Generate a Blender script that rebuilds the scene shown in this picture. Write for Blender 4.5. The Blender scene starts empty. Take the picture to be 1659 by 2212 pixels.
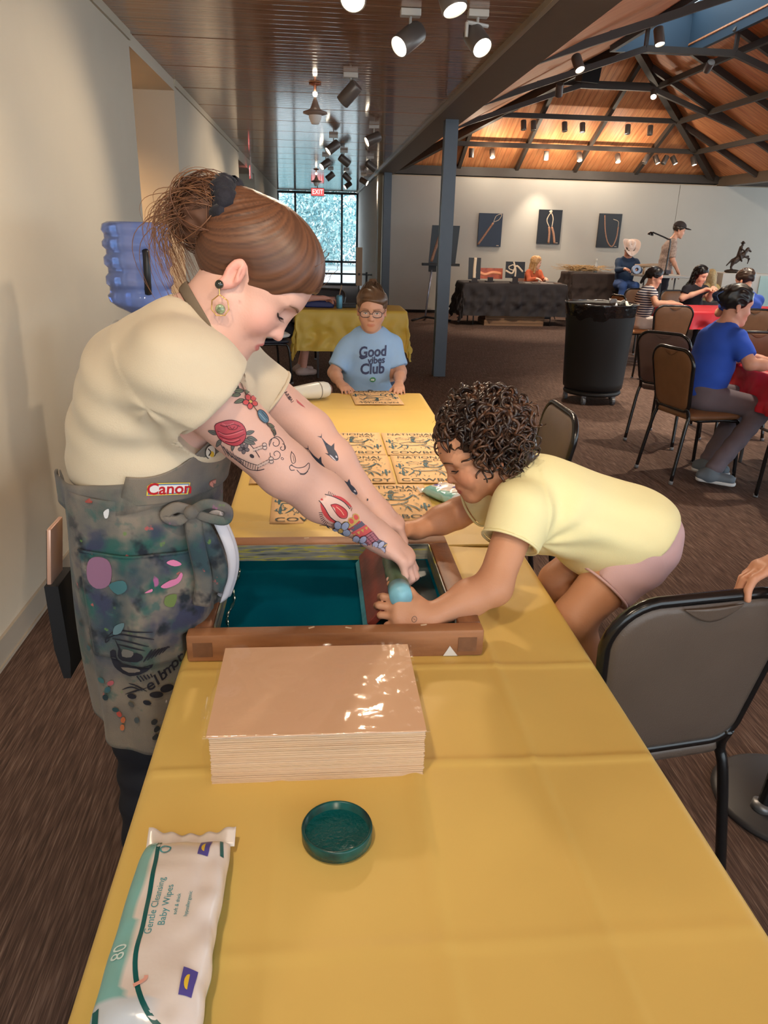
import bpy, bmesh, math, random
import numpy as np
from mathutils import Vector, Matrix, noise
from mathutils.bvhtree import BVHTree
from mathutils.geometry import delaunay_2d_cdt
PI = math.pi
SC = bpy.context.scene
COL = SC.collection

# ------------------------------------------------------------------ camera, world, exposure
cam = bpy.data.objects.new('camera', bpy.data.cameras.new('camera'))
COL.objects.link(cam)
cam.data.sensor_fit = 'HORIZONTAL'
cam.data.sensor_width = 36.0
cam.data.lens = 36.0 * 1611.0 / 1659.0
cam.data.clip_start = 0.05
cam.data.clip_end = 200
_R = Matrix(((0.9963, -0.0837, 0.0251), (-0.0058, -0.3496, -0.9369), (0.0872, 0.9332, -0.3488)))  # rows: image right, image down, view axis
r0 = Vector(_R[0]).normalized()
f0 = Vector(_R[2]).normalized()
d0 = f0.cross(r0).normalized()
r0 = d0.cross(f0)
cam.matrix_world = Matrix(((r0.x, -d0.x, -f0.x, 0.0), (r0.y, -d0.y, -f0.y, 0.0), (r0.z, -d0.z, -f0.z, 1.51), (0, 0, 0, 1)))
SC.camera = cam

world = bpy.data.worlds.new('sky')
SC.world = world
world.use_nodes = True
_bg = world.node_tree.nodes['Background']
_bg.inputs[0].default_value = (0.80, 0.92, 1.0, 1)
_bg.inputs[1].default_value = 3.0

SC.view_settings.view_transform = 'Standard'
SC.view_settings.look = 'None'
SC.view_settings.gamma = 1.0
SC.view_settings.use_curve_mapping = False
SC.view_settings.exposure = 0.12
SC.cycles.max_bounces = 6
SC.cycles.diffuse_bounces = 3
SC.cycles.glossy_bounces = 3
SC.cycles.use_adaptive_sampling = True
SC.cycles.adaptive_threshold = 0.09
SC.cycles.adaptive_min_samples = 16
SC.cycles.transmission_bounces = 6
SC.cycles.transparent_max_bounces = 12
SC.cycles.sample_clamp_indirect = 4.0
SC.cycles.caustics_reflective = False
SC.cycles.caustics_refractive = False

# ------------------------------------------------------------------ materials
def srgb(r, g, b):
    f = lambda c: (c / 255 / 12.92) if c / 255 <= 0.04045 else ((c / 255 + 0.055) / 1.055) ** 2.4
    return (f(r), f(g), f(b))

MATS = {}
def M(name, col=(0.5, 0.5, 0.5), rough=0.6, metal=0.0, var=0.0, vscale=8.0, vstretch=(1, 1, 1), col2=None,
      bump=0.0, bscale=60.0, bstretch=(1, 1, 1), attr=None, trans=0.0, ior=1.45, emit=None, estr=0.0, spec=None, coat=0.0, alpha=1.0, sheen=0.0):
    if name in MATS:
        return MATS[name]
    m = bpy.data.materials.new(name)
    m.use_nodes = True
    nt = m.node_tree
    b = nt.nodes['Principled BSDF']
    b.inputs['Base Color'].default_value = (*col, 1)
    b.inputs['Roughness'].default_value = rough
    b.inputs['Metallic'].default_value = metal
    b.inputs['Transmission Weight'].default_value = trans
    b.inputs['IOR'].default_value = ior
    b.inputs['Alpha'].default_value = alpha
    b.inputs['Coat Weight'].default_value = coat
    b.inputs['Coat Roughness'].default_value = 0.1
    if sheen: b.inputs['Sheen Weight'].default_value = sheen
    if spec is not None: b.inputs['Specular IOR Level'].default_value = spec
    if emit:
        b.inputs['Emission Color'].default_value = (*emit, 1)
        b.inputs['Emission Strength'].default_value = estr
    src = None
    if attr:
        a = nt.nodes.new('ShaderNodeVertexColor'); a.layer_name = attr
        src = a.outputs[0]
        nt.links.new(src, b.inputs['Base Color'])
    if var > 0 or col2:
        tc = nt.nodes.new('ShaderNodeTexCoord')
        mp = nt.nodes.new('ShaderNodeMapping'); mp.inputs['Scale'].default_value = vstretch
        nz = nt.nodes.new('ShaderNodeTexNoise'); nz.inputs['Scale'].default_value = vscale; nz.inputs['Detail'].default_value = 5
        nt.links.new(tc.outputs['Object'], mp.inputs[0]); nt.links.new(mp.outputs[0], nz.inputs['Vector'])
        mx = nt.nodes.new('ShaderNodeMix'); mx.data_type = 'RGBA'
        c2 = col2 or tuple(min(1, c * (1 + var)) for c in col)
        c1 = col if col2 else tuple(c * (1 - var) for c in col)
        mx.inputs[6].default_value = (*c1, 1); mx.inputs[7].default_value = (*c2, 1)
        rp = nt.nodes.new('ShaderNodeMapRange'); rp.inputs[1].default_value = 0.3; rp.inputs[2].default_value = 0.7
        nt.links.new(nz.outputs[0], rp.inputs[0]); nt.links.new(rp.outputs[0], mx.inputs[0])
        if src is not None:
            ml = nt.nodes.new('ShaderNodeMix'); ml.data_type = 'RGBA'; ml.blend_type = 'MULTIPLY'; ml.inputs[0].default_value = 1
            mx.inputs[6].default_value = (1 - var, 1 - var, 1 - var, 1); mx.inputs[7].default_value = (1 + var * .3, 1 + var * .3, 1 + var * .3, 1)
            nt.links.new(src, ml.inputs[6]); nt.links.new(mx.outputs[2], ml.inputs[7]); nt.links.new(ml.outputs[2], b.inputs['Base Color'])
        else:
            nt.links.new(mx.outputs[2], b.inputs['Base Color'])
    if bump > 0:
        tc = nt.nodes.new('ShaderNodeTexCoord')
        mp = nt.nodes.new('ShaderNodeMapping'); mp.inputs['Scale'].default_value = bstretch
        nz = nt.nodes.new('ShaderNodeTexNoise'); nz.inputs['Scale'].default_value = bscale; nz.inputs['Detail'].default_value = 3
        bp = nt.nodes.new('ShaderNodeBump'); bp.inputs['Strength'].default_value = bump; bp.inputs['Distance'].default_value = 0.01
        nt.links.new(tc.outputs['Object'], mp.inputs[0]); nt.links.new(mp.outputs[0], nz.inputs['Vector'])
        nt.links.new(nz.outputs[0], bp.inputs['Height']); nt.links.new(bp.outputs[0], b.inputs['Normal'])
    MATS[name] = m
    return m

def nodes_of(m):
    return m.node_tree, m.node_tree.nodes['Principled BSDF']

# ------------------------------------------------------------------ mesh building
V = lambda *a: np.array(a, float)
def unit(v):
    v = np.asarray(v, float); return v / (np.linalg.norm(v) + 1e-12)

class MB:
    def __init__(s): s.v = []; s.f = []; s.c = []
    def add(s, vs, fs, col=None):
        o = len(s.v); s.v.extend([tuple(map(float, p)) for p in vs]); s.f.extend([tuple(o + i for i in f) for f in fs])
        if col is not None: s.c.extend([col] * len(vs))
        return s
    def box(s, c, d, rot=None, bev=0.0):
        x, y, z = (q / 2 for q in d)
        if bev > 0:
            bm = bmesh.new(); bmesh.ops.create_cube(bm, size=1)
            for v in bm.verts: v.co = Vector((v.co.x * d[0], v.co.y * d[1], v.co.z * d[2]))
            bmesh.ops.bevel(bm, geom=bm.edges[:] , offset=bev, segments=2, affect='EDGES', profile=0.5)
            bm.verts.index_update()
            vs = [tuple(v.co) for v in bm.verts]; fs = [[v.index for v in f.verts] for f in bm.faces]; bm.free()
        else:
            vs = [(-x, -y, -z), (x, -y, -z), (x, y, -z), (-x, y, -z), (-x, -y, z), (x, -y, z), (x, y, z), (-x, y, z)]
            fs = [(0, 3, 2, 1), (4, 5, 6, 7), (0, 1, 5, 4), (1, 2, 6, 5), (2, 3, 7, 6), (3, 0, 4, 7)]
        vs = np.array(vs)
        if rot is not None: vs = vs @ np.array(rot).T
        return s.add(vs + np.array(c), fs)
    def b2(s, lo, hi, bev=0.0):
        lo = np.array(lo, float); hi = np.array(hi, float)
        return s.box((lo + hi) / 2, np.abs(hi - lo), None, bev)
    def tube(s, pts, r, n=8, closed=False, caps=True, flat=1.0, flatdir=None):
        P = np.array(pts, float); m = len(P)
        R = np.full(m, r) if np.isscalar(r) else np.array(r, float)
        T = np.empty_like(P)
        if closed:
            T = np.roll(P, -1, 0) - np.roll(P, 1, 0)
        else:
            T[1:-1] = P[2:] - P[:-2]; T[0] = P[1] - P[0]; T[-1] = P[-1] - P[-2]
        T /= (np.linalg.norm(T, axis=1)[:, None] + 1e-12)
        up = np.array(flatdir, float) if flatdir is not None else (V(0, 0, 1) if abs(T[0][2]) < 0.9 else V(1, 0, 0))
        vs = []
        N = unit(up - T[0] * up.dot(T[0]))
        for i in range(m):
            if flatdir is not None: N = np.array(flatdir, float)
            N = unit(N - T[i] * N.dot(T[i])); B = np.cross(T[i], N)
            for k in range(n):
                a = 2 * PI * k / n
                vs.append(P[i] + R[i] * (math.cos(a) * N * flat + math.sin(a) * B))
        fs = []
        for i in range(m if closed else m - 1):
            j = (i + 1) % m
            for k in range(n):
                l = (k + 1) % n
                fs.append((i * n + k, i * n + l, j * n + l, j * n + k))
        if caps and not closed:
            fs.append(tuple(range(n - 1, -1, -1))); fs.append(tuple((m - 1) * n + k for k in range(n)))
        return s.add(vs, fs)
    def cyl(s, a, b, r, n=16, r2=None):
        return s.tube([a, b], [r, r if r2 is None else r2], n)
    def lathe(s, prof, c=(0, 0, 0), axis=(0, 0, 1), n=32, cap=True):
        ax = unit(axis); u = unit(np.cross(ax, V(1, 0, 0) if abs(ax[0]) < .9 else V(0, 1, 0))); w = np.cross(ax, u)
        vs = []; fs = []
        for r, h in prof:
            for k in range(n):
                a = 2 * PI * k / n
                vs.append(np.array(c) + ax * h + r * (math.cos(a) * u + math.sin(a) * w))
        for i in range(len(prof) - 1):
            for k in range(n):
                l = (k + 1) % n
                fs.append((i * n + k, i * n + l, (i + 1) * n + l, (i + 1) * n + k))
        if cap:
            fs.append(tuple(range(n - 1, -1, -1))); fs.append(tuple((len(prof) - 1) * n + k for k in range(n)))
        return s.add(vs, fs)
    def grid(s, fn, nu, nv):
        vs = [fn(i / nu, j / nv) for j in range(nv + 1) for i in range(nu + 1)]
        fs = [(j * (nu + 1) + i, j * (nu + 1) + i + 1, (j + 1) * (nu + 1) + i + 1, (j + 1) * (nu + 1) + i) for j in range(nv) for i in range(nu)]
        return s.add(vs, fs)
    def prism(s, poly, o, ux, uy, h):
        o = np.array(o, float); ux = np.array(ux, float); uy = np.array(uy, float); n = unit(np.cross(ux, uy)) * h
        m = len(poly)
        vs = [o + ux * a + uy * b for a, b in poly] + [o + ux * a + uy * b + n for a, b in poly]
        fs = [tuple(range(m - 1, -1, -1)), tuple(range(m, 2 * m))] + [(i, (i + 1) % m, m + (i + 1) % m, m + i) for i in range(m)]
        return s.add(vs, fs)

ORG = {}   # python side: world origin of every thing and of its parts
def thing(name, label, cat, loc=(0, 0, 0), group=None, rz=0.0):
    o = bpy.data.objects.new(name, None); COL.objects.link(o)
    o.empty_display_size = 0.1
    o.location = loc; o.rotation_euler = (0, 0, rz)
    o['label'] = label; o['category'] = cat
    if group: o['group'] = group
    ORG[o.name] = np.array(loc, float)
    return o
def struct_root(name, loc=(0, 0, 0), label=None):
    o = bpy.data.objects.new(name, None); COL.objects.link(o); o.location = loc; o['kind'] = 'structure'
    if label: o['label'] = label
    ORG[o.name] = np.array(loc, float)
    return o
def ob(name, mb, mat, parent=None, label=None, cat=None, group=None, kind=None, smooth=False, world=True, bevel=0, subsurf=0, solid=0, auto=None):
    me = bpy.data.meshes.new(name)
    vs = np.array(mb.v, float)
    org = np.zeros(3)
    if parent is not None and world: org = ORG.get(parent.name, np.zeros(3))
    if parent is None:
        lo = vs.min(0); hi = vs.max(0); org = V((lo[0] + hi[0]) / 2, (lo[1] + hi[1]) / 2, lo[2])
    me.from_pydata((vs - org).tolist(), [], mb.f)
    if mb.c:
        at = me.color_attributes.new('Col', 'FLOAT_COLOR', 'POINT')
        at.data.foreach_set('color', np.array([(*c, 1.0) for c in mb.c], np.float32).ravel())
    me.materials.append(mat)
    if smooth:
        me.polygons.foreach_set('use_smooth', [True] * len(me.polygons))
    me.update()
    o = bpy.data.objects.new(name, me); COL.objects.link(o)
    if parent is not None:
        o.parent = parent; ORG[o.name] = org
    else:
        o.location = org; ORG[o.name] = org
    if auto is not None:
        me.polygons.foreach_set('use_smooth', [True] * len(me.polygons))
        me.set_sharp_from_angle(angle=math.radians(auto))
    if bevel:
        md = o.modifiers.new('bevel', 'BEVEL'); md.width = bevel; md.segments = 2; md.limit_method = 'ANGLE'
    if solid:
        md = o.modifiers.new('solid', 'SOLIDIFY'); md.thickness = solid; md.offset = 0
    if subsurf:
        md = o.modifiers.new('sub', 'SUBSURF'); md.levels = subsurf; md.render_levels = subsurf
    if label: o['label'] = label
    if cat: o['category'] = cat
    if group: o['group'] = group
    if kind: o['kind'] = kind
    return o
def struct(name, mb, mat, parent=None, **k):
    o = ob(name, mb, mat, parent, kind='structure' if parent is None else None, **k)
    return o
def dup(root, loc, rz=None, label=None, group=None):
    r = root.copy(); COL.objects.link(r); r.location = loc; ORG[r.name] = np.array(loc, float)
    if rz is not None: r.rotation_euler = (0, 0, rz)
    if label: r['label'] = label
    if group: r['group'] = group
    for ch in list(root.children):
        c = ch.copy(); COL.objects.link(c); c.parent = r
        for g in list(ch.children):
            d = g.copy(); COL.objects.link(d); d.parent = c
    return r

def catmull(pts, n=8, closed=False):
    P = [np.array(p, float) for p in pts]; out = []
    m = len(P)
    rng = range(m if closed else m - 1)
    for i in rng:
        p0 = P[(i - 1) % m] if closed or i > 0 else 2 * P[0] - P[1]
        p1 = P[i]; p2 = P[(i + 1) % m]
        p3 = P[(i + 2) % m] if closed or i + 2 < m else 2 * P[-1] - P[-2]
        for k in range(n):
            t = k / n
            out.append(0.5 * ((2 * p1) + (-p0 + p2) * t + (2 * p0 - 5 * p1 + 4 * p2 - p3) * t * t + (-p0 + 3 * p1 - 3 * p2 + p3) * t ** 3))
    if not closed: out.append(P[-1])
    return out

# text as flat polygons in its own plane (returns vertices in text space and faces)
def text_mesh(s, size=1.0, shear=0.0, align='CENTER', bold=0.0, sx=1.0, res=3, spacing=1.0):
    c = bpy.data.curves.new('t', 'FONT'); c.body = s; c.size = size; c.align_x = align; c.align_y = 'CENTER'
    c.shear = shear; c.offset = bold; c.resolution_u = res; c.space_character = spacing; c.fill_mode = 'FRONT'
    o = bpy.data.objects.new('t', c); COL.objects.link(o)
    dg = bpy.context.evaluated_depsgraph_get()
    me = bpy.data.meshes.new_from_object(o.evaluated_get(dg))
    vs = [(v.co.x * sx, v.co.y) for v in me.vertices]; fs = [tuple(p.vertices) for p in me.polygons]
    bpy.data.objects.remove(o); bpy.data.curves.remove(c); bpy.data.meshes.remove(me)
    return vs, fs
def text_on(mb, s, o, ux, uy, col=None, **k):
    vs, fs = text_mesh(s, **k)
    o = np.array(o, float); ux = np.array(ux, float); uy = np.array(uy, float)
    mb.add([o + ux * a + uy * b for a, b in vs], fs, col)

# ------------------------------------------------------------------ implicit bodies (smooth unions of tapered limbs) meshed with surface nets
def cone(a, b, ra, rb, k=0.02, flat=None, q=1.0, op='+', grp=None):
    return dict(t='c', a=np.array(a, float), b=np.array(b, float), ra=ra, rb=rb, k=k, w=None if flat is None else unit(flat), q=q, op=op, grp=grp)
def ell(c, r, axes=None, k=0.02, op='+', grp=None):
    return dict(t='e', c=np.array(c, float), r=np.array(r, float), A=np.eye(3) if axes is None else np.array([unit(x) for x in axes]), k=k, op=op, grp=grp)
def disc(a, b, r, k=.003, op='-'):   # straight-ended cylinder, for cutting sleeves
    return dict(t='y', a=np.array(a, float), b=np.array(b, float), r=r, k=k, op=op, grp=None)
def half(p, n, k=0.004, op='^'):   # keep the side the normal points away from
    return dict(t='h', p=np.array(p, float), n=unit(n), k=k, op=op, grp=None)
def p_eval(p, X, e=0.0):
    if p['t'] == 'c':
        a, b = p['a'], p['b']; Y = X - a; ba = b - a
        if p['w'] is not None:
            w = p['w']; Y = Y - np.multiply.outer(Y @ w, w) * (1 - 1 / p['q']); ba = ba - w * (ba @ w) * (1 - 1 / p['q'])
        h = np.clip(Y @ ba / max(ba @ ba, 1e-12), 0, 1)
        D = Y - h[..., None] * ba
        return np.sqrt((D * D).sum(-1)) - (p['ra'] + (p['rb'] - p['ra']) * h) - e
    if p['t'] == 'e':
        Y = (X - p['c']) @ p['A'].T; r = p['r'] + e
        k0 = np.sqrt(((Y / r) ** 2).sum(-1)); k1 = np.sqrt(((Y / r ** 2) ** 2).sum(-1)) + 1e-9
        return np.where(k0 < 1e-4, -r.min(), k0 * (k0 - 1) / k1)
    if p['t'] == 'y':
        ax = p['b'] - p['a']; L = np.linalg.norm(ax); ax = ax / L; Y = X - p['a']; h = Y @ ax; rad = np.sqrt(np.maximum((Y * Y).sum(-1) - h * h, 0))
        return np.maximum(rad - p['r'], np.abs(h - L / 2) - L / 2)
    return (X - p['p']) @ p['n']
def smin(a, b, k):
    h = np.maximum(k - np.abs(a - b), 0) / k
    return np.minimum(a, b) - h * h * k * 0.25
def infl(prims, e, k=None):
    out = []
    for p in prims:
        q = dict(p)
        if q['t'] == 'c': q['ra'] = q['ra'] + e; q['rb'] = q['rb'] + e
        elif q['t'] == 'e': q['r'] = q['r'] + e
        if k is not None: q['k'] = k
        out.append(q)
    return out
def sdf_mesh(prims, h):
    lo = np.full(3, 1e9); hi = -lo
    for p in prims:
        if p['op'] != '+': continue
        if p['t'] == 'c':
            r = max(p['ra'], p['rb']) * max(1, p['q'])
            lo = np.minimum(lo, np.minimum(p['a'], p['b']) - r); hi = np.maximum(hi, np.maximum(p['a'], p['b']) + r)
        elif p['t'] == 'e':
            r = p['r'].max(); lo = np.minimum(lo, p['c'] - r); hi = np.maximum(hi, p['c'] + r)
    lo = lo - 3 * h - 0.01; hi = hi + 3 * h + 0.01
    B = 8
    nb = np.ceil((hi - lo) / h / B).astype(int)
    bc = np.stack(np.meshgrid(*[np.arange(n) for n in nb], indexing='ij'), -1).reshape(-1, 3)
    C = lo + (bc * B + (B - 1) / 2) * h
    hd = h * B * 0.87 * 1.35
    def run(get, sel=None):
        # accumulate; get(p) -> (index array or slice, values)
        tot = None; groups = {}; order = []
        for p in prims:
            if p['grp'] is not None and p['grp'] not in groups: groups[p['grp']] = None; order.append(p['grp'])
        return order
    def accumulate(n_items, evalfn, shape):
        tot = np.full(shape, 1e3, np.float32); G = {}
        gk = {}
        def flush(g):
            tot[:] = smin(tot, G[g], gk[g])
        last = None
        for p in prims:
            g = p['grp']
            if last is not None and g != last: flush(last)
            if g is not None and g not in G: G[g] = np.full(shape, 1e3, np.float32); gk[g] = 0.006
            acc = tot if g is None else G[g]
            idx, d = evalfn(p)
            if idx is None: last = g; continue
            cur = acc[idx]
            if p['op'] == '+': acc[idx] = smin(cur, d, p['k'])
            elif p['op'] == '-': acc[idx] = -smin(-cur, d, p['k'])
            else: acc[idx] = -smin(-cur, -d, p['k'])
            last = g
        if last is not None: flush(last)
        return tot
    full = slice(None)
    cache = {}
    def ev0(p):
        d = p_eval(p, C); cache[id(p)] = d; return full, d
    tc = accumulate(len(C), ev0, (len(C),))
    act = np.where(np.abs(tc) < hd + 0.012)[0]
    off = np.stack(np.meshgrid(*[np.arange(B)] * 3, indexing='ij'), -1).reshape(-1, 3)
    P0 = lo + bc[act] * B * h
    offh = off * h
    def ev1(p):
        d = cache[id(p)][act]
        idx = np.where(d < hd + p['k'] + 0.02)[0] if p['op'] == '+' else np.where(np.abs(d) < hd + p['k'] + 0.02)[0]
        if p['op'] == '^': idx = np.where(d > -hd - p['k'] - 0.02)[0]
        if p['op'] == '-': idx = np.where(d < hd + p['k'] + 0.02)[0]
        if len(idx) == 0: return None, None
        X = P0[idx][:, None, :] + offh[None]
        return idx, p_eval(p, X).astype(np.float32)
    T = accumulate(len(act), ev1, (len(act), B ** 3))
    N = nb * B
    D = np.repeat(np.repeat(np.repeat(np.where(tc.reshape(nb) < 0, -1, 1).astype(np.float32), B, 0), B, 1), B, 2)
    Dv = D.reshape(nb[0], B, nb[1], B, nb[2], B)
    ab = bc[act]
    Dv[ab[:, 0], :, ab[:, 1], :, ab[:, 2], :] = T.reshape(-1, B, B, B)
    S = D < 0
    cnt = np.zeros((N[0] - 1, N[1] - 1, N[2] - 1), np.uint8)
    for dx in (0, 1):
        for dy in (0, 1):
            for dz in (0, 1):
                cnt += S[dx:N[0] - 1 + dx, dy:N[1] - 1 + dy, dz:N[2] - 1 + dz]
    cells = np.argwhere((cnt > 0) & (cnt < 8))
    cid = np.full(cnt.shape, -1, np.int32); cid[tuple(cells.T)] = np.arange(len(cells))
    corners = [(a, b, c) for a in (0, 1) for b in (0, 1) for c in (0, 1)]
    acc = np.zeros((len(cells), 3)); num = np.zeros(len(cells))
    for i in range(8):
        for j in range(i + 1, 8):
            if sum(abs(corners[i][q] - corners[j][q]) for q in range(3)) != 1: continue
            A = cells + corners[i]; Bc = cells + corners[j]
            da = D[tuple(A.T)]; db = D[tuple(Bc.T)]
            m = (da < 0) != (db < 0)
            t = da[m] / (da[m] - db[m])
            acc[m] += A[m] + (Bc[m] - A[m]) * t[:, None]; num[m] += 1
    verts = lo + acc / num[:, None] * h
    faces = []
    for ax in range(3):
        sl1 = [slice(None)] * 3; sl2 = [slice(None)] * 3
        sl1[ax] = slice(0, -1); sl2[ax] = slice(1, None)
        e = np.argwhere(S[tuple(sl1)] != S[tuple(sl2)])
        u, w = (ax + 1) % 3, (ax + 2) % 3
        ok = (e[:, u] > 0) & (e[:, w] > 0) & (e[:, u] < N[u] - 1) & (e[:, w] < N[w] - 1)
        e = e[ok]
        ins = S[tuple(e.T)]
        q = []
        for du, dw in ((-1, -1), (0, -1), (0, 0), (-1, 0)):
            c = e.copy(); c[:, u] += du; c[:, w] += dw
            q.append(cid[tuple(c.T)])
        q = np.stack(q, 1)
        good = (q >= 0).all(1); q = q[good]; ins = ins[good]
        q[~ins] = q[~ins][:, ::-1]
        faces.append(q)
    faces = np.concatenate(faces)
    return verts, faces
def normals(v, f):
    n = np.zeros_like(v)
    fn = np.cross(v[f[:, 2]] - v[f[:, 0]], v[f[:, 3]] - v[f[:, 1]])
    for i in range(4): np.add.at(n, f[:, i], fn)
    return n / (np.linalg.norm(n, axis=1)[:, None] + 1e-12)
def relax(v, f, it=2, lam=0.5):
    e = np.concatenate([f[:, [0, 1]], f[:, [1, 2]], f[:, [2, 3]], f[:, [3, 0]]])
    for _ in range(it):
        s = np.zeros_like(v); c = np.zeros(len(v))
        np.add.at(s, e[:, 0], v[e[:, 1]]); np.add.at(c, e[:, 0], 1)
        np.add.at(s, e[:, 1], v[e[:, 0]]); np.add.at(c, e[:, 1], 1)
        v = v + lam * (s / np.maximum(c, 1)[:, None] - v)
    return v
def body(name, prims, h, mat, parent, colfn=None, disp=None, rel=1, label=None, keep=None, post=None):
    v, f = sdf_mesh(prims, h)
    v = relax(v, f, rel)
    if disp is not None:
        n = normals(v, f); v = v + n * disp(v, n)[:, None]
    if disp is not None: v = relax(v, f, 1)
    if post is not None: v = post(v)
    me = bpy.data.meshes.new(name)
    org = ORG[parent.name]
    if keep is not None:
        kp = keep(v); f = f[kp[f].all(1)]
    me.vertices.add(len(v)); me.vertices.foreach_set('co', (v - org).astype(np.float32).ravel())
    me.loops.add(len(f) * 4); me.loops.foreach_set('vertex_index', f.astype(np.int32).ravel())
    me.polygons.add(len(f)); me.polygons.foreach_set('loop_start', np.arange(0, len(f) * 4, 4, dtype=np.int32))
    me.polygons.foreach_set('use_smooth', [True] * len(f))
    me.update(calc_edges=True); me.validate()
    if colfn is not None:
        at = me.color_attributes.new('Col', 'FLOAT_COLOR', 'POINT')
        c = np.ones((len(v), 4), np.float32); c[:, :3] = colfn(v)
        at.data.foreach_set('color', c.ravel())
    me.materials.append(mat)
    o = bpy.data.objects.new(name, me); COL.objects.link(o); o.parent = parent; ORG[o.name] = org
    if label: o['label'] = label
    SURF[o.name] = (v, f)
    return o
SURF = {}
def bvh_of(*objs):
    vs = []; fs = []
    for o in objs:
        v, f = SURF[o.name]; k = len(vs); vs += v.tolist(); fs += (f + k).tolist()
    return BVHTree.FromPolygons(vs, fs)

def snoise(v, sc, seed=0.0):
    # smooth pseudo noise: a sum of rotated sine products
    x = v * sc
    return (np.sin(x[:, 0] * 1.7 + 1.3 * np.sin(x[:, 1] * 1.1 + seed) + seed * 2.1) * np.cos(x[:, 2] * 1.9 + 1.1 * np.sin(x[:, 0] * .9 - seed)) +
            .5 * np.sin(x[:, 1] * 2.3 + x[:, 2] * 1.6 + 1.7 * np.cos(x[:, 0] * 1.3 + seed)) + .4 * np.sin(x[:, 2] * 3.1 - x[:, 1] * 2.2 + seed))

# flat marks (ink, print, patches) laid onto a curved surface: local 2D drawing -> projected along the mark's own normal
class Mark:
    def __init__(s, bvh, o, ux, n, scale=1.0, off=0.0006, reach=0.08):
        s.bvh = bvh; s.n = unit(n); s.ux = unit(np.array(ux, float) - s.n * np.dot(ux, s.n)); s.uy = np.cross(s.n, s.ux)
        s.o = np.array(o, float); s.sc = scale; s.off = off; s.reach = reach; s.mb = MB(); s.lay = 0
    def put(s, a, b):
        p = s.o + (s.ux * a + s.uy * b) * s.sc
        q = p + s.n * s.reach
        hit = s.bvh.ray_cast(Vector(q), Vector(-s.n), s.reach * 2.2)
        if hit[0] is None:
            s.miss = True
            hit = s.bvh.find_nearest(Vector(p))
            return np.array(hit[0]) + np.array((1e3, 0, 0))
        nh = np.array(hit[1])
        if nh @ s.n < 0: nh = -nh
        return np.array(hit[0]) + nh * (s.off + s.lay * 0.00012)
    def fill(s, poly, col, step=None):
        poly = [(float(a), float(b)) for a, b in poly]
        step = step or 0.004 / s.sc
        # resample the outline
        P = []
        for i in range(len(poly)):
            a = np.array(poly[i]); b = np.array(poly[(i + 1) % len(poly)]); m = max(1, int(np.linalg.norm(b - a) / step))
            for k in range(m): P.append(a + (b - a) * k / m)
        n0 = len(P); A = np.array(P)
        lo = A.min(0); hi = A.max(0)
        gx = np.arange(lo[0] + step / 2, hi[0], step); gy = np.arange(lo[1] + step / 2, hi[1], step)
        pts = [Vector(p) for p in P]
        for x in gx:
            for y in gy:
                pts.append(Vector((x, y)))
        res = delaunay_2d_cdt(pts, [(i, (i + 1) % n0) for i in range(n0)], [list(range(n0))], 1, 1e-7)
        vs = [s.put(p.x, p.y) for p in res[0]]
        s.mb.add(vs, [tuple(f) for f in res[2]], col); s.lay += 1
        return s
    def line(s, pts, w, col, smooth=0, taper=False, closed=False):
        if smooth: pts = [tuple(p) for p in catmull([(a, b, 0) for a, b in pts], smooth, closed)]
        if closed: pts = list(pts) + [pts[0]]
        P = np.array([(p[0], p[1]) for p in pts], float)
        step = 0.005 / s.sc; Q = [P[0]]
        for i in range(len(P) - 1):
            m = max(1, int(np.linalg.norm(P[i + 1] - P[i]) / step))
            for k in range(1, m + 1): Q.append(P[i] + (P[i + 1] - P[i]) * k / m)
        Q = np.array(Q); T = np.gradient(Q, axis=0) if len(Q) > 1 else np.zeros_like(Q)
        T /= (np.linalg.norm(T, axis=1)[:, None] + 1e-12); Nn = np.stack([-T[:, 1], T[:, 0]], 1)
        n = len(Q); W = np.full(n, w / 2 / s.sc)
        if taper: W = W * np.sin(np.linspace(0.15, PI - 0.15, n)) ** .6
        vs = []
        for i in range(n):
            vs.append(s.put(*(Q[i] + Nn[i] * W[i]))); vs.append(s.put(*(Q[i] - Nn[i] * W[i])))
        s.mb.add(vs, [(2 * i, 2 * i + 1, 2 * i + 3, 2 * i + 2) for i in range(n - 1)], col)
        return s
    def text(s, t, at=(0, 0), col=(0, 0, 0), ang=0.0, **k):
        vs, fs = text_mesh(t, **k)
        bm = bmesh.new(); bv = [bm.verts.new((a, b, 0)) for a, b in vs]
        for f in fs:
            try: bm.faces.new([bv[i] for i in f])
            except ValueError: pass
        bmesh.ops.triangulate(bm, faces=bm.faces[:])
        for _ in range(2):
            le = [e for e in bm.edges if e.calc_length() * s.sc > 0.008]
            if le: bmesh.ops.subdivide_edges(bm, edges=le, cuts=1); bmesh.ops.triangulate(bm, faces=bm.faces[:])
        bm.verts.index_update(); ca, sa = math.cos(ang), math.sin(ang)
        s.mb.add([s.put(at[0] + v.co.x * ca - v.co.y * sa, at[1] + v.co.x * sa + v.co.y * ca) for v in bm.verts], [[v.index for v in f.verts] for f in bm.faces], col)
        bm.free(); s.lay += 1
        return s
    def done(s, name, mat, parent, **k):
        V_ = np.array(s.mb.v); bad = V_[:, 0] > 500       # whatever runs off the edge of the surface is not drawn
        if bad.any():
            idx = np.cumsum(~bad) - 1
            s.mb.f = [tuple(int(idx[i]) for i in f) for f in s.mb.f if not any(bad[i] for i in f)]
            s.mb.c = [c for c, b in zip(s.mb.c, bad) if not b]; s.mb.v = [v for v, b in zip(s.mb.v, bad) if not b]
        o = ob(name, s.mb, mat, parent, smooth=True, **k)
        return o
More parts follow.
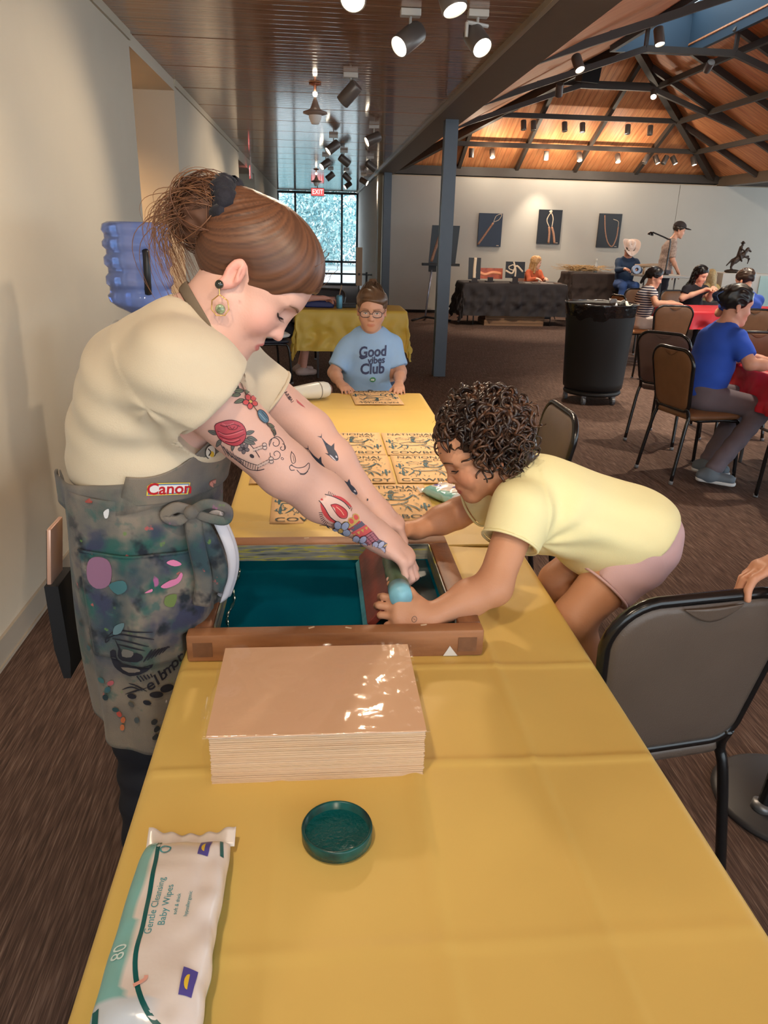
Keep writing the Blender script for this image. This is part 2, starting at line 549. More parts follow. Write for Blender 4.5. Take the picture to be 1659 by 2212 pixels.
# ================================================================== THE ROOM
def carpet():
    m = M('carpet', srgb(110, 88, 78), rough=0.95, spec=0.1)
    nt, b = nodes_of(m)
    tc = nt.nodes.new('ShaderNodeTexCoord')
    def noise_n(scale, stretch, detail=4, rot=0.0):
        mp = nt.nodes.new('ShaderNodeMapping'); mp.inputs['Scale'].default_value = stretch; mp.inputs['Rotation'].default_value = (0, 0, rot)
        nz = nt.nodes.new('ShaderNodeTexNoise'); nz.inputs['Scale'].default_value = scale; nz.inputs['Detail'].default_value = detail
        nt.links.new(tc.outputs['Object'], mp.inputs[0]); nt.links.new(mp.outputs[0], nz.inputs['Vector']); return nz.outputs[0]
    n1 = noise_n(150, (1, 0.045, 1), 3)
    n2 = noise_n(420, (1, 0.03, 1), 2)
    n3 = noise_n(1.6, (1, 1, 1), 4)
    r = nt.nodes.new('ShaderNodeValToRGB'); r.color_ramp.elements[0].position = 0.38; r.color_ramp.elements[1].position = 0.72
    r.color_ramp.elements[0].color = (*srgb(74, 60, 54), 1); r.color_ramp.elements[1].color = (*srgb(146, 124, 112), 1)
    e = r.color_ramp.elements.new(0.52); e.color = (*srgb(98, 78, 70), 1)
    mx = nt.nodes.new('ShaderNodeMath'); mx.operation = 'MULTIPLY_ADD'; mx.inputs[1].default_value = 0.55
    ad = nt.nodes.new('ShaderNodeMath'); ad.operation = 'MULTIPLY'; ad.inputs[1].default_value = 0.45
    nt.links.new(n1, mx.inputs[0]); nt.links.new(n2, ad.inputs[0]); nt.links.new(ad.outputs[0], mx.inputs[2])
    nt.links.new(mx.outputs[0], r.inputs[0])
    ml = nt.nodes.new('ShaderNodeMix'); ml.data_type = 'RGBA'; ml.blend_type = 'MULTIPLY'; ml.inputs[0].default_value = 0.35
    nt.links.new(r.outputs[0], ml.inputs[6]); nt.links.new(n3, ml.inputs[7]); nt.links.new(ml.outputs[2], b.inputs['Base Color'])
    bp = nt.nodes.new('ShaderNodeBump'); bp.inputs['Strength'].default_value = 0.35; bp.inputs['Distance'].default_value = 0.006
    nt.links.new(mx.outputs[0], bp.inputs['Height']); nt.links.new(bp.outputs[0], b.inputs['Normal'])
    return m
def panel_wood():
    m = M('ceiling_wood', srgb(120, 84, 62), rough=0.11, spec=1.0)
    nt, b = nodes_of(m)
    tc = nt.nodes.new('ShaderNodeTexCoord')
    mp = nt.nodes.new('ShaderNodeMapping'); mp.inputs['Scale'].default_value = (0.12, 9, 1)
    nz = nt.nodes.new('ShaderNodeTexNoise'); nz.inputs['Scale'].default_value = 14; nz.inputs['Detail'].default_value = 5
    nt.links.new(tc.outputs['Object'], mp.inputs[0]); nt.links.new(mp.outputs[0], nz.inputs['Vector'])
    r = nt.nodes.new('ShaderNodeValToRGB'); r.color_ramp.elements[0].color = (*srgb(140, 100, 76), 1); r.color_ramp.elements[1].color = (*srgb(184, 140, 110), 1)
    r.color_ramp.elements[0].position = .3; r.color_ramp.elements[1].position = .7
    nt.links.new(nz.outputs[0], r.inputs[0]); nt.links.new(r.outputs[0], b.inputs['Base Color'])
    sp = nt.nodes.new('ShaderNodeSeparateXYZ'); nt.links.new(tc.outputs['Object'], sp.inputs[0])
    pp = nt.nodes.new('ShaderNodeMath'); pp.operation = 'PINGPONG'; pp.inputs[1].default_value = 0.05
    nt.links.new(sp.outputs[1], pp.inputs[0])
    mr = nt.nodes.new('ShaderNodeMapRange'); mr.inputs[1].default_value = 0.0; mr.inputs[2].default_value = 0.006
    nt.links.new(pp.outputs[0], mr.inputs[0])
    mu = nt.nodes.new('ShaderNodeMath'); mu.operation = 'MULTIPLY_ADD'; mu.inputs[1].default_value = .12
    nt.links.new(nz.outputs[0], mu.inputs[0]); nt.links.new(mr.outputs[0], mu.inputs[2])
    bp = nt.nodes.new('ShaderNodeBump'); bp.inputs['Strength'].default_value = 0.12; bp.inputs['Distance'].default_value = 0.003
    nt.links.new(mu.outputs[0], bp.inputs['Height']); nt.links.new(bp.outputs[0], b.inputs['Normal'])
    return m
def roof_wood():
    m = M('roof_wood', srgb(190, 112, 66), rough=0.55)
    nt, b = nodes_of(m)
    tc = nt.nodes.new('ShaderNodeTexCoord')
    mp = nt.nodes.new('ShaderNodeMapping'); mp.inputs['Scale'].default_value = (1, 1, 1)
    vr = nt.nodes.new('ShaderNodeTexWave'); vr.bands_direction = 'X'; vr.inputs['Scale'].default_value = 3.0; vr.inputs['Distortion'].default_value = 0.3
    vr.wave_profile = 'SAW'
    nz = nt.nodes.new('ShaderNodeTexNoise'); nz.inputs['Scale'].default_value = 4; nz.inputs['Detail'].default_value = 6
    mp2 = nt.nodes.new('ShaderNodeMapping'); mp2.inputs['Scale'].default_value = (5, .5, .5)
    nt.links.new(tc.outputs['UV'], mp.inputs[0]); nt.links.new(mp.outputs[0], vr.inputs['Vector'])
    nt.links.new(tc.outputs['UV'], mp2.inputs[0]); nt.links.new(mp2.outputs[0], nz.inputs['Vector'])
    r = nt.nodes.new('ShaderNodeValToRGB'); r.color_ramp.elements[0].color = (*srgb(206, 122, 74), 1); r.color_ramp.elements[1].color = (*srgb(238, 164, 108), 1)
    r.color_ramp.elements[0].position = .3; r.color_ramp.elements[1].position = .7
    nt.links.new(nz.outputs[0], r.inputs[0])
    r2 = nt.nodes.new('ShaderNodeValToRGB'); r2.color_ramp.elements[0].position = 0.0; r2.color_ramp.elements[1].position = 0.12
    r2.color_ramp.elements[0].color = (.45, .45, .45, 1); r2.color_ramp.elements[1].color = (1, 1, 1, 1)
    nt.links.new(vr.outputs[0], r2.inputs[0])
    ml = nt.nodes.new('ShaderNodeMix'); ml.data_type = 'RGBA'; ml.blend_type = 'MULTIPLY'; ml.inputs[0].default_value = 1
    nt.links.new(r.outputs[0], ml.inputs[6]); nt.links.new(r2.outputs[0], ml.inputs[7]); nt.links.new(ml.outputs[2], b.inputs['Base Color'])
    return m

MW = M('wall_paint', srgb(198, 188, 170), rough=0.85, var=0.02, vscale=3, bump=0.05, bscale=220)
MWB = M('partition_paint', srgb(178, 174, 166), rough=0.85, var=0.02, vscale=2)
MBEAM = M('beam_paint', srgb(112, 96, 80), rough=0.5, var=0.04)
MBEAM_L = M('beam_edge_paint', srgb(150, 135, 112), rough=0.4)
MSTEEL = M('dark_steel', srgb(66, 58, 52), rough=0.5, var=0.06)
MCOLM = M('column_paint', srgb(78, 88, 100), rough=0.35, var=0.03)
MFRAME = M('window_frame_metal', srgb(58, 66, 70), rough=0.4)
MGLASS = M('window_glass', (0.9, 0.98, 1.0), rough=0.0, alpha=0.08, spec=0.5)
MDARK = M('dark_void', srgb(30, 26, 24), rough=0.9)

mb = MB(); mb.b2((-5, -3.5, -0.1), (12, 25.5, 0)); struct('floor', mb, carpet())

# flat corridor ceiling: a dark deck carrying glossy wood panels
mb = MB(); mb.b2((-1.5, -3.5, 2.69), (1.2, 24.2, 2.74)); CEIL = struct('ceiling', mb, MDARK)
pm = None
for i in range(-6, 21):
    y0 = 5.58 + (i - 1) * 0.915 + 0.014; y1 = y0 + 0.887
    if y1 > 24.1: y1 = 24.1
    if y1 - y0 < .1: continue
    mb = MB(); mb.b2((-1.16, y0, 2.652), (1.175, y1, 2.689)); ob('ceiling_panel', mb, panel_wood() if pm is None else pm, CEIL); pm = MATS['ceiling_wood']

# left wall with a passage, a dark side hall and the rest of the corridor
mb = MB()
mb.b2((-1.5, -3.5, 0), (-1.16, 5.48, 2.69))
mb.b2((-1.5, 5.48, 2.57), (-1.16, 7.05, 2.69))
mb.b2((-1.5, 7.05, 0), (-1.16, 12.35, 2.69))
mb.b2((-1.5, 12.35, 2.5), (-1.16, 15.4, 2.69))
mb.b2((-1.5, 15.4, 0), (-1.16, 24.0, 2.69))
struct('wall_left', mb, MW)
mb = MB()                      # passage behind the opening
mb.b2((-3.4, 7.05, 0), (-1.5, 7.3, 2.7)); mb.b2((-3.4, 5.2, 0), (-1.5, 5.48, 2.7)); mb.b2((-3.5, 5.2, 0), (-3.4, 7.3, 2.7)); mb.b2((-3.5, 5.2, 2.57), (-1.5, 7.3, 2.7))
struct('wall_passage', mb, MW)
mb = MB()
mb.b2((-3.4, 15.4, 0), (-1.5, 15.6, 2.7)); mb.b2((-3.4, 12.1, 0), (-1.5, 12.35, 2.7)); mb.b2((-3.5, 12.1, 0), (-3.4, 15.6, 2.7)); mb.b2((-3.5, 12.1, 2.5), (-1.5, 15.6, 2.7))
struct('wall_side_hall', mb, MW)
mb = MB(); mb.b2((-1.162, -3.5, 2.60), (-1.145, 5.48, 2.652)); mb.b2((-1.162, 7.05, 2.60), (-1.145, 12.35, 2.652)); struct('trim_1', mb, M('cornice_paint', srgb(190, 180, 160), rough=.6))
mb = MB(); mb.b2((-1.16, -3.5, 0), (-1.148, 5.48, 0.1)); mb.b2((-1.16, 7.05, 0), (-1.148, 12.35, 0.1)); mb.b2((-1.16, -3.5, 0), (-1.140, 5.48, 0.012)); struct('baseboard_left', mb, M('rubber_base', srgb(168, 158, 144), rough=.5))
mb = MB(); mb.lathe([(0.09, 0), (0.09, 0.02), (0.075, 0.02), (0.07, 0.012)], (-2.3, 6.3, 2.548)); pl = ob('recessed_downlight', mb, M('lamp_ring', (.8, .8, .8), rough=.4), label='round recessed downlight in the ceiling of the warm side passage', cat='light')
def lamp(name, kind, loc, power, col, parent=None, size=.05, blend=.6, angle=80, aim=None):
    l = bpy.data.lights.new(name, kind); l.energy = power; l.color = col
    if kind == 'SPOT': l.spot_size = math.radians(angle); l.spot_blend = blend; l.shadow_soft_size = size
    elif kind == 'POINT': l.shadow_soft_size = size
    o = bpy.data.objects.new(name, l); COL.objects.link(o)
    loc = Vector(loc)
    if parent is not None: o.parent = parent; loc = loc - Vector(ORG[parent.name])
    o.location = loc
    if aim is not None: o.rotation_euler = Vector(aim).to_track_quat('-Z', 'Y').to_euler()
    return o
lamp('passage_lamp', 'SPOT', (-2.3, 6.3, 2.53), 260, (1.0, 0.60, 0.28), pl, .07, .9, 150, (0, 0, -1))

# boundary beam between the corridor and the hall, with a pale edge strip
mb = MB(); mb.b2((1.18, -3.5, 2.63), (1.52, 24, 2.98)); BEAM = struct('beam', mb, MBEAM)
mb = MB(); mb.b2((1.168, -3.5, 2.615), (1.20, 24, 2.66)); ob('edge_strip', mb, MBEAM_L, BEAM, bevel=.004)
for i, (x, y, s) in enumerate([(1.385, 8.53, .135), (1.37, 15.75, .15)]):
    mb = MB(); w = s / 2; t = .012
    mb.b2((x - w, y - w, 0), (x + w, y - w + t, 2.63)); mb.b2((x - w, y + w - t, 0), (x + w, y + w, 2.63)); mb.b2((x - w + .004, y - w + t, 0), (x - w + t + .004, y + w - t, 2.63)); mb.b2((x + w - t - .004, y - w + t, 0), (x + w - .004, y + w - t, 2.63))
    struct('column', mb, MCOLM)
mb = MB(); mb.b2((1.23, 16.3, 0), (1.40, 24, 2.64)); struct('wall_right', mb, M('bright_white_paint', srgb(232, 232, 230), rough=.8))
mb = MB(); mb.b2((1.22, 15.95, 0), (1.29, 16.3, 2.63)); struct('trim_2', mb, M('beige_trim', srgb(150, 135, 110), rough=.6))

# partition across the back of the hall, standing as two boards with a joint
WB = struct_root('wall_back', (5, 15.95, 0))
for a, b in ((1.44, 7.33), (7.338, 11.2)):
    mb = MB(); mb.b2((a, 15.9, 0.06), (b, 16.0, 2.60)); ob('panel', mb, MWB, WB)
mb = MB(); mb.b2((1.44, 15.92, 0), (11.2, 15.98, 0.06)); ob('plinth', mb, MDARK, WB)
mb = MB(); mb.b2((1.5, 16.35, 2.4), (11.2, 16.55, 2.98)); struct('fascia_back', mb, M('fascia_paint', srgb(88, 72, 58), rough=.5, var=.04))
mb = MB(); mb.b2((1.5, 16.36, 2.92), (8.35, 16.4, 2.96)); mb.b2((1.5, 16.3, 2.66), (8.3, 16.34, 2.72)); mb.b2((1.5, 16.25, 2.40), (11.2, 16.33, 2.64)); struct('trim_3', mb, M('fascia_cream', srgb(190, 172, 148), rough=.6))

# window wall at the end of the corridor
WIN = struct_root('window_1', (0.03, 24.05, 0))
fr = MB(); fr.b2((-1.2, 23.98, 0), (-1.12, 24.1, 2.65)); fr.b2((1.17, 23.98, 0), (1.26, 24.1, 2.65)); fr.b2((-1.12, 23.98, 2.58), (1.17, 24.1, 2.65)); fr.b2((-1.12, 23.98, 0), (1.17, 24.1, .07))
ob('window_frame', fr, MFRAME, WIN)
for x in (-0.64, 0.74):
    mb = MB(); mb.b2((x - .03, 23.98, .07), (x + .03, 24.1, 2.58)); ob('mullion', mb, MFRAME, WIN)
xs = [-1.12, -.67, -.61, .71, .77, 1.17]; zs = [.07, .66, .72, 2.58]
for i in range(3):
    mb = MB(); mb.b2((xs[2 * i], 23.99, .66), (xs[2 * i + 1], 24.09, .72)); ob('transom', mb, MFRAME, WIN)
    for j in range(2):
        mb = MB(); mb.b2((xs[2 * i], 24.03, zs[2 * j]), (xs[2 * i + 1], 24.045, zs[2 * j + 1])); ob('pane', mb, MGLASS, WIN)

# ------------------------------------------------ open timber roof over the hall: z = 2.82 + 0.5 * distance from the eaves
RW = roof_wood()
def roof_slope(name, quads, along):
    me = bpy.data.meshes.new(name); vs = []; fs = []
    for q in quads:
        o = len(vs); vs += [tuple(p) for p in q]; fs.append(tuple(range(o, o + len(q))))
    me.from_pydata(vs, [], fs); me.materials.append(RW)
    uv = me.uv_layers.new(name='UVMap')
    for lp in me.loops:
        p = me.vertices[lp.vertex_index].co
        uv.data[lp.index].uv = (p.y, p.x) if along == 'y' else (p.x, p.y)
    o = bpy.data.objects.new(name, me); COL.objects.link(o)
    md = o.modifiers.new('s', 'SOLIDIFY'); md.thickness = .06; md.offset = 0
    o['kind'] = 'structure'
    return o
zl = lambda x: 2.82 + .5 * (x - 1.5)
zr = lambda x: 2.82 + .5 * (8.3 - x)
zb = lambda y: 2.82 + .5 * (16.4 - y)
E0, XA, XB = -3.5, 4.35, 5.45
yh = lambda x: 16.4 - (x - 1.5)       # where a slope meets the back hip
roof_slope('roof_slope_back', [[(1.5, 16.4, 2.82), (8.3, 16.4, 2.82), (4.9, 13.0, 4.52)]], 'x')
roof_slope('roof_slope_left', [[(1.5, E0, 2.82), (1.5, 16.4, 2.82), (XA, yh(XA), zl(XA)), (XA, E0, zl(XA))], [(XA, 12.3, zl(XA)), (XA, yh(XA), zl(XA)), (4.9, 13.0, 4.52), (4.9, 12.3, 4.52)], [(XA, E0, zl(XA)), (XA, 7.6, zl(XA)), (4.9, 7.6, 4.52), (4.9, E0, 4.52)]], 'y')
roof_slope('roof_slope_right', [[(8.3, 16.4, 2.82), (8.3, E0, 2.82), (XB, E0, zr(XB)), (XB, yh(XA), zr(XB))], [(XB, yh(XA), zr(XB)), (XB, 12.3, zr(XB)), (4.9, 12.3, 4.52), (4.9, 13.0, 4.52)], [(XB, 7.6, zr(XB)), (XB, E0, zr(XB)), (4.9, E0, 4.52), (4.9, 7.6, 4.52)]], 'y')
SKY = struct_root('window_2', (4.9, 9.95, 4.3))
mb = MB(); mb.b2((XA - .06, 7.6, 4.1), (XA, 12.3, 4.75)); mb.b2((XB, 7.6, 4.1), (XB + .06, 12.3, 4.75)); mb.b2((XA, 12.24, 4.1), (XB, 12.3, 4.75)); mb.b2((XA, 7.6, 4.1), (XB, 7.66, 4.75))
ob('skylight_curb', mb, M('skylight_paint', srgb(70, 92, 110), rough=.6), SKY)
for k in range(4):
    y = 7.66 + k * 1.145
    mb = MB(); mb.b2((XA, y + .04, 4.7), (XB, y + 1.12, 4.715)); ob('pane', mb, MGLASS, SKY)
    mb = MB(); mb.b2((XA, y + 1.11, 4.64), (XB, y + 1.16, 4.72)); ob('glazing_bar', mb, MFRAME, SKY)

def bar(name, a, b, w, h, parent=None, mat=None, **k):
    a = np.array(a, float); b = np.array(b, float); t = unit(b - a)
    up = V(0, 0, 1) if abs(t[2]) < .95 else V(0, 1, 0)
    s = unit(np.cross(t, up)); u = np.cross(s, t)
    m = MB(); L = np.linalg.norm(b - a)
    m.box((a + b) / 2, (L, w, h), np.stack([t, s, u], 1))
    return struct(name, m, mat or MSTEEL, parent, **k) if parent is None else ob(name, m, mat or MSTEEL, parent)
# hips, rafters and purlins hang just below the boards
bar('hip_rafter', (8.3, 16.4, 2.70), (4.9, 13.0, 4.40), .11, .14)
bar('hip_rafter', (1.5, 16.4, 2.70), (4.9, 13.0, 4.40), .11, .14)
for x in (2.84, 4.02, 5.22, 6.5):
    y1 = 13.0 + abs(x - 4.9)
    bar('rafter', (x, 16.4, 2.74), (x, y1, zb(y1) - .08), .065, .1)
for y in (15.42, 14.62, 13.82):
    d = 16.4 - y
    bar('purlin', (1.5 + d, y, zb(y) - .16), (8.3 - d, y, zb(y) - .15), .06, .08)
for y in (14.8, 13.5, 12.2, 10.9, 9.6, 8.3, 7.0, 5.7):
    x1 = max(XB, 8.3 - (16.4 - y))
    bar('rafter', (8.3, y, 2.74), (x1, y, zr(x1) - .08), .065, .1)
for x in (7.32, 6.52, 5.72):
    bar('purlin', (x, 16.4 - (8.3 - x), zr(x) - .16), (x, -3, zr(x) - .15), .06, .08)
bar('eave_beam', (1.5, 16.28, 2.74), (8.4, 16.28, 2.74), .14, .16)
bar('eave_beam', (8.38, 16.3, 2.78), (8.38, -3, 2.78), .2, .34, None, MBEAM)
bar('ridge_beam', (4.9, 13.0, 4.40), (4.9, 12.3, 4.40), .14, .2)
for y in (13.5, 10.9, 8.3, 5.7):
    T = struct_root('roof_truss', (4.9, y, 2.9))
    for a, b in (((1.52, y, 2.94), (4.28, y, 3.86)), ((4.28, y, 3.86), (5.5, y, 3.86)), ((5.5, y, 3.86), (8.3, y, 2.94))):
        bar('bottom_chord', a, b, .07, .075, T)
    if y < 13:
        for a, b in (((4.28, y, 3.86), (4.28, y, zl(4.28) - .1)), ((5.5, y, 3.86), (5.5, y, zr(5.5) - .1)), ((2.9, y, 3.4), (2.9, y, zl(2.9) - .08)), ((6.9, y, 3.4), (6.9, y, zr(6.9) - .08))):
            bar('post', a, b, .045, .045, T)
    else:
        for a, b in (((2.9, y, 3.4), (2.9, y, zl(2.9) - .08)), ((6.9, y, 3.4), (6.9, y, zr(6.9) - .08))):
            bar('post', a, b, .045, .045, T)
    for a, b in (((4.28, y, 3.86), (2.9, y, zl(2.9) - .1)), ((5.5, y, 3.86), (6.9, y, zr(6.9) - .1))):
        bar('brace', a, b, .045, .045, T)
# aisle ceiling on the far side of the hall
mb = MB(); mb.b2((8.3, -3.5, 2.95), (11.5, 16.55, 3.0)); struct('ceiling_aisle', mb, MBEAM)

# ------------------------------------------------ trees outside the window (daylight glare put into the pale leaf colours)
random.seed(4)
def tree(name, x, y, z0, hgt, rx, rz, label, n, cols):
    t = thing(name, label, 'tree', (x, y, 0), 'trees outside the corridor window')
    mb = MB(); P = [(x, y, -.2), (x + .1, y, z0 * .5), (x - .15, y + .1, z0), (x + .1, y, z0 + hgt * .5)]
    mb.tube(catmull(P, 5), np.linspace(.16, .06, 16), 8)
    for s in (-1, 1, .5):
        mb.tube(catmull([(x - .05, y, z0 * .8), (x + s * .5, y + .1, z0 + .5), (x + s * 1.1, y, z0 + hgt * .5)], 5), np.linspace(.07, .025, 11), 6)
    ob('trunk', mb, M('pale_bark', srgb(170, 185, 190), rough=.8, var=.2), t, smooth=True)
    lf = MB()
    for i in range(n):
        a = random.uniform(0, 2 * PI); r = random.random() ** .4; e = random.uniform(-1, 1)
        p = V(x + rx * r * math.cos(a) * math.sqrt(1 - e * e), y + rx * .7 * r * math.sin(a) * math.sqrt(1 - e * e), z0 + hgt / 2 + rz * r * e)
        d = unit(np.random.RandomState(i).randn(3)); s = unit(np.cross(d, V(0.3, .5, .8))); L = random.uniform(.07, .13)
        c = cols[i % len(cols)]
        lf.add([p - d * L, p + s * L * .4, p + d * L, p - s * L * .4], [(0, 1, 2, 3)], c)
    o = ob('foliage', lf, M('leaf', (.5, .6, .6), rough=.6, attr='Col'), t); o['kind'] = 'stuff'
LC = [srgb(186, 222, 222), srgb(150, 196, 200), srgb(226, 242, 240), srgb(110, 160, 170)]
tree('tree', -.3, 36, .6, 3.2, 2.3, 2.2, 'leafy tree with a forked trunk outside the window, left one', 6500, LC)
tree('tree', 4.6, 39, 1.0, 3.2, 2.4, 2.0, 'leafy tree standing further back outside the window, right one', 4200, LC)
tree('shrub', .5, 41, .2, 2.4, 3.2, 1.7, 'low broad shrub behind the trees outside the window', 5000, LC)
mb = MB(); mb.b2((-14, 25.6, -.15), (14, 60, -.05)); struct('ground_outside', mb, M('pale_paving', srgb(200, 205, 205), rough=.9, var=.05))
# ================================================================== TRACK LIGHTS AND OTHER CEILING FITTINGS
MCAN = M('lamp_can_grey', srgb(112, 104, 98), rough=.35, metal=.3)
MCANW = M('lamp_mount_white', srgb(205, 202, 196), rough=.4)
MLENS = M('lit_lens', (1, .9, .75), emit=(1.0, .86, .66), estr=14.0)
MOFF = M('dark_lens', srgb(60, 58, 56), rough=.2)
WARM = (1.0, 0.80, 0.58)
def track_light(x, y, z, d, label, lit=True, power=0.0, r=.055, L=.17, drop=.10, angle=85, mount=True, yoke=False, size=.06, group='corridor track lights', col=WARM, blend=.75):
    t = thing('track_light', label, 'light', (x, y, z), group)
    d = unit(d)
    if mount:
        mb = MB(); mb.b2((x - .055, y - .03, z - .035), (x + .055, y + .03, z), .004); ob('mount_box', mb, MCANW, t)
    c = V(x, y, z - .035 - drop)
    mb = MB(); mb.cyl((x, y, z - .035), c + V(0, 0, .02), .008, 8); ob('stem', mb, MCANW, t, smooth=True)
    if yoke:
        s = unit(np.cross(d, V(0, 0, 1)))
        mb = MB(); mb.tube([V(x, y, z - .035 - drop * .3) + s * .07, c + s * .07], .01, 6); mb.tube([V(x, y, z - .035 - drop * .3) - s * .07, V(x, y, z - .035 - drop * .3) + s * .07], .01, 6); ob('yoke', mb, MCANW, t)
    a = c - d * L * .45
    mb = MB(); mb.lathe([(.0, 0), (r * .9, 0), (r, .012), (r, L - .004), (r * .97, L), (r * .9, L), (r * .86, L - .012), (0, L - .012)], a, d, 24, cap=False); cn = ob('can', mb, MCAN, t, auto=40)
    mb = MB(); mb.lathe([(0, L - .008), (r * .6, L - .004), (r * .86, L - .009), (r * .86, L - .011), (0, L - .011)], a, d, 20, cap=False); ob('lens', mb, MLENS if lit else MOFF, cn, smooth=True)
    if power: lamp('lamp', 'SPOT', a + d * (L + .02), power, col, t, size, blend, angle, d)
    return t
TL = [
 (.51, 4.69, (-.60, -.42, -.50), 'near grey track light pointing left, second from the beam', 1, 70, 0),
 (.87, 4.64, (.30, -.62, -.62), 'near track light on a yoke beside the beam, facing the viewer', 1, 110, 1),
 (.58, 3.80, (.25, -.3, -.85), 'track light cut off by the top picture edge above the yoked one', 1, 70, 0),
 (.17, 3.85, (-.12, -.75, -.70), 'leftmost track light at the top picture edge, only its tip showing', 1, 80, 0),
 (.26, 6.46, (-.55, .25, -.55), 'unlit dark track light right of the hanging lantern', 0, 0, 0),
 (.64, 9.30, (-.75, -.2, -.38), 'lit track light close to the beam, pointing left', 1, 60, 0),
 (.21, 10.32, (-.62, -.2, -.50), 'lit track light below the lantern, pointing down left', 1, 50, 0),
 (.40, 12.09, (.62, .2, -.45), 'unlit track light facing right, above the pair by the window', 0, 0, 0),
 (.14, 12.81, (-.60, -.35, -.45), 'bright lit track light left of the corridor axis', 1, 55, 0),
 (.84, 12.85, (.70, .2, -.48), 'unlit track light tilted right beside the beam', 0, 0, 0),
 (.26, 15.43, (-.65, .1, -.5), 'small unlit track light left of the pair by the window', 0, 0, 0),
 (.56, 15.53, (.55, .1, -.5), 'small far track light facing right, upper of the pair', 0, 0, 0),
 (.69, 18.05, (-.55, -.2, -.4), 'small far track light, lower of the pair by the window', 1, 40, 0),
 (.95, 16.6, (.72, -.3, -.4), 'small lit far track light next to the beam, facing right', 1, 40, 0),
]
for x, y, d, lab, lit, pw, yk in TL:
    track_light(x, y, 2.652, d, lab, bool(lit), pw, yoke=bool(yk), r=.058 if y < 5 else .055, L=.14 if yk else .17)
# unseen track lights added overhead and behind the camera to light the foreground
for x, y, d, pw, lb in ((-.35, .2, (.25, .6, -.8), 42, 'left of the camera'), (.6, .2, (-.08, .94, -.36), 85, 'right of the camera'), (.1, -1.4, (-.1, .85, -.55), 35, 'well behind the camera'), (.8, -1.0, (.5, .8, -.45), 50, 'behind the camera beside the beam'), (-.2, 2.4, (-.75, .1, -.75), 30, 'over the apron wearer')):
    track_light(x, y, 2.652, d, 'added overhead track light beyond the top picture edge, ' + lb, True, pw)

# lantern-like pendants
def pendant(x, y, label):
    t = thing('pendant_lantern', label, 'light', (x, y, 2.652)); z = 2.652
    mb = MB(); mb.lathe([(.0, 0), (.05, 0), (.05, -.012), (.012, -.02), (.010, -.06), (0, -.06)], (x, y, z), n=20, cap=False); ob('canopy', mb, M('copper', srgb(150, 96, 76), rough=.35, metal=.6), t, smooth=True)
    mb = MB(); mb.lathe([(0, -.06), (.016, -.065), (.02, -.08), (.014, -.095), (0, -.1)], (x, y, z), n=16, cap=False); ob('bulb', mb, MLENS, t, smooth=True)
    mb = MB(); mb.lathe([(.008, -.1), (.02, -.13), (.035, -.17), (.045, -.19), (.1, -.21), (.1, -.222), (.05, -.235)], (x, y, z), n=24, cap=False); ob('shade', mb, M('taupe_metal', srgb(140, 120, 108), rough=.4), t, smooth=True)
    mb = MB(); mb.lathe([(.055, -.232), (.05, -.26), (.035, -.29), (.03, -.3), (0, -.302)], (x, y, z), n=20, cap=False); ob('diffuser', mb, M('milk_glass', srgb(225, 218, 210), rough=.3), t, smooth=True)
pendant(-.01, 6.95, 'larger copper and white lantern hanging from the corridor ceiling')
pendant(-.01, 15.8, 'smaller lantern far down the corridor above the red exit sign')
def exit_sign(o, ux, label, w=.34, h=.2):
    t = thing('exit_sign', label, 'sign', tuple(o)); o = np.array(o, float); ux = unit(ux); n = np.cross(ux, V(0, 0, 1))
    R = np.stack([ux, n, V(0, 0, 1)], 1)
    mb = MB(); mb.box(o, (w, .03, h), R, .004); ob('housing', mb, M('sign_white', srgb(220, 205, 200), rough=.4), t)
    mb = MB(); mb.box(o + n * .0155, (w * .94, .002, h * .86), R); ob('face_plate', mb, M('sign_glow', (.8, .05, .06), emit=(1, .12, .12), estr=1.3), t)
    mb = MB(); text_on(mb, 'EXIT', o + n * .0175 - V(0, 0, .0), ux, (0, 0, 1), size=h * .8, sx=.85); ob('lettering', mb, M('sign_letter', (1, .9, .88), emit=(1, .85, .8), estr=1.5), t)
    mb = MB(); mb.cyl(o + V(0, 0, h / 2), (o[0], o[1], 2.652), .012, 8); ob('stem', mb, MCANW, t)
exit_sign((.02, 21.0, 2.49), (1, 0, 0), 'red exit sign hanging in front of the corridor window')
exit_sign((-1.09, 13.7, 2.42), (0.12, -1, 0), 'red exit sign seen edge-on by the left wall', .34, .22)

# spotlights along the roof purlins of the hall
def roof_spot(x, y, z, d, lit, label, power=0, L=.16):
    return track_light(x, y, z, d, label, lit, power, r=.05, L=L, drop=.05, mount=False, group='roof spotlights over the hall', angle=70, size=.05, col=(1, .84, .64))
ord_ = ['first', 'second', 'third', 'fourth']
yq, zq = 15.42, zb(15.42) - .22
for i, x in enumerate((3.32, 4.37, 5.02, 5.78)):
    roof_spot(x, yq, zq, (.02, -.45 if i != 1 else .12, -.9), True, f'{ord_[i]} of the four bright spotlights under the orange roof, counted from the column', 120)
    lamp('lamp_spill', 'POINT', (x, yq - .12, zq - .2), 22, (1, .84, .64), bpy.data.objects[[o.name for o in bpy.data.objects if o.name.startswith('track_light')][-1]], .05)
for x, d, lit, lab in ((2.92, (0, .1, -1), 0, 'unlit roof spotlight nearest the column in the lower row'), (6.35, (-.4, -.1, -.8), 0, 'unlit roof spotlight, first of the slanted four at the right'), (6.55, (.35, -.3, -.8), 1, 'lit roof spotlight, second of the slanted four at the right'), (6.73, (-.4, -.1, -.8), 0, 'unlit roof spotlight, third of the slanted four at the right'), (6.9, (.4, -.3, -.8), 1, 'lit roof spotlight, last of the slanted four at the right'), (7.30, (.2, -.3, -.9), 1, 'roof spotlight close to the right hip rafter')):
    roof_spot(x, yq, zq, d, bool(lit), lab, 40 if lit else 0)
yq, zq = 14.62, zb(14.62) - .22
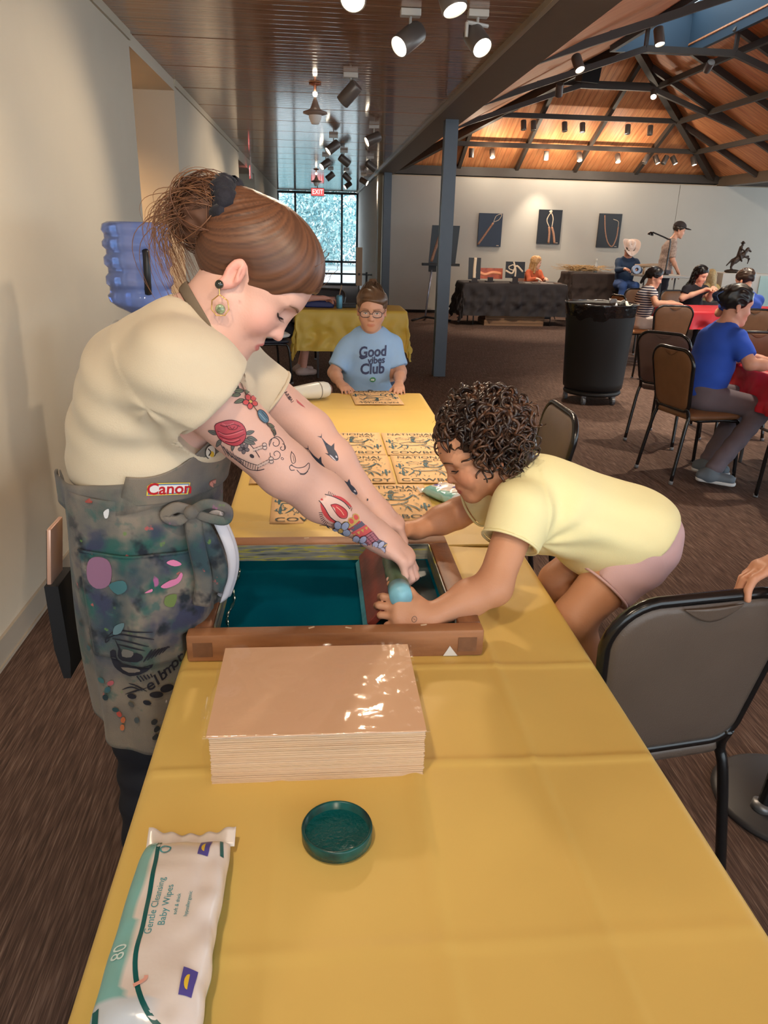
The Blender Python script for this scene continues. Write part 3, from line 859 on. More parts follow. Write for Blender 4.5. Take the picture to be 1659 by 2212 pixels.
for i, x in enumerate((3.68, 3.86, 4.43, 4.76, 5.60, 6.02)):
    roof_spot(x, yq, zq, (.05 - .08 * (i > 3), -.2, -1), False, ['leftmost spotlight of the upper roof row', 'second spotlight of the upper roof row', 'third spotlight of the upper roof row', 'fourth, darker spotlight of the upper roof row', 'fifth spotlight of the upper roof row', 'rightmost spotlight of the upper roof row'][i])
roof_spot(5.5, 13.42, 3.86, (-.2, -.7, -.6), True, 'single lit spotlight on the rear roof truss', 90)
# added spotlights on the trusses further forward light the hall floor and partition
for i, (x, y, d, p) in enumerate(((3.2, 10.95, (.15, .6, -.75), 380), (5.2, 10.95, (.1, .8, -.42), 130), (7.0, 10.95, (.1, .8, -.4), 130), (3.4, 8.35, (.1, -.3, -.9), 420), (5.2, 8.35, (-.1, .2, -.95), 380), (3.6, 5.75, (-.2, -.1, -.95), 330), (4.6, 5.75, (-.1, .3, -.9), 300), (2.6, 8.35, (.2, -.5, -.8), 220))):
    roof_spot(x, y, 2.94 + (x - 1.52) / 3 * 1 - .05 if x < 4.28 else (3.8 if x < 5.5 else 3.86 - (x - 5.5) * .33 - .05), d, True, 'added lit spotlight clamped to a roof truss, ' + ['left on the second truss from the back', 'middle of the second truss from the back', 'right on the second truss from the back', 'left on the third truss', 'middle of the third truss', 'left on the nearest truss', 'right on the nearest truss', 'next to the beam on the third truss'][i], p)
# loudspeaker on the rear truss
SP = thing('loudspeaker', 'black loudspeaker box hanging from the rear roof truss', 'speaker', (4.32, 13.25, 3.84))
a = math.radians(12); Rz = np.array([[math.cos(.2), -math.sin(.2), 0], [math.sin(.2), math.cos(.2), 0], [0, 0, 1]]) @ np.array([[1, 0, 0], [0, math.cos(a), -math.sin(a)], [0, math.sin(a), math.cos(a)]])
mb = MB(); mb.box((4.32, 13.25, 4.0), (.32, .22, .26), Rz, .012); ob('cabinet', mb, M('speaker_black', srgb(26, 26, 28), rough=.6), SP)
mb = MB(); mb.box(V(4.32, 13.25, 4.0) + Rz @ V(0, -.112, 0), (.29, .006, .23), Rz); ob('grille', mb, M('grille_black', srgb(16, 16, 18), rough=.8, bump=.4, bscale=300), SP)
mb = MB(); mb.cyl((4.32, 13.4, 3.9), (4.32, 13.3, 4.0), .02, 8); ob('bracket', mb, MSTEEL, SP)
# ================================================================== FRONT TABLES AND WHAT LIES ON THEM
TZ = 0.745
MYEL = M('yellow_plastic_cloth', srgb(224, 190, 108), rough=0.45, var=0.03, vscale=5, spec=0.22)
MYEL2 = M('yellow_plastic_cloth_far', srgb(222, 190, 84), rough=0.45, var=0.03, vscale=5)
MLEG = M('grey_tube', srgb(120, 120, 122), rough=.4, metal=.6)
MTOP = M('table_laminate', srgb(190, 185, 178), rough=.5)
def folding_table(x0, x1, y0, y1, zt, label):
    t = thing('folding_table', label, 'table', ((x0 + x1) / 2, (y0 + y1) / 2, 0))
    mb = MB(); mb.b2((x0, y0, zt - .045), (x1, y1, zt - .004), .008); ob('tabletop', mb, MTOP, t)
    long_y = (y1 - y0) > (x1 - x0)
    for e in (0, 1):
        for s in (0, 1):
            if long_y: x = x0 + .1 if s == 0 else x1 - .1; y = y0 + .22 if e == 0 else y1 - .22
            else: y = y0 + .1 if s == 0 else y1 - .1; x = x0 + .22 if e == 0 else x1 - .22
            mb = MB(); mb.cyl((x, y, 0), (x, y, zt - .045), .0125, 10); ob('leg', mb, MLEG, t, smooth=True)
        mb = MB()
        if long_y: y = y0 + .22 if e == 0 else y1 - .22; mb.cyl((x0 + .1, y, .3), (x1 - .1, y, .3), .01, 8)
        else: x = x0 + .22 if e == 0 else x1 - .22; mb.cyl((x, y0 + .1, .3), (x, y1 - .1, .3), .01, 8)
        ob('crossbar', mb, MLEG, t, smooth=True)
    return t
def cloth(name, x0, x1, y0, y1, zt, hang, label, mat, seed=0, step=.02, cat='tablecloth', wr=1.0, creases=(), ripple=.02, hang_y=None, group=None, flare=.12):
    hy = hang if hang_y is None else hang_y
    xs = np.arange(x0 - hang, x1 + hang + 1e-6, step); ys = np.arange(y0 - hy, y1 + hy + 1e-6, step)
    X, Y = np.meshgrid(xs, ys, indexing='xy')
    cx = np.clip(X, x0, x1); cy = np.clip(Y, y0, y1); dx = X - cx; dy = Y - cy
    ax, ay = np.abs(dx), np.abs(dy)
    d = np.maximum(ax, ay) + .25 * np.minimum(ax, ay)
    r = .012
    out = np.where(d < r * PI / 2, r * np.sin(np.minimum(d / r, PI / 2)), r + (d - r * PI / 2) * flare)
    drop = np.where(d < r * PI / 2, r * (1 - np.cos(np.minimum(d / r, PI / 2))), r + (d - r * PI / 2) * .985)
    nn = np.sqrt(dx * dx + dy * dy) + 1e-9
    px = cx + dx / nn * out; py = cy + dy / nn * out
    P = np.stack([X, Y, X * 0], -1).reshape(-1, 3)
    rip = (snoise(P, 11, seed) * .6 + snoise(P, 23, seed + 3) * .4).reshape(X.shape)
    amt = np.clip((d - .02) / .25, 0, 1) * ripple
    px += np.where(ax >= ay, np.sign(dx), 0) * rip * amt; py += np.where(ay > ax, np.sign(dy), 0) * rip * amt
    z = zt - drop
    onit = np.clip(1 - d / .01, 0, 1)
    w = (np.abs(snoise(P, 3.1, seed)) * .0016 + np.maximum(snoise(P, 7.3, seed + 1.7), 0) * .0012).reshape(X.shape)
    for kind, c, hgt, wd in creases:
        q = X if kind == 'x' else Y
        w += hgt * np.exp(-((q - c) / wd) ** 2)
    z += w * wr * onit + .0012
    ny, nx = X.shape
    vs = np.stack([px, py, z], -1).reshape(-1, 3)
    idx = np.arange(nx * ny).reshape(ny, nx)
    f = np.stack([idx[:-1, :-1], idx[:-1, 1:], idx[1:, 1:], idx[1:, :-1]], -1).reshape(-1, 4)
    mb = MB(); mb.v = vs.tolist(); mb.f = f.tolist()
    return ob(name, mb, mat, label=label, cat=cat, smooth=True, group=group)
folding_table(-.25, .518, .08, 1.915, TZ, 'folding table at the front holding the wooden screen frame')
folding_table(-.25, .522, 1.945, 3.78, TZ, 'folding table behind the front one, holding the rows of prints')
cloth('tablecloth', -.25, .518, .08, 1.925, TZ, .22, 'yellow plastic cloth on the front table under the wooden screen frame', MYEL, 1.0, .009, flare=.02, ripple=.006,
      creases=[('x', .14, .0035, .010), ('x', .33, .0025, .006), ('x', -.06, .002, .006), ('y', .62, .002, .005), ('y', .93, .003, .005), ('y', 1.2, .0025, .005)], wr=1.5)
cloth('tablecloth', -.25, .522, 1.94, 3.78, TZ - .001, .26, 'yellow plastic cloth under the rows of printed sheets', MYEL, 2.0, .012,
      creases=[('y', 2.97, .002, .006), ('x', .33, .0018, .008), ('y', 3.4, .002, .006)])
# overlapping fold of the rear cloth where the two tables meet
mb = MB()
def fold(u, v):
    x = -.25 + .768 * u; y = 1.80 + .16 * v + .010 * math.sin(u * 5) - .02 * u
    return (x, y, TZ + .0055 + .007 * math.exp(-((v - .45) / .16) ** 2) * (0.6 + .4 * math.sin(u * 4 + 1)) + .0015 * math.sin(u * 23))
mb.grid(fold, 80, 16); ob('table_runner', mb, MYEL, label='loose folded yellow cloth strip lying across the joint between both front tables', cat='tablecloth', smooth=True, solid=.002)

# ------------------------------------------------ wooden silkscreen frame
MWOOD = M('frame_wood', srgb(176, 122, 82), rough=.55, col2=srgb(132, 88, 58), vscale=5, vstretch=(1, 1, 6), bump=.15, bscale=40)
MWOOD2 = M('frame_wood_dark', srgb(150, 100, 66), rough=.5, col2=srgb(104, 66, 44), vscale=6, vstretch=(5, 1, 6), bump=.15, bscale=40)
MINK = M('teal_ink', srgb(2, 68, 90), rough=.34, col2=srgb(5, 86, 106), vscale=6, vstretch=(1, .35, 1), spec=.0, bump=.04, bscale=90)
MINKD = M('wet_ink_dark', srgb(2, 40, 48), rough=.25, spec=.2)
FR = thing('screen_frame', 'wooden silkscreen frame filled with teal ink on the yellow front table', 'screen', (.035, 1.475, TZ))
X0, X1, Y0, Y1 = -.247, .315, 1.235, 1.715; z0, z1 = TZ + .004, TZ + .062; w = .046
for nm, lo, hi, mt in (('near_rail', (X0, Y0, z0), (X1, Y0 + w * .72, z1), MWOOD), ('far_rail', (X0, Y1 - w, z0), (X1, Y1, z1), MWOOD), ('side_rail', (X0, Y0 + w * .72 + .0005, z0), (X0 + w, Y1 - w - .0005, z1), MWOOD2), ('side_rail', (X1 - w, Y0 + w * .72 + .0005, z0), (X1, Y1 - w - .0005, z1), MWOOD2)):
    mb = MB(); mb.b2(lo, hi, .006); ob(nm, mb, mt, FR, auto=35)
# silk with ink
mb = MB(); mb.b2((X0 + w - .004, Y0 + w * .72 - .004, z0 + .012), (X1 - w + .004, Y1 - w + .004, z0 + .0135)); SILK = ob('silk', mb, MINK, FR)
mb = MB()
def pud(u, v):
    x = .125 + .135 * u; y = 1.275 + .385 * v
    return (x, y, z0 + .0142 + .0012 * math.sin(u * 9 + v * 3) * math.sin(v * 11) * math.sin(PI * u))
mb.grid(pud, 24, 40); ob('ink_puddle', mb, MINKD, SILK, smooth=True)
# a lip of thick ink along the left inner edge
random.seed(2); mb = MB(); P = []
for i in range(40):
    t = i / 39; P.append((X0 + w + .012 + .004 * math.sin(t * 17) + .006 * (1 - t), Y0 + w + .005 + t * .37, z0 + .0145))
mb.tube(P, [.003 + .0015 * math.sin(i * 1.7) for i in range(40)], 6); ob('ink_ridge', mb, M('ink_gloss', srgb(4, 70, 78), rough=.08), SILK, smooth=True)
# tape along the inner walls: grey, paint smeared
def tape_mat():
    m = M('smeared_tape', srgb(120, 122, 118), rough=.4)
    nt, b = nodes_of(m); tc = nt.nodes.new('ShaderNodeTexCoord'); mp = nt.nodes.new('ShaderNodeMapping'); mp.inputs['Scale'].default_value = (4, 4, 40)
    nz = nt.nodes.new('ShaderNodeTexNoise'); nz.inputs['Scale'].default_value = 2.5; nz.inputs['Detail'].default_value = 4
    r = nt.nodes.new('ShaderNodeValToRGB')
    cs = [(0.30, srgb(60, 70, 78)), (.42, srgb(128, 130, 124)), (.52, srgb(150, 150, 140)), (.58, srgb(186, 178, 60)), (.63, srgb(120, 124, 120)), (.75, srgb(70, 80, 96))]
    r.color_ramp.elements[0].position = cs[0][0]; r.color_ramp.elements[0].color = (*cs[0][1], 1); r.color_ramp.elements[1].position = cs[-1][0]; r.color_ramp.elements[1].color = (*cs[-1][1], 1)
    for p, c in cs[1:-1]: e = r.color_ramp.elements.new(p); e.color = (*c, 1)
    nt.links.new(tc.outputs['Object'], mp.inputs[0]); nt.links.new(mp.outputs[0], nz.inputs['Vector']); nt.links.new(nz.outputs[0], r.inputs[0]); nt.links.new(r.outputs[0], b.inputs['Base Color'])
    return m
MT = tape_mat()
mb = MB(); mb.b2((X0 + w + .002, Y1 - w - .003, z0 + .014), (X1 - w - .002, Y1 - w - .0006, z1 - .004)); ob('tape_strip', mb, MT, FR)
for x, s in ((X0 + w, 1), (X1 - w, -1)):
    mb = MB(); mb.b2((x + s * .0006, Y0 + w, z0 + .014), (x + s * .003, Y1 - w - .004, z1 - .004)); ob('tape_strip', mb, MT, FR)
# corner joints, white tape triangles, pale staples
MJ = M('end_grain', srgb(120, 82, 56), rough=.7, var=.15, vscale=60)
for x in (X0 + .03, X1 - .032):
    mb = MB(); mb.b2((x - .018, Y0 - .0008, z0 + .012), (x + .018, Y0 + .0005, z0 + .042)); ob('corner_joint', mb, MJ, FR)
MWT = M('white_tape', srgb(214, 212, 208), rough=.5)
mb = MB(); mb.prism([(0, 0), (.028, 0), (.012, .022)], (X1 - .078, Y0 - .0005, z0 + .003), (1, 0, 0), (0, 0, 1), .0006); ob('torn_tape', mb, MWT, FR)
mb = MB(); mb.prism([(0, 0), (.024, 0), (.016, .018)], (X0 + .066, Y0 - .0005, z0 + .001), (1, 0, 0), (0, 0, 1), .0006); ob('torn_tape', mb, MWT, FR)
for x, y, a in ((-.015, 1.256, .5), (.055, 1.252, -.4), (.2, 1.258, .2), (-.03, 1.70, .1)):
    mb = MB(); c, s_ = math.cos(a), math.sin(a); mb.box((x, y, z1 + .0006), (.012, .003, .0012), [[c, -s_, 0], [s_, c, 0], [0, 0, 1]]); ob('paint_fleck', mb, M('pale_fleck', srgb(215, 190, 160), rough=.6), FR)

# ------------------------------------------------ squeegee
SQ = thing('squeegee', 'paint-stained wooden squeegee gripped by both people over the screen', 'squeegee', (.13, 1.46, TZ + .02))
mb = MB(); pts = [(.158, 1.292 + .34 * i / 16, .852) for i in range(17)]
mb.tube(pts, [.014] + [.0215 + .001 * math.sin(i * 2.1) for i in range(15)] + [.014], 20)
def sq_mat():
    m = M('stained_handle', srgb(110, 140, 120), rough=.4, col2=srgb(70, 84, 52), vscale=18, bump=.1, bscale=30); return m
ob('handle', mb, sq_mat(), SQ, smooth=True)
mb = MB(); mb.tube([(.158, 1.288, .852), (.158, 1.325, .852)], [.0222, .0228], 20); ob('handle_end', mb, M('pale_blue_paint', srgb(128, 186, 204), rough=.35, var=.15, vscale=40), SQ, smooth=True)
tb = unit(V(.103, 0, .790) - V(.150, 0, .848)); nb_ = V(-tb[2], 0, tb[0])
L = .080
mb = MB(); c = V(.150, 1.462, .846) + tb * (L / 2); mb.box(c, (L, .325, .016), np.stack([tb, V(0, 1, 0), np.cross(tb, V(0, 1, 0))], 1), .002)
ob('blade_holder', mb, M('red_brown_wood', srgb(138, 58, 46), rough=.45, col2=srgb(70, 42, 44), vscale=9, vstretch=(1, .5, 3), bump=.1, bscale=30), SQ)
mb = MB(); c = V(.150, 1.462, .846) + tb * (L + .004); mb.box(c, (.024, .322, .007), np.stack([tb, V(0, 1, 0), np.cross(tb, V(0, 1, 0))], 1)); ob('rubber_blade', mb, M('teal_rubber', srgb(60, 140, 160), rough=.4, var=.2, vscale=50), SQ)

# ------------------------------------------------ wrapped stack of blank sheets
ST = thing('paper_stack', 'shrink-wrapped stack of blank peach paper in front of the screen frame', 'paper', (0, 1.02, TZ))
MPEACH = M('peach_paper', srgb(226, 182, 146), rough=.7, var=.012, vscale=3)
MPEACHE = M('peach_paper_edge', srgb(236, 208, 178), rough=.8, col2=srgb(216, 182, 148), vscale=1, vstretch=(3, 3, 900))
random.seed(7)
mb = MB(); nl = 56
for i in range(nl):
    za = TZ + .0035 + .083 * i / nl; j = (random.random() - .5) * .0022; jy = (random.random() - .5) * .002
    bow = .004 * math.sin(PI * i / nl)
    mb.b2((-.158 + j, .902 + jy + bow * .3, za), (.154 + j, 1.143 + jy, za + .083 / nl * .86))
o = ob('sheet_block', mb, MPEACHE, ST); o['kind'] = 'stuff'
mb = MB(); mb.b2((-.162, .899, TZ + .0868), (.155, 1.143, TZ + .0885)); ob('top_sheet', mb, MPEACH, ST)
m = M('shrink_film', (1, 1, 1), rough=.05)
_nt, _b = nodes_of(m); _o = _nt.nodes['Material Output']
_tr = _nt.nodes.new('ShaderNodeBsdfTransparent'); _gl = _nt.nodes.new('ShaderNodeBsdfGlossy'); _gl.inputs['Roughness'].default_value = .09
_fz = _nt.nodes.new('ShaderNodeFresnel'); _fz.inputs[0].default_value = 1.22; _mx = _nt.nodes.new('ShaderNodeMixShader')
_nz = _nt.nodes.new('ShaderNodeTexNoise'); _nz.inputs['Scale'].default_value = 16; _nz.inputs['Detail'].default_value = 4; _tc = _nt.nodes.new('ShaderNodeTexCoord'); _nt.links.new(_tc.outputs['Object'], _nz.inputs['Vector'])
_bp = _nt.nodes.new('ShaderNodeBump'); _bp.inputs['Strength'].default_value = .22; _bp.inputs['Distance'].default_value = .01; _nt.links.new(_nz.outputs[0], _bp.inputs['Height'])
_nt.links.new(_bp.outputs[0], _gl.inputs['Normal']); _mx.inputs[0].default_value = .05; _nt.links.new(_tr.outputs[0], _mx.inputs[1]); _nt.links.new(_gl.outputs[0], _mx.inputs[2]); _nt.links.new(_mx.outputs[0], _o.inputs['Surface'])
def film(u, v):
    # loose skin over the top that runs down the front
    x = -.166 + .326 * u
    if v < .7: y = 1.148 - .251 * v / .7; z = TZ + .0905
    else: y = .896; z = TZ + .0905 - (v - .7) / .3 * .084
    n = noise.noise(Vector((x * 28, y * 28, z * 28))); return (x, y + (n * .0022 if v > .7 else 0), z + (abs(n) * .0028 if v <= .7 else 0))
mb = MB(); mb.grid(film, 60, 60); ob('shrink_wrap', mb, m, ST, smooth=True)
def sidefilm(u, v):
    y = .9 + .244 * u; z = TZ + .006 + .084 * v; n = noise.noise(Vector((y * 30, z * 45, 3))); return (-.166 - .006 * abs(n) - .008 * (1 - v) * v, y, z)
mb = MB(); mb.grid(sidefilm, 30, 12); ob('wrap_side', mb, m, ST, smooth=True)
def tail(u, v):
    x = -.166 - .026 * v; y = 1.03 + .06 * u; return (x, y, TZ + .045 + .02 * math.sin(u * 7) * v - .03 * v + .006 * math.sin(v * 9 + u * 4))
mb = MB(); mb.grid(tail, 14, 8); ob('wrap_tail', mb, m, ST, smooth=True)

# ------------------------------------------------ ink jar lid
LID = thing('jar_lid', 'upturned black jar lid with teal ink on the yellow cloth', 'lid', (.022, .787, TZ))
mb = MB(); mb.lathe([(.0, .002), (.044, .002), (.047, .004), (.0475, .02), (.0462, .0225), (.0435, .0215), (.0425, .008), (.0, .0075)], (.022, .787, TZ + .003), n=48, cap=False)
ob('rim', mb, M('black_lid', srgb(18, 40, 40), rough=.25, col2=srgb(20, 92, 88), vscale=30), LID, smooth=True)
mb = MB(); vs = [(.022, .787, TZ + .0125)]; fs = []
for r in range(1, 9):
    for k in range(48):
        a = 2 * PI * k / 48; rr = .0425 * r / 8; n = noise.noise(Vector((rr * math.cos(a) * 120, rr * math.sin(a) * 120, 1)))
        vs.append((.022 + rr * math.cos(a), .787 + rr * math.sin(a), TZ + .0125 + (n * .0006 if r < 8 else .001)))
for k in range(48): fs.append((0, 1 + k, 1 + (k + 1) % 48))
for r in range(7):
    for k in range(48): a = 1 + r * 48 + k; b = 1 + r * 48 + (k + 1) % 48; fs.append((a, a + 48, b + 48, b))
mb.add(vs, fs); ob('ink_pool', mb, M('lid_ink', srgb(8, 84, 88), rough=.1, bump=.3, bscale=160), LID, smooth=True)

# ------------------------------------------------ wet wipes packs
def wipes(name, label, o, ax, L, W, H, detail=True):
    t = thing(name, label, 'wipes', tuple(o))
    o = np.array(o, float); ax = unit(ax); sx = unit(np.cross(ax, V(0, 0, 1)))
    def shape(s, a):     # s along 0..1, a around 0..2pi
        e = min(s, 1 - s); f = 1 - math.exp(-e / .07); fw = 1 - .06 * math.exp(-e / .05)
        ca, sa = math.cos(a), math.sin(a)
        x = math.copysign(abs(ca) ** .55, ca) * W / 2 * fw; z = H / 2 + math.copysign(abs(sa) ** .7, sa) * H / 2 * (.06 + .94 * f) - H / 2 * (1 - f) * .45
        n = noise.noise(Vector((x * 45, s * 9, z * 40))); z += n * .004 * (sa > 0); x += n * .003
        return o + ax * (s - .5) * L + sx * x + V(0, 0, max(z, .002) + .003)
    mb = MB(); nu, nv = 60, 48
    vs = []; cs = []
    teal = np.array(srgb(128, 184, 182)); tealp = np.array(srgb(160, 205, 205)); wh = np.array(srgb(226, 214, 208)); dk = np.array(srgb(14, 92, 92)); lb = np.array(srgb(150, 195, 225))
    for i in range(nu + 1):
        s = i / nu
        for k in range(nv):
            a = 2 * PI * k / nv; vs.append(shape(s, a))
            u = math.cos(a); top = math.sin(a) > -.2   # u: -1 left .. 1 right across the pack
            edge = -.40 + .28 * (1 - s) * (s < .8) - .12 * math.sin(s * PI)
            c = wh
            if top and u < edge + .0: c = teal if u > -.9 else tealp
            if s < .20 and top: c = wh * (.6) + lb * .4 if u < .1 else wh
            if not top: c = teal
            cs.append(tuple(c))
    fs = [(i * nv + k, i * nv + (k + 1) % nv, (i + 1) * nv + (k + 1) % nv, (i + 1) * nv + k) for i in range(nu) for k in range(nv)]
    mb.add(vs, fs); mb.c = cs
    fs2 = [tuple(range(nv)), tuple(nu * nv + k for k in range(nv - 1, -1, -1))]; mb.f += fs2
    b = ob('pouch', mb, M('glossy_pouch', (.8, .8, .8), rough=.22, attr='Col', bump=.12, bscale=35, spec=.6), t, smooth=True)
    # crimped end fins
    for e in (0, 1):
        def fin(u, v, e=e):
            s = 0.0 if e == 0 else 1.0; d = -1 if e == 0 else 1
            x = (u - .5) * W * 1.04; return o + ax * ((s - .5) * L + d * .022 * v) + sx * x + V(0, 0, H * .28 + .014 * v * (abs(2 * u - 1) ** 2) + .0025 * math.sin(u * 30) * v)
        mb = MB(); mb.grid(fin, 40, 5); ob('end_fin', mb, M('fin_film', srgb(225, 215, 210), rough=.25), t, smooth=True, solid=.001)
    SURF[b.name] = (np.array(vs), np.array(fs))
    bv = bvh_of(b)
    mk = Mark(bv, o + V(0, 0, H), ax, (0, 0, 1), 1.0, .0005)   # local x along pack, local y across (left positive)
    tc = tuple(srgb(70, 150, 160)); gd = tuple(srgb(12, 90, 90))
    if detail:
        mk.line([(.44 * L, .30 * W), (.25 * L, .25 * W), (.0, .20 * W), (-.18 * L, .18 * W), (-.33 * L, .02 * W), (-.42 * L, -.22 * W)], .005, gd, smooth=6)
        mk.line([(.44 * L, -.40 * W), (.34 * L, -.44 * W)], .004, gd)
        mk.line([(-.33 * L, .44 * W), (-.40 * L, .40 * W)], .006, gd)
        for i, (tx, sz) in enumerate((('Gentle Cleansing', .011), ('Baby Wipes', .011), ('soft & thick', .006), ('hypoallergenic', .006))):
            mk.text(tx, (.06 * L, .13 * W - i * .012), tc, size=sz)
        mk.text('80', (-.13 * L, .36 * W), tuple(srgb(215, 235, 235)), size=.02)
        for cx_, cy_ in ((.36 * L, -.24 * W), (-.26 * L, -.34 * W)):
            mk.fill([(cx_ - .014, cy_ - .006), (cx_ + .014, cy_ - .008), (cx_ + .015, cy_ + .006), (cx_ - .013, cy_ + .006)], tuple(srgb(84, 76, 150)))
            mk.fill([(cx_ + .008 * math.cos(q), cy_ - .001 + .004 * math.sin(q)) for q in np.linspace(0, PI, 10)], tuple(srgb(226, 190, 60)))
        mk.line([(.36 * L + .006 * math.cos(q), .19 * W + .006 * math.sin(q)) for q in np.linspace(0, 6.3, 16)], .0018, tc)
        mk.line([(-.27 * L, .14 * W), (-.25 * L, .05 * W), (-.235 * L, .04 * W)], .004, tuple(srgb(226, 165, 150)), smooth=4)
    else:
        for cx_, cy_ in ((.25 * L, .2 * W), (-.05 * L, -.1 * W)):
            mk.fill([(cx_ - .012, cy_ - .006), (cx_ + .012, cy_ - .006), (cx_ + .012, cy_ + .007), (cx_ - .012, cy_ + .006)], tuple(srgb(70, 70, 170)))
        mk.line([(-.1 * L, .3 * W), (-.25 * L, .05 * W), (-.2 * L, -.3 * W)], .005, gd, smooth=6)
    mk.done('printed_marks', M('pouch_print', (.5, .5, .5), rough=.3, attr='Col'), t)
    return t
wipes('wipes_pack', 'large white and teal wet wipes pack at the near left corner of the table', (-.170, .625, TZ + .002), (.018, 1, 0), .285, .108, .055)
wipes('wipes_pack', 'small white wipes pack with purple marks lying beside the prints near the child', (.405, 2.135, TZ + .002), (-.55, .9, 0), .17, .10, .04, False)

# ------------------------------------------------ printed posters
MINKP = M('print_ink', srgb(36, 58, 62), rough=.7)
MINKT = M('print_ink_teal', srgb(30, 86, 100), rough=.6)
PH, PW = .325, .235
def poster_master():
    t = thing('print_sheet', 'x', 'print', (0, 0, 0))
    mb = MB(); nx, ny = 10, 14
    def sh(u, v): x = (u - .5) * PW; y = (v - .5) * PH; return (x, y, .0022 + .0012 * math.sin(u * 5 + 1) * math.sin(v * 4))
    mb.grid(sh, nx, ny); ob('sheet', mb, M('kraft_peach', srgb(232, 190, 138), rough=.75, var=.02), t, world=False, smooth=True, solid=.0004)
    mb = MB(); zz = .0045
    for s, x, y, sz, sx in (('NATIONAL', 0, .128, .038, 1.0), ('DAY', .062, .098, .030, 1.0), ('of the', .015, .098, .013, 1.0), ('COWBOY', 0, -.135, .044, 1.05)):
        text_on(mb, s, (x, y, zz), (1, 0, 0), (0, 1, 0), size=sz, sx=sx)
    ob('lettering', mb, MINKP, t, world=False, kind='stuff')
    # the drawing: rider, cactus and scrub as loose brush strokes
    random.seed(11); mb = MB()
    def stroke(P, w):
        P = catmull([(a, b, 0) for a, b in P], 4); n = len(P); vs = []; 
        for i in range(n):
            T = unit(P[min(i + 1, n - 1)] - P[max(i - 1, 0)]); N = V(-T[1], T[0], 0); ww = w * (.35 + .65 * math.sin(PI * (i + .4) / n))
            vs += [P[i] + N * ww + V(0, 0, zz), P[i] - N * ww + V(0, 0, zz)]
        mb.add(vs, [(2 * i, 2 * i + 1, 2 * i + 3, 2 * i + 2) for i in range(n - 1)])
    def loop(cx, cy, rx, ry, w, a0=0, a1=2 * PI):
        stroke([(cx + rx * math.cos(a), cy + ry * math.sin(a)) for a in np.linspace(a0, a1, 9)], w)
    # horse body, neck, legs, rider with a wide hat
    stroke([(-.06, -.01), (-.02, .012), (.03, .008), (.055, .03), (.07, .055), (.082, .03)], .0035); stroke([(-.06, -.01), (-.045, -.035), (0, -.035), (.035, -.02), (.05, .0)], .003)
    for lx, fx in ((-.05, -.075), (-.035, -.04), (.025, .05), (.04, .075)): stroke([(lx, -.03), ((lx + fx) / 2 + .006, -.055), (fx, -.085)], .003)
    stroke([(-.062, -.005), (-.085, .0), (-.09, -.04)], .003)
    stroke([(0, .01), (-.004, .045), (.008, .06)], .006); loop(.004, .07, .008, .009, .002); stroke([(-.018, .078), (.004, .075), (.026, .080)], .003); stroke([(-.006, .08), (.003, .092), (.013, .08)], .003)
    stroke([(0, .045), (.025, .035), (.045, .042)], .003); loop(-.045, .06, .022, .014, .0014)
    for cx_, cy_ in ((-.09, -.06), (.095, -.05), (-.095, .02)):
        stroke([(cx_, cy_ - .03), (cx_, cy_ + .03)], .0045); stroke([(cx_, cy_), (cx_ + .012, cy_ + .002), (cx_ + .012, cy_ + .018)], .003); stroke([(cx_, cy_ - .008), (cx_ - .011, cy_ - .004), (cx_ - .011, cy_ + .012)], .003)
    for i in range(70):
        x = random.uniform(-.1, .1); y = random.uniform(-.105, .075); a = random.uniform(.4, 2.7); l = random.uniform(.005, .016)
        stroke([(x, y), (x + l * .5 * math.cos(a) + .002, y + l * .5 * math.sin(a)), (x + l * math.cos(a), y + l * math.sin(a))], random.uniform(.0008, .002))
    ob('drawing', mb, MINKT, t, world=False, kind='stuff')
    return t
pmst = poster_master()
spots = [(.222, 2.122, 0, 'print nearest the screen frame, right of the inked arm, with NATIONAL and COWBOY readable'),
         (-.022, 2.105, .02, 'print nearest the screen frame, half hidden under the tattooed arm'),
         (-.105, 2.46, .0, 'print at the left table edge, mostly hidden behind both tattooed arms'),
         (.134, 2.462, .0, 'print in the middle row just right of the orca tattoos'),
         (.378, 2.462, -.01, 'print in the middle row beside the curly-haired child and the small wipes pack'),
         (.130, 2.792, .0, 'print in the far row to the left, above the orca tattoos'),
         (.372, 2.792, .0, 'print in the far row to the right, behind the curly hair'),
         (.285, 3.655, PI + .05, 'print lying upside down in front of the boy in the blue shirt')]
for i, (x, y, rz, lab) in enumerate(spots):
    z = TZ + .004
    if i == 0: pmst.location = (x, y, z); pmst.rotation_euler = (0, 0, rz); pmst['label'] = lab; pmst['group'] = 'posters drying on the yellow table'; ORG[pmst.name] = V(x, y, z)
    else: dup(pmst, (x, y, z), rz, lab)

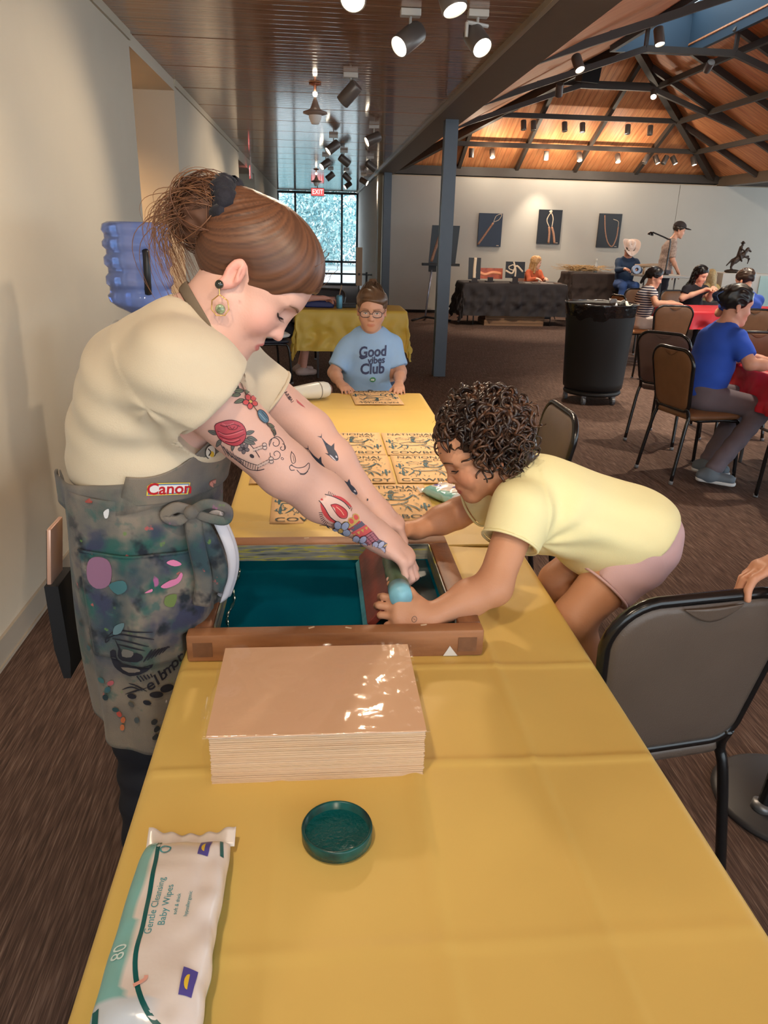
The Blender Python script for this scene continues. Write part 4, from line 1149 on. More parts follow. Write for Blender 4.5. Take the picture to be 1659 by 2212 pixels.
# ------------------------------------------------ hair dryers for drying the ink
def dryer(label, o, ax, sc=1.0):
    t = thing('hair_dryer', label, 'hair dryer', tuple(o)); o = np.array(o, float); ax = unit(ax); sx = unit(np.cross(ax, V(0, 0, 1)))
    mw = M('white_plastic', srgb(224, 224, 216), rough=.3)
    mb = MB(); mb.lathe([(r * sc, h * sc) for r, h in ((.0, -.102), (.018, -.10), (.032, -.09), (.038, -.07), (.039, -.03), (.034, .03), (.027, .09), (.023, .115), (.021, .115), (.019, .08))], o, -ax, 28, cap=False); ob('barrel', mb, mw, t, smooth=True)
    mb = MB(); mb.lathe([(.0385 * sc, -.043 * sc), (.0400 * sc, -.040 * sc), (.0385 * sc, -.037 * sc)], o, -ax, 28, cap=False); ob('trim_ring', mb, M('grey_ring', srgb(120, 118, 110), rough=.4), t, smooth=True)
    mb = MB(); mb.lathe([(.0, -.104 * sc), (.022 * sc, -.103 * sc), (.024 * sc, -.098 * sc)], o, -ax, 20, cap=False); ob('intake_grille', mb, M('pink_grey_grille', srgb(170, 130, 122), rough=.5), t, smooth=True)
    mb = MB(); mb.tube(catmull([o + ax * .03 * sc, o - ax * .02 * sc + sx * -.07 * sc + V(0, 0, -.012), o - ax * .05 * sc + sx * -.125 * sc + V(0, 0, -.022)], 6), [.017 * sc] * 13, 12); ob('grip', mb, mw, t, smooth=True)
    e = o - ax * .05 * sc + sx * -.125 * sc + V(0, 0, -.022)
    mb = MB(); mb.tube(catmull([e, e - ax * .04 + sx * -.02 + V(0, 0, -.01), e - ax * .1 + V(0, 0, -.01)], 6), [.005] * 13, 8); ob('cord', mb, M('black_rubber', srgb(20, 20, 22), rough=.5), t, smooth=True)
    return t
dryer('white hair dryer lying on the far table left of the boy', (-.035, 3.60, TZ + .046), (.85, .5, 0), 1.05)
# ================================================================== BANQUET CHAIRS
MTUBE = M('black_tube', srgb(22, 21, 22), rough=.22, spec=.6, var=.1)
def chair_master(name, panel_mat, label):
    t = thing(name, label, 'chair', (0, 0, 0))
    tilt = math.tan(math.radians(9))
    yb = lambda z: -.205 - (z - .47) * tilt
    # back outline (x, z): rounded, slightly wider at the top
    out = []
    W0, W1, zb0, zt0 = .175, .205, .475, .862
    for cx_, cz, r, a0 in ((W1 - .09, zt0 - .09, .09, 0), (-(W1 - .09), zt0 - .09, .09, PI / 2), (-(W0 - .06), zb0 + .06, .06, PI), (W0 - .06, zb0 + .06, .06, 1.5 * PI)):
        for k in range(9):
            a = a0 + PI / 2 * k / 8; out.append((cx_ + r * math.cos(a), cz + r * math.sin(a) + (.012 if a0 in (0, PI / 2) else 0) * (1 - abs(cx_ + r * math.cos(a)) / W1)))
    n = len(out)
    mb = MB(); cz = .67
    rings = []
    for sc, dy in ((.0, .021), (.55, .020), (.88, .016), (.97, .008), (.985, 0), (.97, -.008), (.88, -.015), (.55, -.018), (.0, -.019)):
        rings.append([(x * sc, yb(cz + (z - cz) * sc) + dy, cz + (z - cz) * sc) for x, z in out])
    vs = [p for r in rings for p in r]; fs = []
    for i in range(len(rings) - 1):
        for k in range(n): fs.append((i * n + k, i * n + (k + 1) % n, (i + 1) * n + (k + 1) % n, (i + 1) * n + k))
    mb.add(vs, fs); bp = ob('backrest', mb, panel_mat, t, world=False, smooth=True)
    mb = MB(); mb.tube([(x, yb(z), z) for x, z in out], .0125, 10, closed=True); ob('back_rim', mb, MTUBE, t, world=False, smooth=True)
    # hand hole flap at the top of the back
    mb = MB()
    def flap(u, v): x = (u - .5) * .13; z = .856 - .032 * v * math.sin(PI * u) ; return (x, yb(z) - .019 - .004 * math.sin(PI * u), z)
    mb.grid(flap, 14, 5); ob('grip_flap', mb, panel_mat, bp, world=False, smooth=True, solid=.004)
    # seat
    mb = MB(); so = []
    for cx_, cy_, r, a0 in ((.13, .14, .08, 0), (-.13, .14, .08, PI / 2), (-.145, -.15, .05, PI), (.145, -.15, .05, 1.5 * PI)):
        for k in range(7): a = a0 + PI / 2 * k / 6; so.append((cx_ + r * math.cos(a), cy_ + r * math.sin(a)))
    n = len(so); rings = [[(x * s, y * s, z) for x, y in so] for s, z in ((0, .478), (.6, .476), (.9, .468), (.99, .452), (1, .438), (.97, .425), (.9, .42), (0, .42))]
    fs = []
    for i in range(len(rings) - 1):
        for k in range(n): fs.append((i * n + k, i * n + (k + 1) % n, (i + 1) * n + (k + 1) % n, (i + 1) * n + k))
    mb.add([p for r in rings for p in r], fs); ob('seat', mb, panel_mat, t, world=False, smooth=True)
    for s in (-1, 1):
        mb = MB(); mb.tube(catmull([(s * .16, -.215, .50), (s * .165, -.195, .44), (s * .175, -.215, .36), (s * .195, -.275, 0.0)], 6), .0125, 10); lg = ob('leg', mb, MTUBE, t, world=False, smooth=True)
        mb = MB(); mb.tube(catmull([(s * .165, -.12, .415), (s * .18, .12, .41), (s * .195, .19, .36), (s * .21, .215, 0.0)], 6), .0125, 10); lg2 = ob('leg', mb, MTUBE, t, world=False, smooth=True)
        for l, p in ((lg, (s * .195, -.275, 0)), (lg2, (s * .21, .215, 0))):
            mb = MB(); mb.cyl((p[0], p[1], 0), (p[0], p[1] + .004, .022), .015, 10); ob('foot_cap', mb, M('grey_cap', srgb(110, 112, 116), rough=.4), l, world=False, smooth=True)
    mb = MB(); mb.cyl((-.17, -.12, .412), (.17, -.12, .412), .009, 8); mb.cyl((-.185, .13, .408), (.185, .13, .408), .009, 8); ob('seat_rail', mb, MTUBE, t, world=False, smooth=True)
    return t
MVB = M('brown_vinyl', srgb(120, 84, 56), rough=.42, var=.08, vscale=12, bump=.12, bscale=320)
MVG = M('grey_brown_vinyl', srgb(92, 79, 70), rough=.36, var=.06, vscale=9, bump=.1, bscale=320)
MVO = M('tan_vinyl', srgb(176, 120, 76), rough=.45, var=.08)
MVP = M('plum_brown_vinyl', srgb(104, 84, 80), rough=.5, var=.06, bump=.1, bscale=300)
MVK = M('dark_vinyl', srgb(40, 40, 52), rough=.4)
def face(dx, dy): return math.atan2(-dx, dy)
def set_chair(c, x, y, rz): c.location = (x, y, 0); c.rotation_euler = (0, 0, rz); ORG[c.name] = V(x, y, 0)
cg = chair_master('banquet_chair', MVG, 'grey-brown vinyl banquet chair in the right foreground, its back held by a hand')
set_chair(cg, .712, 1.50, math.radians(9))
cb = chair_master('banquet_chair', MVB, 'brown banquet chair under the dark-haired woman in the bright blue T-shirt')
set_chair(cb, 2.56, 4.78, face(.98, .2))
dup(cg, (.72, 2.9, 0), face(-1, .0), 'banquet chair with worn brown back seen edge-on behind the curly-haired child')
cp = chair_master('banquet_chair', MVP, 'plum-brown chair back rising just behind the blue-shirted woman\'s brown chair')
set_chair(cp, 2.80, 5.70, face(.75, .66))
dup(cb, (3.86, 8.25, 0), face(.12, 1), 'brown chair with its back to the camera at the far red table')
dup(cb, (4.62, 10.55, 0), face(.1, -1), 'brown chair beyond the far red table, between the two seated women')
dup(cb, (3.46, 5.95, 0), face(.1, 1), 'brown chair at the right picture edge behind the blue-shirted woman')
dup(cb, (2.90, 4.0, 0), face(.35, 1), 'chair at the right edge showing only a black leg on the carpet')
co = chair_master('banquet_chair', MVO, 'tan-seated chair under the woman in the striped top')
set_chair(co, 4.02, 9.45, face(1, .12))
ck = chair_master('banquet_chair', MVK, 'dark chair left of the far yellow table, behind the apron wearer\'s chin')
set_chair(ck, -.55, 8.05, face(.9, .35))
dup(ck, (.05, 9.25, 0), face(-.4, -1), 'dark blue chair tucked under the far yellow table')
# ================================================================== PEOPLE: shared anatomy
class Frame:
    """local axes of a head: x forward, y to the person's left, z up"""
    def __init__(s, o, fwd, up, sc=1.0, low=1.0):
        s.low = low; s.o = np.array(o, float); s.f = unit(fwd); s.l = unit(np.cross(up, s.f)); s.u = np.cross(s.f, s.l); s.sc = sc
    def p(s, x, y, z):
        if z < 0: z = z * s.low
        return s.o + s.sc * (s.f * x + s.l * y + s.u * z)
    def ax(s): return [s.f, s.l, s.u]
    def loc(s, v): d = (v - s.o) / s.sc; z = d @ s.u; z = np.where(z < 0, z / s.low, z); return np.stack([d @ s.f, d @ s.l, z], -1)
    def c(s, a, b, ra, rb, **k): return cone(s.p(*a), s.p(*b), ra * s.sc, rb * s.sc, **k)
    def e(s, c, r, tilt=0.0, **k):
        f, u = s.f, s.u
        if tilt: f, u = s.f * math.cos(tilt) + s.u * math.sin(tilt), s.u * math.cos(tilt) - s.f * math.sin(tilt)
        return ell(s.p(*c), np.array(r) * s.sc, [f, s.l, u], **k)
def head_prims(F, child=0.0, detail=True, ear=True):
    k = F.sc; P = []
    P += [F.e((.002, 0, .048), (.098, .076, .088), k=.02 * k), F.e((.045, 0, .03), (.058, .064, .075), k=.03 * k)]
    P += [F.e((.048, 0, -.035), (.052, .056, .068), k=.03 * k)]
    for s in (-1, 1):
        P += [F.c((.005, s * .054, -.045), (.072, s * .020, -.098), .020, .017, k=.025 * k), F.e((.062, s * .036, -.028), (.030, .027, .030), k=.022 * k)]
    P += [F.e((.082, 0, -.100), (.019, .024, .016), k=.020 * k)]
    if detail:
        P += [F.e((.084, 0, .034), (.018, .050, .012), k=.022 * k)]
        for s in (-1, 1): P += [F.e((.101, s * .033, .010), (.014, .017, .012), k=.014 * k, op='-')]
        for s in (-1, 1): P += [F.e((.0755, s * .0325, .009), (.0155, .0165, .0135), k=.005 * k)]
        nb = .0 if not child else -.004
        P += [F.c((.094 + nb * .5, 0, .022), (.110 + nb, 0, -.022), .0078, .0092, k=.013 * k), F.e((.113 + nb, 0, -.029), (.0115, .0105, .0095), k=.008 * k)]
        for s in (-1, 1): P += [F.e((.102 + nb, s * .0125, -.033), (.0095, .0075, .0072), k=.006 * k)]
        for s in (-1, 1): P += [F.e((.109 + nb, s * .0065, -.0405), (.005, .0033, .004), k=.003 * k, op='-')]
        P += [F.e((.086, 0, -.066), (.020, .030, .022), k=.014 * k)]
        P += [F.e((.1005, 0, -.0605), (.0085, .0195, .0052), k=.005 * k), F.e((.099, 0, -.0725), (.0088, .0175, .0062), k=.005 * k)]
        P += [F.e((.112, 0, -.0665), (.012, .024, .0012), k=.003 * k, op='-')]
        P += [F.e((.1095, 0, -.050), (.006, .0035, .006), k=.004 * k, op='-')]
    if ear:
        for s in (-1, 1):
            P += [F.e((-.008, s * .077, .000), (.0170, .0085, .0285), tilt=.22, k=.005 * k)]
            P += [F.e((-.010, s * .081, -.026), (.010, .006, .011), k=.006 * k)]
            P += [F.e((-.0055, s * .0868, .004), (.0118, .0085, .0210), tilt=.22, k=.003 * k, op='-')]
            P += [F.e((-.003, s * .0835, .006), (.0035, .004, .016), tilt=.35, k=.003 * k), F.e((.004, s * .081, -.004), (.0045, .006, .0065), k=.003 * k)]
    return P
def hand_prims(W, d, n, side, curl, sc=1.0, thumb=(.9, .35, .5), spread=.1, gid='h', bend=None, wr=.027):
    """W wrist point, d towards the knuckles, n back of the hand, side +1 when the thumb lies towards cross(d, n)"""
    d = unit(d); n = unit(np.array(n, float) - d * np.dot(n, d)); s = np.cross(d, n) * side
    q = lambda a, b, c: np.array(W, float) + sc * (d * a + s * b + n * c)
    P = [cone(q(-.01, 0, 0), q(.03, .002, 0), wr * sc * .92, .026 * sc, k=.02 * sc, flat=s, q=1.22), cone(q(.03, .004, .002), q(.078, .002, .003), .0185 * sc, .0165 * sc, k=.015 * sc, flat=s, q=2.05)]
    P += [cone(q(.02, .022, -.008), q(.052, .032, -.010), .017 * sc, .014 * sc, k=.014 * sc)]
    fing = [(.088, .031, .0092, (.040, .024, .020)), (.092, .0105, .0095, (.044, .028, .021)), (.088, -.0105, .0090, (.041, .026, .021)), (.079, -.030, .0078, (.032, .020, .018))]
    for i, (a, b, r, ln) in enumerate(fing):
        base = q(a - .012, b * .96, .002); cu = curl[i] if not np.isscalar(curl) else curl
        cu = (cu, cu, cu * .8) if np.isscalar(cu) else cu
        ang = 0.0; p = base; sp = spread * (1.5 - i) / 1.5
        P += [cone(q(.035, b * .8, .004), base, .011 * sc, (r + .0012) * sc, k=.008 * sc)]
        rr = r
        for j in range(3):
            ang += cu[j]
            dr = unit((d * math.cos(ang) - n * math.sin(ang)) + s * sp * math.cos(ang))
            e = p + dr * ln[j] * sc
            P.append(cone(p, e, rr * sc * (1.04 if j else 1.08), rr * sc * .93, k=.0035 * sc, grp=f'{gid}{i}'))
            p = e; rr *= .93
    # thumb: leaves the side of the palm near its base
    tb = q(.026, .030, -.008); out, dn, fl = thumb
    d1 = unit(d * .75 + s * out - n * dn); m = tb + d1 * .036 * sc
    d2 = unit(d * (.95 - fl * .2) + s * (out * .45) - n * (dn + fl * .55)); m2 = m + d2 * .030 * sc
    d3 = unit(d * (.9 - fl * .5) + s * (out * .2 - fl * .25) - n * (dn + fl)); m3 = m2 + d3 * .024 * sc
    for a, b, r1, r2 in ((tb, m, .0145, .0115), (m, m2, .0112, .0105), (m2, m3, .0105, .0085)):
        P.append(cone(a, b, r1 * sc, r2 * sc, k=.004 * sc, grp=f'{gid}t'))
    return P
def arm_prims(S, E, Wr, r=(.055, .046, .044, .040, .027), k=.03):
    S, E, Wr = (np.array(x, float) for x in (S, E, Wr)); fm = E + (Wr - E) * .38
    return [cone(S, E, r[0], r[1], k=k), cone(E, fm, r[2], r[3] * 1.04, k=.02), cone(fm, Wr, r[3] * 1.04, r[4], k=.02)]
def MSK(name, c): return M(name, c, rough=.48, attr='Col', var=.035, vscale=22, bump=.05, bscale=260, spec=.4)
def skin_fn(F, base, lips=None, flush=None, brow=None, extra=None, browy=None, lipw=.022):
    base = np.array(base)
    def fn(v):
        c = np.tile(base, (len(v), 1)); L = F.loc(v)
        if flush is not None:
            for s in (-1, 1):
                w = np.exp(-(((L[:, 0] - .072) / .03) ** 2 + ((L[:, 1] - s * .045) / .03) ** 2 + ((L[:, 2] + .025) / .028) ** 2)) * .55
                c = c * (1 - w[:, None]) + np.array(flush) * w[:, None]
            w = np.exp(-(((L[:, 0] - .113) / .012) ** 2 + (L[:, 1] / .014) ** 2 + ((L[:, 2] + .03) / .014) ** 2)) * .45
            c = c * (1 - w[:, None]) + np.array(flush) * w[:, None]
            w = np.clip((np.abs(L[:, 1]) - .074) / .006, 0, 1) * (np.abs(L[:, 2]) < .045) * (np.abs(L[:, 0]) < .035) * .6
            c = c * (1 - w[:, None]) + np.array(flush) * w[:, None]
        if lips is not None:
            w = np.clip(1.35 - (L[:, 1] / lipw) ** 2 - ((L[:, 2] + .0665) / .0105) ** 2, 0, 1) * (L[:, 0] > .088); w = np.clip(w * 2.2, 0, 1)
            c = c * (1 - w[:, None]) + np.array(lips) * w[:, None]
        if brow is not None:
            for s in (-1, 1):
                t = (s * L[:, 1] - .012) / .042; bz = .0285 + .006 * np.sin(np.clip(t, 0, 1) * 2.4) - .003 * np.clip(t, 0, 1)
                w = np.exp(-((L[:, 2] - bz) / .0036) ** 2) * ((t > 0) & (t < 1) & (L[:, 0] > .05)) * (1 - .5 * np.clip(t, 0, 1))
                c = c * (1 - w[:, None]) + np.array(brow) * w[:, None]
        if extra is not None: c = extra(v, L, c)
        return c
    return fn
def eyes(F, parent, skin, open_=True, iris=srgb(70, 50, 38), brow=srgb(100, 70, 50), lid=None, browr=.0016):
    """eyelids, lashes and brows laid on the finished face"""
    k = F.sc; bv = bvh_of(skin)
    def on(y, z, off=.0005):
        h = bv.ray_cast(Vector(F.p(.16, y, z)), Vector(-F.f), .2)
        return (np.array(h[0]) if h[0] is not None else F.p(.09, y, z)) + F.f * off
    for s in (-1, 1):
        cy_, cz = s * .0325, .008
        if open_:
            n = 12; W_, H_ = .0125, .0048
            def patch(name, fn, mat, par, off):
                mb = MB(); vs = [on(cy_, cz, off)]; vs += [on(*fn(2 * PI * i / 20), off) for i in range(20)]
                mb.add(vs, [(0, 1 + i, 1 + (i + 1) % 20) for i in range(20)]); return ob(name, mb, mat, par, smooth=True)
            e = patch('eye', lambda a: (cy_ + W_ * math.cos(a), cz + H_ * math.sin(a) * (1 - .35 * abs(math.cos(a)))), M('eye_white', srgb(222, 214, 210), rough=.15), parent, .0008 * k)
            patch('iris', lambda a: (cy_ + .0050 * math.cos(a), cz + .0046 * math.sin(a)), M('iris', iris, rough=.1), e, .0013 * k)
            patch('pupil', lambda a: (cy_ + .0024 * math.cos(a), cz + .0024 * math.sin(a)), M('pupil', (.004, .004, .004), rough=.1), e, .0018 * k)
            pts = [on(cy_ + W_ * 1.05 * t, cz + H_ * (1 - .8 * t * t), .0012 * k) for t in np.linspace(-1, 1, 9)]
        else:
            pts = [on(cy_ + .0155 * t, cz - .0045 - .0035 * (1 - t * t) + .002 * t * s, .0006 * k) for t in np.linspace(-1, 1, 11)]
        mb = MB(); mb.tube(pts, [.0009 * k] + [.0017 * k] * (len(pts) - 2) + [.0009 * k], 6); ob('eyelashes', mb, M('lash', srgb(38, 26, 22), rough=.6), parent, smooth=True)
        if not open_:
            cur = []
            for t in np.linspace(-.9, .95, 12):
                p = on(cy_ + .0155 * t, cz - .0045 - .0035 * (1 - t * t) + .002 * t * s, .0004 * k); cur.append(([p, p + (F.f * .005 - F.u * .003) * k, p + (F.f * .008 - F.u * .003 + F.l * s * .002 * t) * k], [.0004 * k, .0003 * k, .0001 * k]))
            strands('lash_hairs', cur, M('lash', srgb(38, 26, 22), rough=.6), parent, 3)
        if brow is not None:
            pts = [on(s * (.013 + .040 * t), .0285 + .0065 * math.sin(t * 2.2) - .004 * t * t, .0004 * k) for t in np.linspace(0, 1, 11)]
            mb = MB(); mb.tube(pts, [r * k * browr / .0016 for r in (.0012, .0022, .0026, .0026, .0024, .0022, .002, .0017, .0014, .001, .0005)], 6, flat=.5, flatdir=F.f); ob('eyebrow', mb, M('brow_' + parent.name, brow, rough=.7), parent, smooth=True)
def strands(name, curves, mat, parent, n=4, label=None, kind='stuff'):
    mb = MB()
    for P, r in curves: mb.tube(P, r, n, caps=False)
    o = ob(name, mb, mat, parent, smooth=True, label=label)
    if kind: o['kind'] = kind
    return o
def folds(v, dirs, seed=0):
    d = np.zeros(len(v))
    for a, fr, am in dirs:
        ph = v @ np.array(a, float) * fr + 1.5 * snoise(v, 5, seed) + seed
        d += am * np.sin(ph)
    return d
def hair_mat(name, c1, c2, sc=220, stretch=(1, 1, 1), rough=.35):
    return M(name, c1, rough=rough, col2=c2, vscale=sc, vstretch=stretch, bump=.35, bscale=sc * 1.3, bstretch=stretch, spec=.5)

def figure(name, label, loc, H, J, skin, shirt, pants, hair, h=.009, sleeve=.5, sc=1.0, shoes=srgb(60, 60, 66), hairfn=None, bare=False, wide=1.0, smat=None, pmat=None, face=True, open_=True, hands=True, legs=True, group=None, long_pants=True, hairstyle='short', extra_shirt=None, thumb_up=False, category='person', curl=None, thumb=(.7, .25, .25), soles=False):
    """a whole clothed person from joint positions: J has sR sL eR eL wR wL neck chest pelvis hR hL kR kL aR aL"""
    t = thing(name, label, category, loc, group); J = {k: np.array(v, float) for k, v in J.items()}
    nk = J['neck']; ch = J['chest']; pe = J['pelvis']; lat = unit(J['sL'] - J['sR'])
    tor = [cone(pe, (pe + ch) / 2, .108 * sc * wide, .100 * sc * wide, k=.05, flat=lat, q=1.32), cone((pe + ch) / 2, ch, .100 * sc * wide, .106 * sc * wide, k=.05, flat=lat, q=1.36), cone(ch, nk - (nk - ch) * .25, .098 * sc, .06 * sc, k=.05, flat=lat, q=1.5)]
    P = head_prims(H, detail=face) + [cone(nk - (nk - ch) * .2, H.p(-.01, 0, -.05), .052 * sc, .047 * sc, k=.03)] + tor
    ra = tuple(r * sc for r in (.048, .040, .038, .036, .025))
    for s in 'RL':
        P += arm_prims(J['s' + s], J['e' + s], J['w' + s], ra)
        if hands:
            d = unit(J['w' + s] - J['e' + s]) if 'd' + s not in J else J['d' + s]; n = J.get('n' + s, V(0, -.25, 1)); sd = J.get('side' + s)
            sd = (-1 if s == 'R' else 1) * (1 if np.dot(np.cross(d, n), np.cross(d, V(0, 0, 1))) >= 0 else -1)
            P += hand_prims(J['w' + s], d, n, sd, .35 if curl is None or s not in curl else curl[s], sc * .95, (.7, .25, .25) if curl is None or s not in curl else thumb, .12 if curl is None else .06, s)
    if legs:
        for s in 'RL': P += [cone(J['h' + s], J['k' + s], .078 * sc, .054 * sc, k=.04), cone(J['k' + s], J['a' + s], .052 * sc, .036 * sc, k=.02)]
    b = body('body', P, h, MSK('skin_' + label.split()[0] + str(round(skin[0], 3)), skin), t, skin_fn(H, skin, lips=tuple(np.array(skin) * np.array((.90, .66, .64))), flush=tuple(np.array(skin) * np.array((1.02, .85, .82))), brow=hair if face else None))
    if face: eyes(H, t, b, open_, brow=None)
    # shirt
    S = infl(tor, .014 * sc, .05)
    for s in 'RL':
        u = unit(J['e' + s] - J['s' + s]); L = np.linalg.norm(J['e' + s] - J['s' + s]) * sleeve
        if sleeve > 1.2:
            S += [cone(J['s' + s], J['e' + s], ra[0] + .014, ra[1] + .012, k=.03), cone(J['e' + s], J['e' + s] + (J['w' + s] - J['e' + s]) * .92, ra[1] + .012, ra[4] + .012, k=.03)]
        else:
            S += [cone(J['s' + s], J['s' + s] + u * (L + .02), ra[0] + .016, ra[0] * .85 + .018, k=.03), disc(J['s' + s] + u * L, J['s' + s] + u * (L + .16), .085 * sc)]
    S += [cone(nk - (nk - ch) * .05, nk + unit(nk - ch) * .1, .062 * sc, .09 * sc, k=.006, op='-')]
    dn = unit(pe - ch); S += [half(pe + dn * .035 * sc, dn, .006)]
    so = body('shirt', S, h, smat or M('shirt_' + label.split()[0] + name + str(round(shirt[0] * 9 + shirt[2], 3)), shirt, rough=.85, var=.04, vscale=14), t, disp=lambda v, n: folds(v, [((.3, .4, 1), 46, .003 * sc), ((1, .2, .3), 38, .0022 * sc)], sc + len(label)), rel=1)
    if legs:
        Q = [cone(pe - dn * .02, pe + dn * .02, .116 * sc * wide, .114 * sc * wide, k=.04, flat=lat, q=1.3)]
        for s in 'RL':
            f = 1.0 if long_pants else .0
            Q += [cone(J['h' + s], J['k' + s] * (1 if long_pants else .75) + J['h' + s] * (0 if long_pants else .25), .092 * sc, .068 * sc, k=.04)]
            if long_pants: Q += [cone(J['k' + s], J['k' + s] + (J['a' + s] - J['k' + s]) * .94, .066 * sc, .055 * sc, k=.03)]
        body('trousers', Q, h, pmat or M('pants_' + label.split()[0] + str(round(pants[0] * 7 + pants[1], 3)), pants, rough=.85, var=.06, vscale=14), t, disp=lambda v, n: folds(v, [((.3, .2, 1), 60, .003 * sc)], sc), rel=1)
        fw = H.f * V(1, 1, 0); fw = J.get('toe', unit(fw))
        for s in 'RL':
            a = J['a' + s]; g = a + V(0, 0, -.035)
            sh = body('shoe', [cone(g - fw * .05, g + fw * .12, .042 * sc, .034 * sc, k=.02), cone(a, g, .044 * sc, .044 * sc, k=.03), half(g + V(0, 0, -.036 * sc), (0, 0, -1), .003)], h * .9, M('shoe_' + str(round(shoes[0], 3)), shoes, rough=.6), t)
            if soles: body('sole', [cone(g - fw * .052 + V(0, 0, -.02), g + fw * .124 + V(0, 0, -.022), .040 * sc, .036 * sc, k=.02), half(g + V(0, 0, -.038 * sc), (0, 0, -1), .003), half(g + V(0, 0, -.014 * sc), (0, 0, 1), .003)], h * .8, M('pale_sole', srgb(206, 210, 214), rough=.6), sh)
    # hair
    if hairstyle:
        hm = M('hair_' + str(round(hair[0] * 11 + hair[2], 4)), hair, rough=.38, col2=tuple(c * .55 for c in hair), vscale=30, vstretch=(1, 1, .3), spec=.5)
        e = 1.0
        hp = [H.e((-.008, 0, .056), (.107, .086, .094), k=.02), H.e((.03, 0, .066), (.072, .076, .070), k=.03), H.e((.11, 0, -.004), (.066, .09, .076), tilt=.1, k=.012, op='-'), H.e((.05, 0, -.07), (.09, .10, .07), k=.012, op='-')]
        if hairstyle == 'bun': hp += [H.e((-.10, 0, .06), (.036, .042, .05), k=.015)]
        if hairstyle == 'pony': hp += [H.c((-.09, 0, .05), (-.13, 0, -.10), .034, .018, k=.02)]
        if hairstyle == 'long':
            hp = hp[:2] + [H.c((-.03, 0, .02), (-.06, 0, -.19), .085, .06, k=.03)] + [H.c((-.0, s * .068, .02), (.005, s * .078, -.19), .030, .024, k=.03) for s in (-1, 1)] + hp[2:3]
        if hairstyle == 'short': hp += [H.e((-.06, 0, -.06), (.08, .10, .05), k=.01, op='-')]
        body('hair', hp, max(h * .7, .005), hm, t, disp=lambda v, n: .003 * np.sin(3 * snoise(v, 26, 1)), rel=1)
    return t, b, so, H
# ================================================================== THE WOMAN IN THE PAINTED APRON
WO = thing('person', 'woman in a cream T-shirt and paint-stained grey apron leaning over the screen', 'person', (-.40, 1.42, 0))
SKW = srgb(216, 172, 157)
HF = Frame((-.130, 1.408, 1.432), (.69, -.07, -.72), (.72, .0, .69), .985)
neckT, neckB = V(-.175, 1.41, 1.385), V(-.215, 1.415, 1.325)
shR, elR, wrR = V(-.225, 1.25, 1.290), V(-.060, 1.288, 1.110), V(.116, 1.395, .938)
shL, elL, wrL = V(-.172, 1.575, 1.238), V(-.016, 1.610, 1.100), V(.118, 1.580, .938)
pel, wai, che = V(-.335, 1.415, .98), V(-.322, 1.415, 1.10), V(-.296, 1.415, 1.235)
torso = [cone(pel, wai, .120, .116, k=.05, flat=(0, 1, 0), q=1.25), cone(wai, che, .116, .118, k=.06, flat=(0, 1, 0), q=1.22), cone(che, V(-.235, 1.415, 1.305), .105, .075, k=.06, flat=(0, 1, 0), q=1.35),
         ell((-.215, 1.345, 1.215), (.07, .06, .075), k=.05), ell((-.205, 1.49, 1.205), (.07, .06, .075), k=.05), ell((-.315, 1.415, 1.20), (.10, .14, .09), k=.06)]
arms = arm_prims(shR, elR, wrR, (.061, .048, .047, .044, .0285)) + arm_prims(shL, elL, wrL, (.056, .046, .045, .042, .0275))
neck = [cone(neckB, neckT, .062, .054, k=.04), cone(V(-.185, 1.41, 1.375), HF.p(-.01, 0, -.03), .052, .048, k=.03), cone(V(-.19, 1.41, 1.35), HF.p(.02, 0, -.07), .045, .035, k=.03)]
# both hands close over the round handle that runs along y at x .158, z .852
handR = hand_prims(wrR, (.74, -.14, -.58), (.58, -.10, .80), -1, [(.50, 1.05, .9), (.55, 1.1, .9), (.6, 1.1, .9), (.65, 1.1, .9)], 1.02, (.30, .42, .35), .05, 'wr')
handL = hand_prims(wrL, (.74, .0, -.58), (.58, .0, .80), 1, [(.50, 1.05, .9), (.55, 1.1, .9), (.6, 1.1, .9), (.65, 1.1, .9)], .98, (.30, .42, .35), .05, 'wl')
def w_extra(v, L, c):
    # moles on the cheek
    for y, p in ((1, (.030, -.066, -.028)), (1, (.066, -.055, -.055))):
        w = np.exp(-(((L - np.array(p)) ** 2).sum(1)) / .0022 ** 2) * .7; c = c * (1 - w[:, None]) + np.array(srgb(150, 96, 80)) * w[:, None]
    return c
W_SKIN = body('body', head_prims(HF) + neck + torso + arms + handR + handL, .0033, MSK('skin_fair', SKW), WO,
              skin_fn(HF, SKW, lips=srgb(196, 118, 116), flush=srgb(226, 150, 138), brow=srgb(120, 86, 64), extra=w_extra), rel=1)
eyes(HF, WO, W_SKIN, open_=False, brow=srgb(116, 82, 62))
# --- T-shirt
tee = infl([torso[1], torso[2], torso[3], torso[4], torso[5]], .014, .05) + [cone(V(-.325, 1.415, 1.06), V(-.325, 1.415, 1.12), .134, .130, k=.05, flat=(0, 1, 0), q=1.22)]
uR = unit(elR - shR); uL = unit(elL - shL)
tee += [cone(V(-.245, 1.34, 1.300), shR, .066, .070, k=.05), cone(shR, shR + uR * .125, .070, .075, k=.04), cone(V(-.235, 1.49, 1.29), shL, .062, .066, k=.05), cone(shL, shL + uL * .13, .066, .068, k=.04),
        cone(V(-.245, 1.37, 1.33), V(-.245, 1.46, 1.33), .052, .052, k=.04)]
cut = [half(shR + uR * .115, uR), half(shL + uL * .105, uL)]
def tee_keep(v): return np.ones(len(v), bool)
class Cut: pass
def plane_cut_local(p, n, c, r):
    # removes everything beyond a plane but only near c (sphere of radius r): sleeve ends
    return None
tee += [cone(V(-.285, 1.335, 1.245), shR + uR * .03, .070, .068, k=.08)]
tee += [disc(shR + uR * .066, shR + uR * .26, .088), disc(shL + uL * .090, shL + uL * .26, .080)]
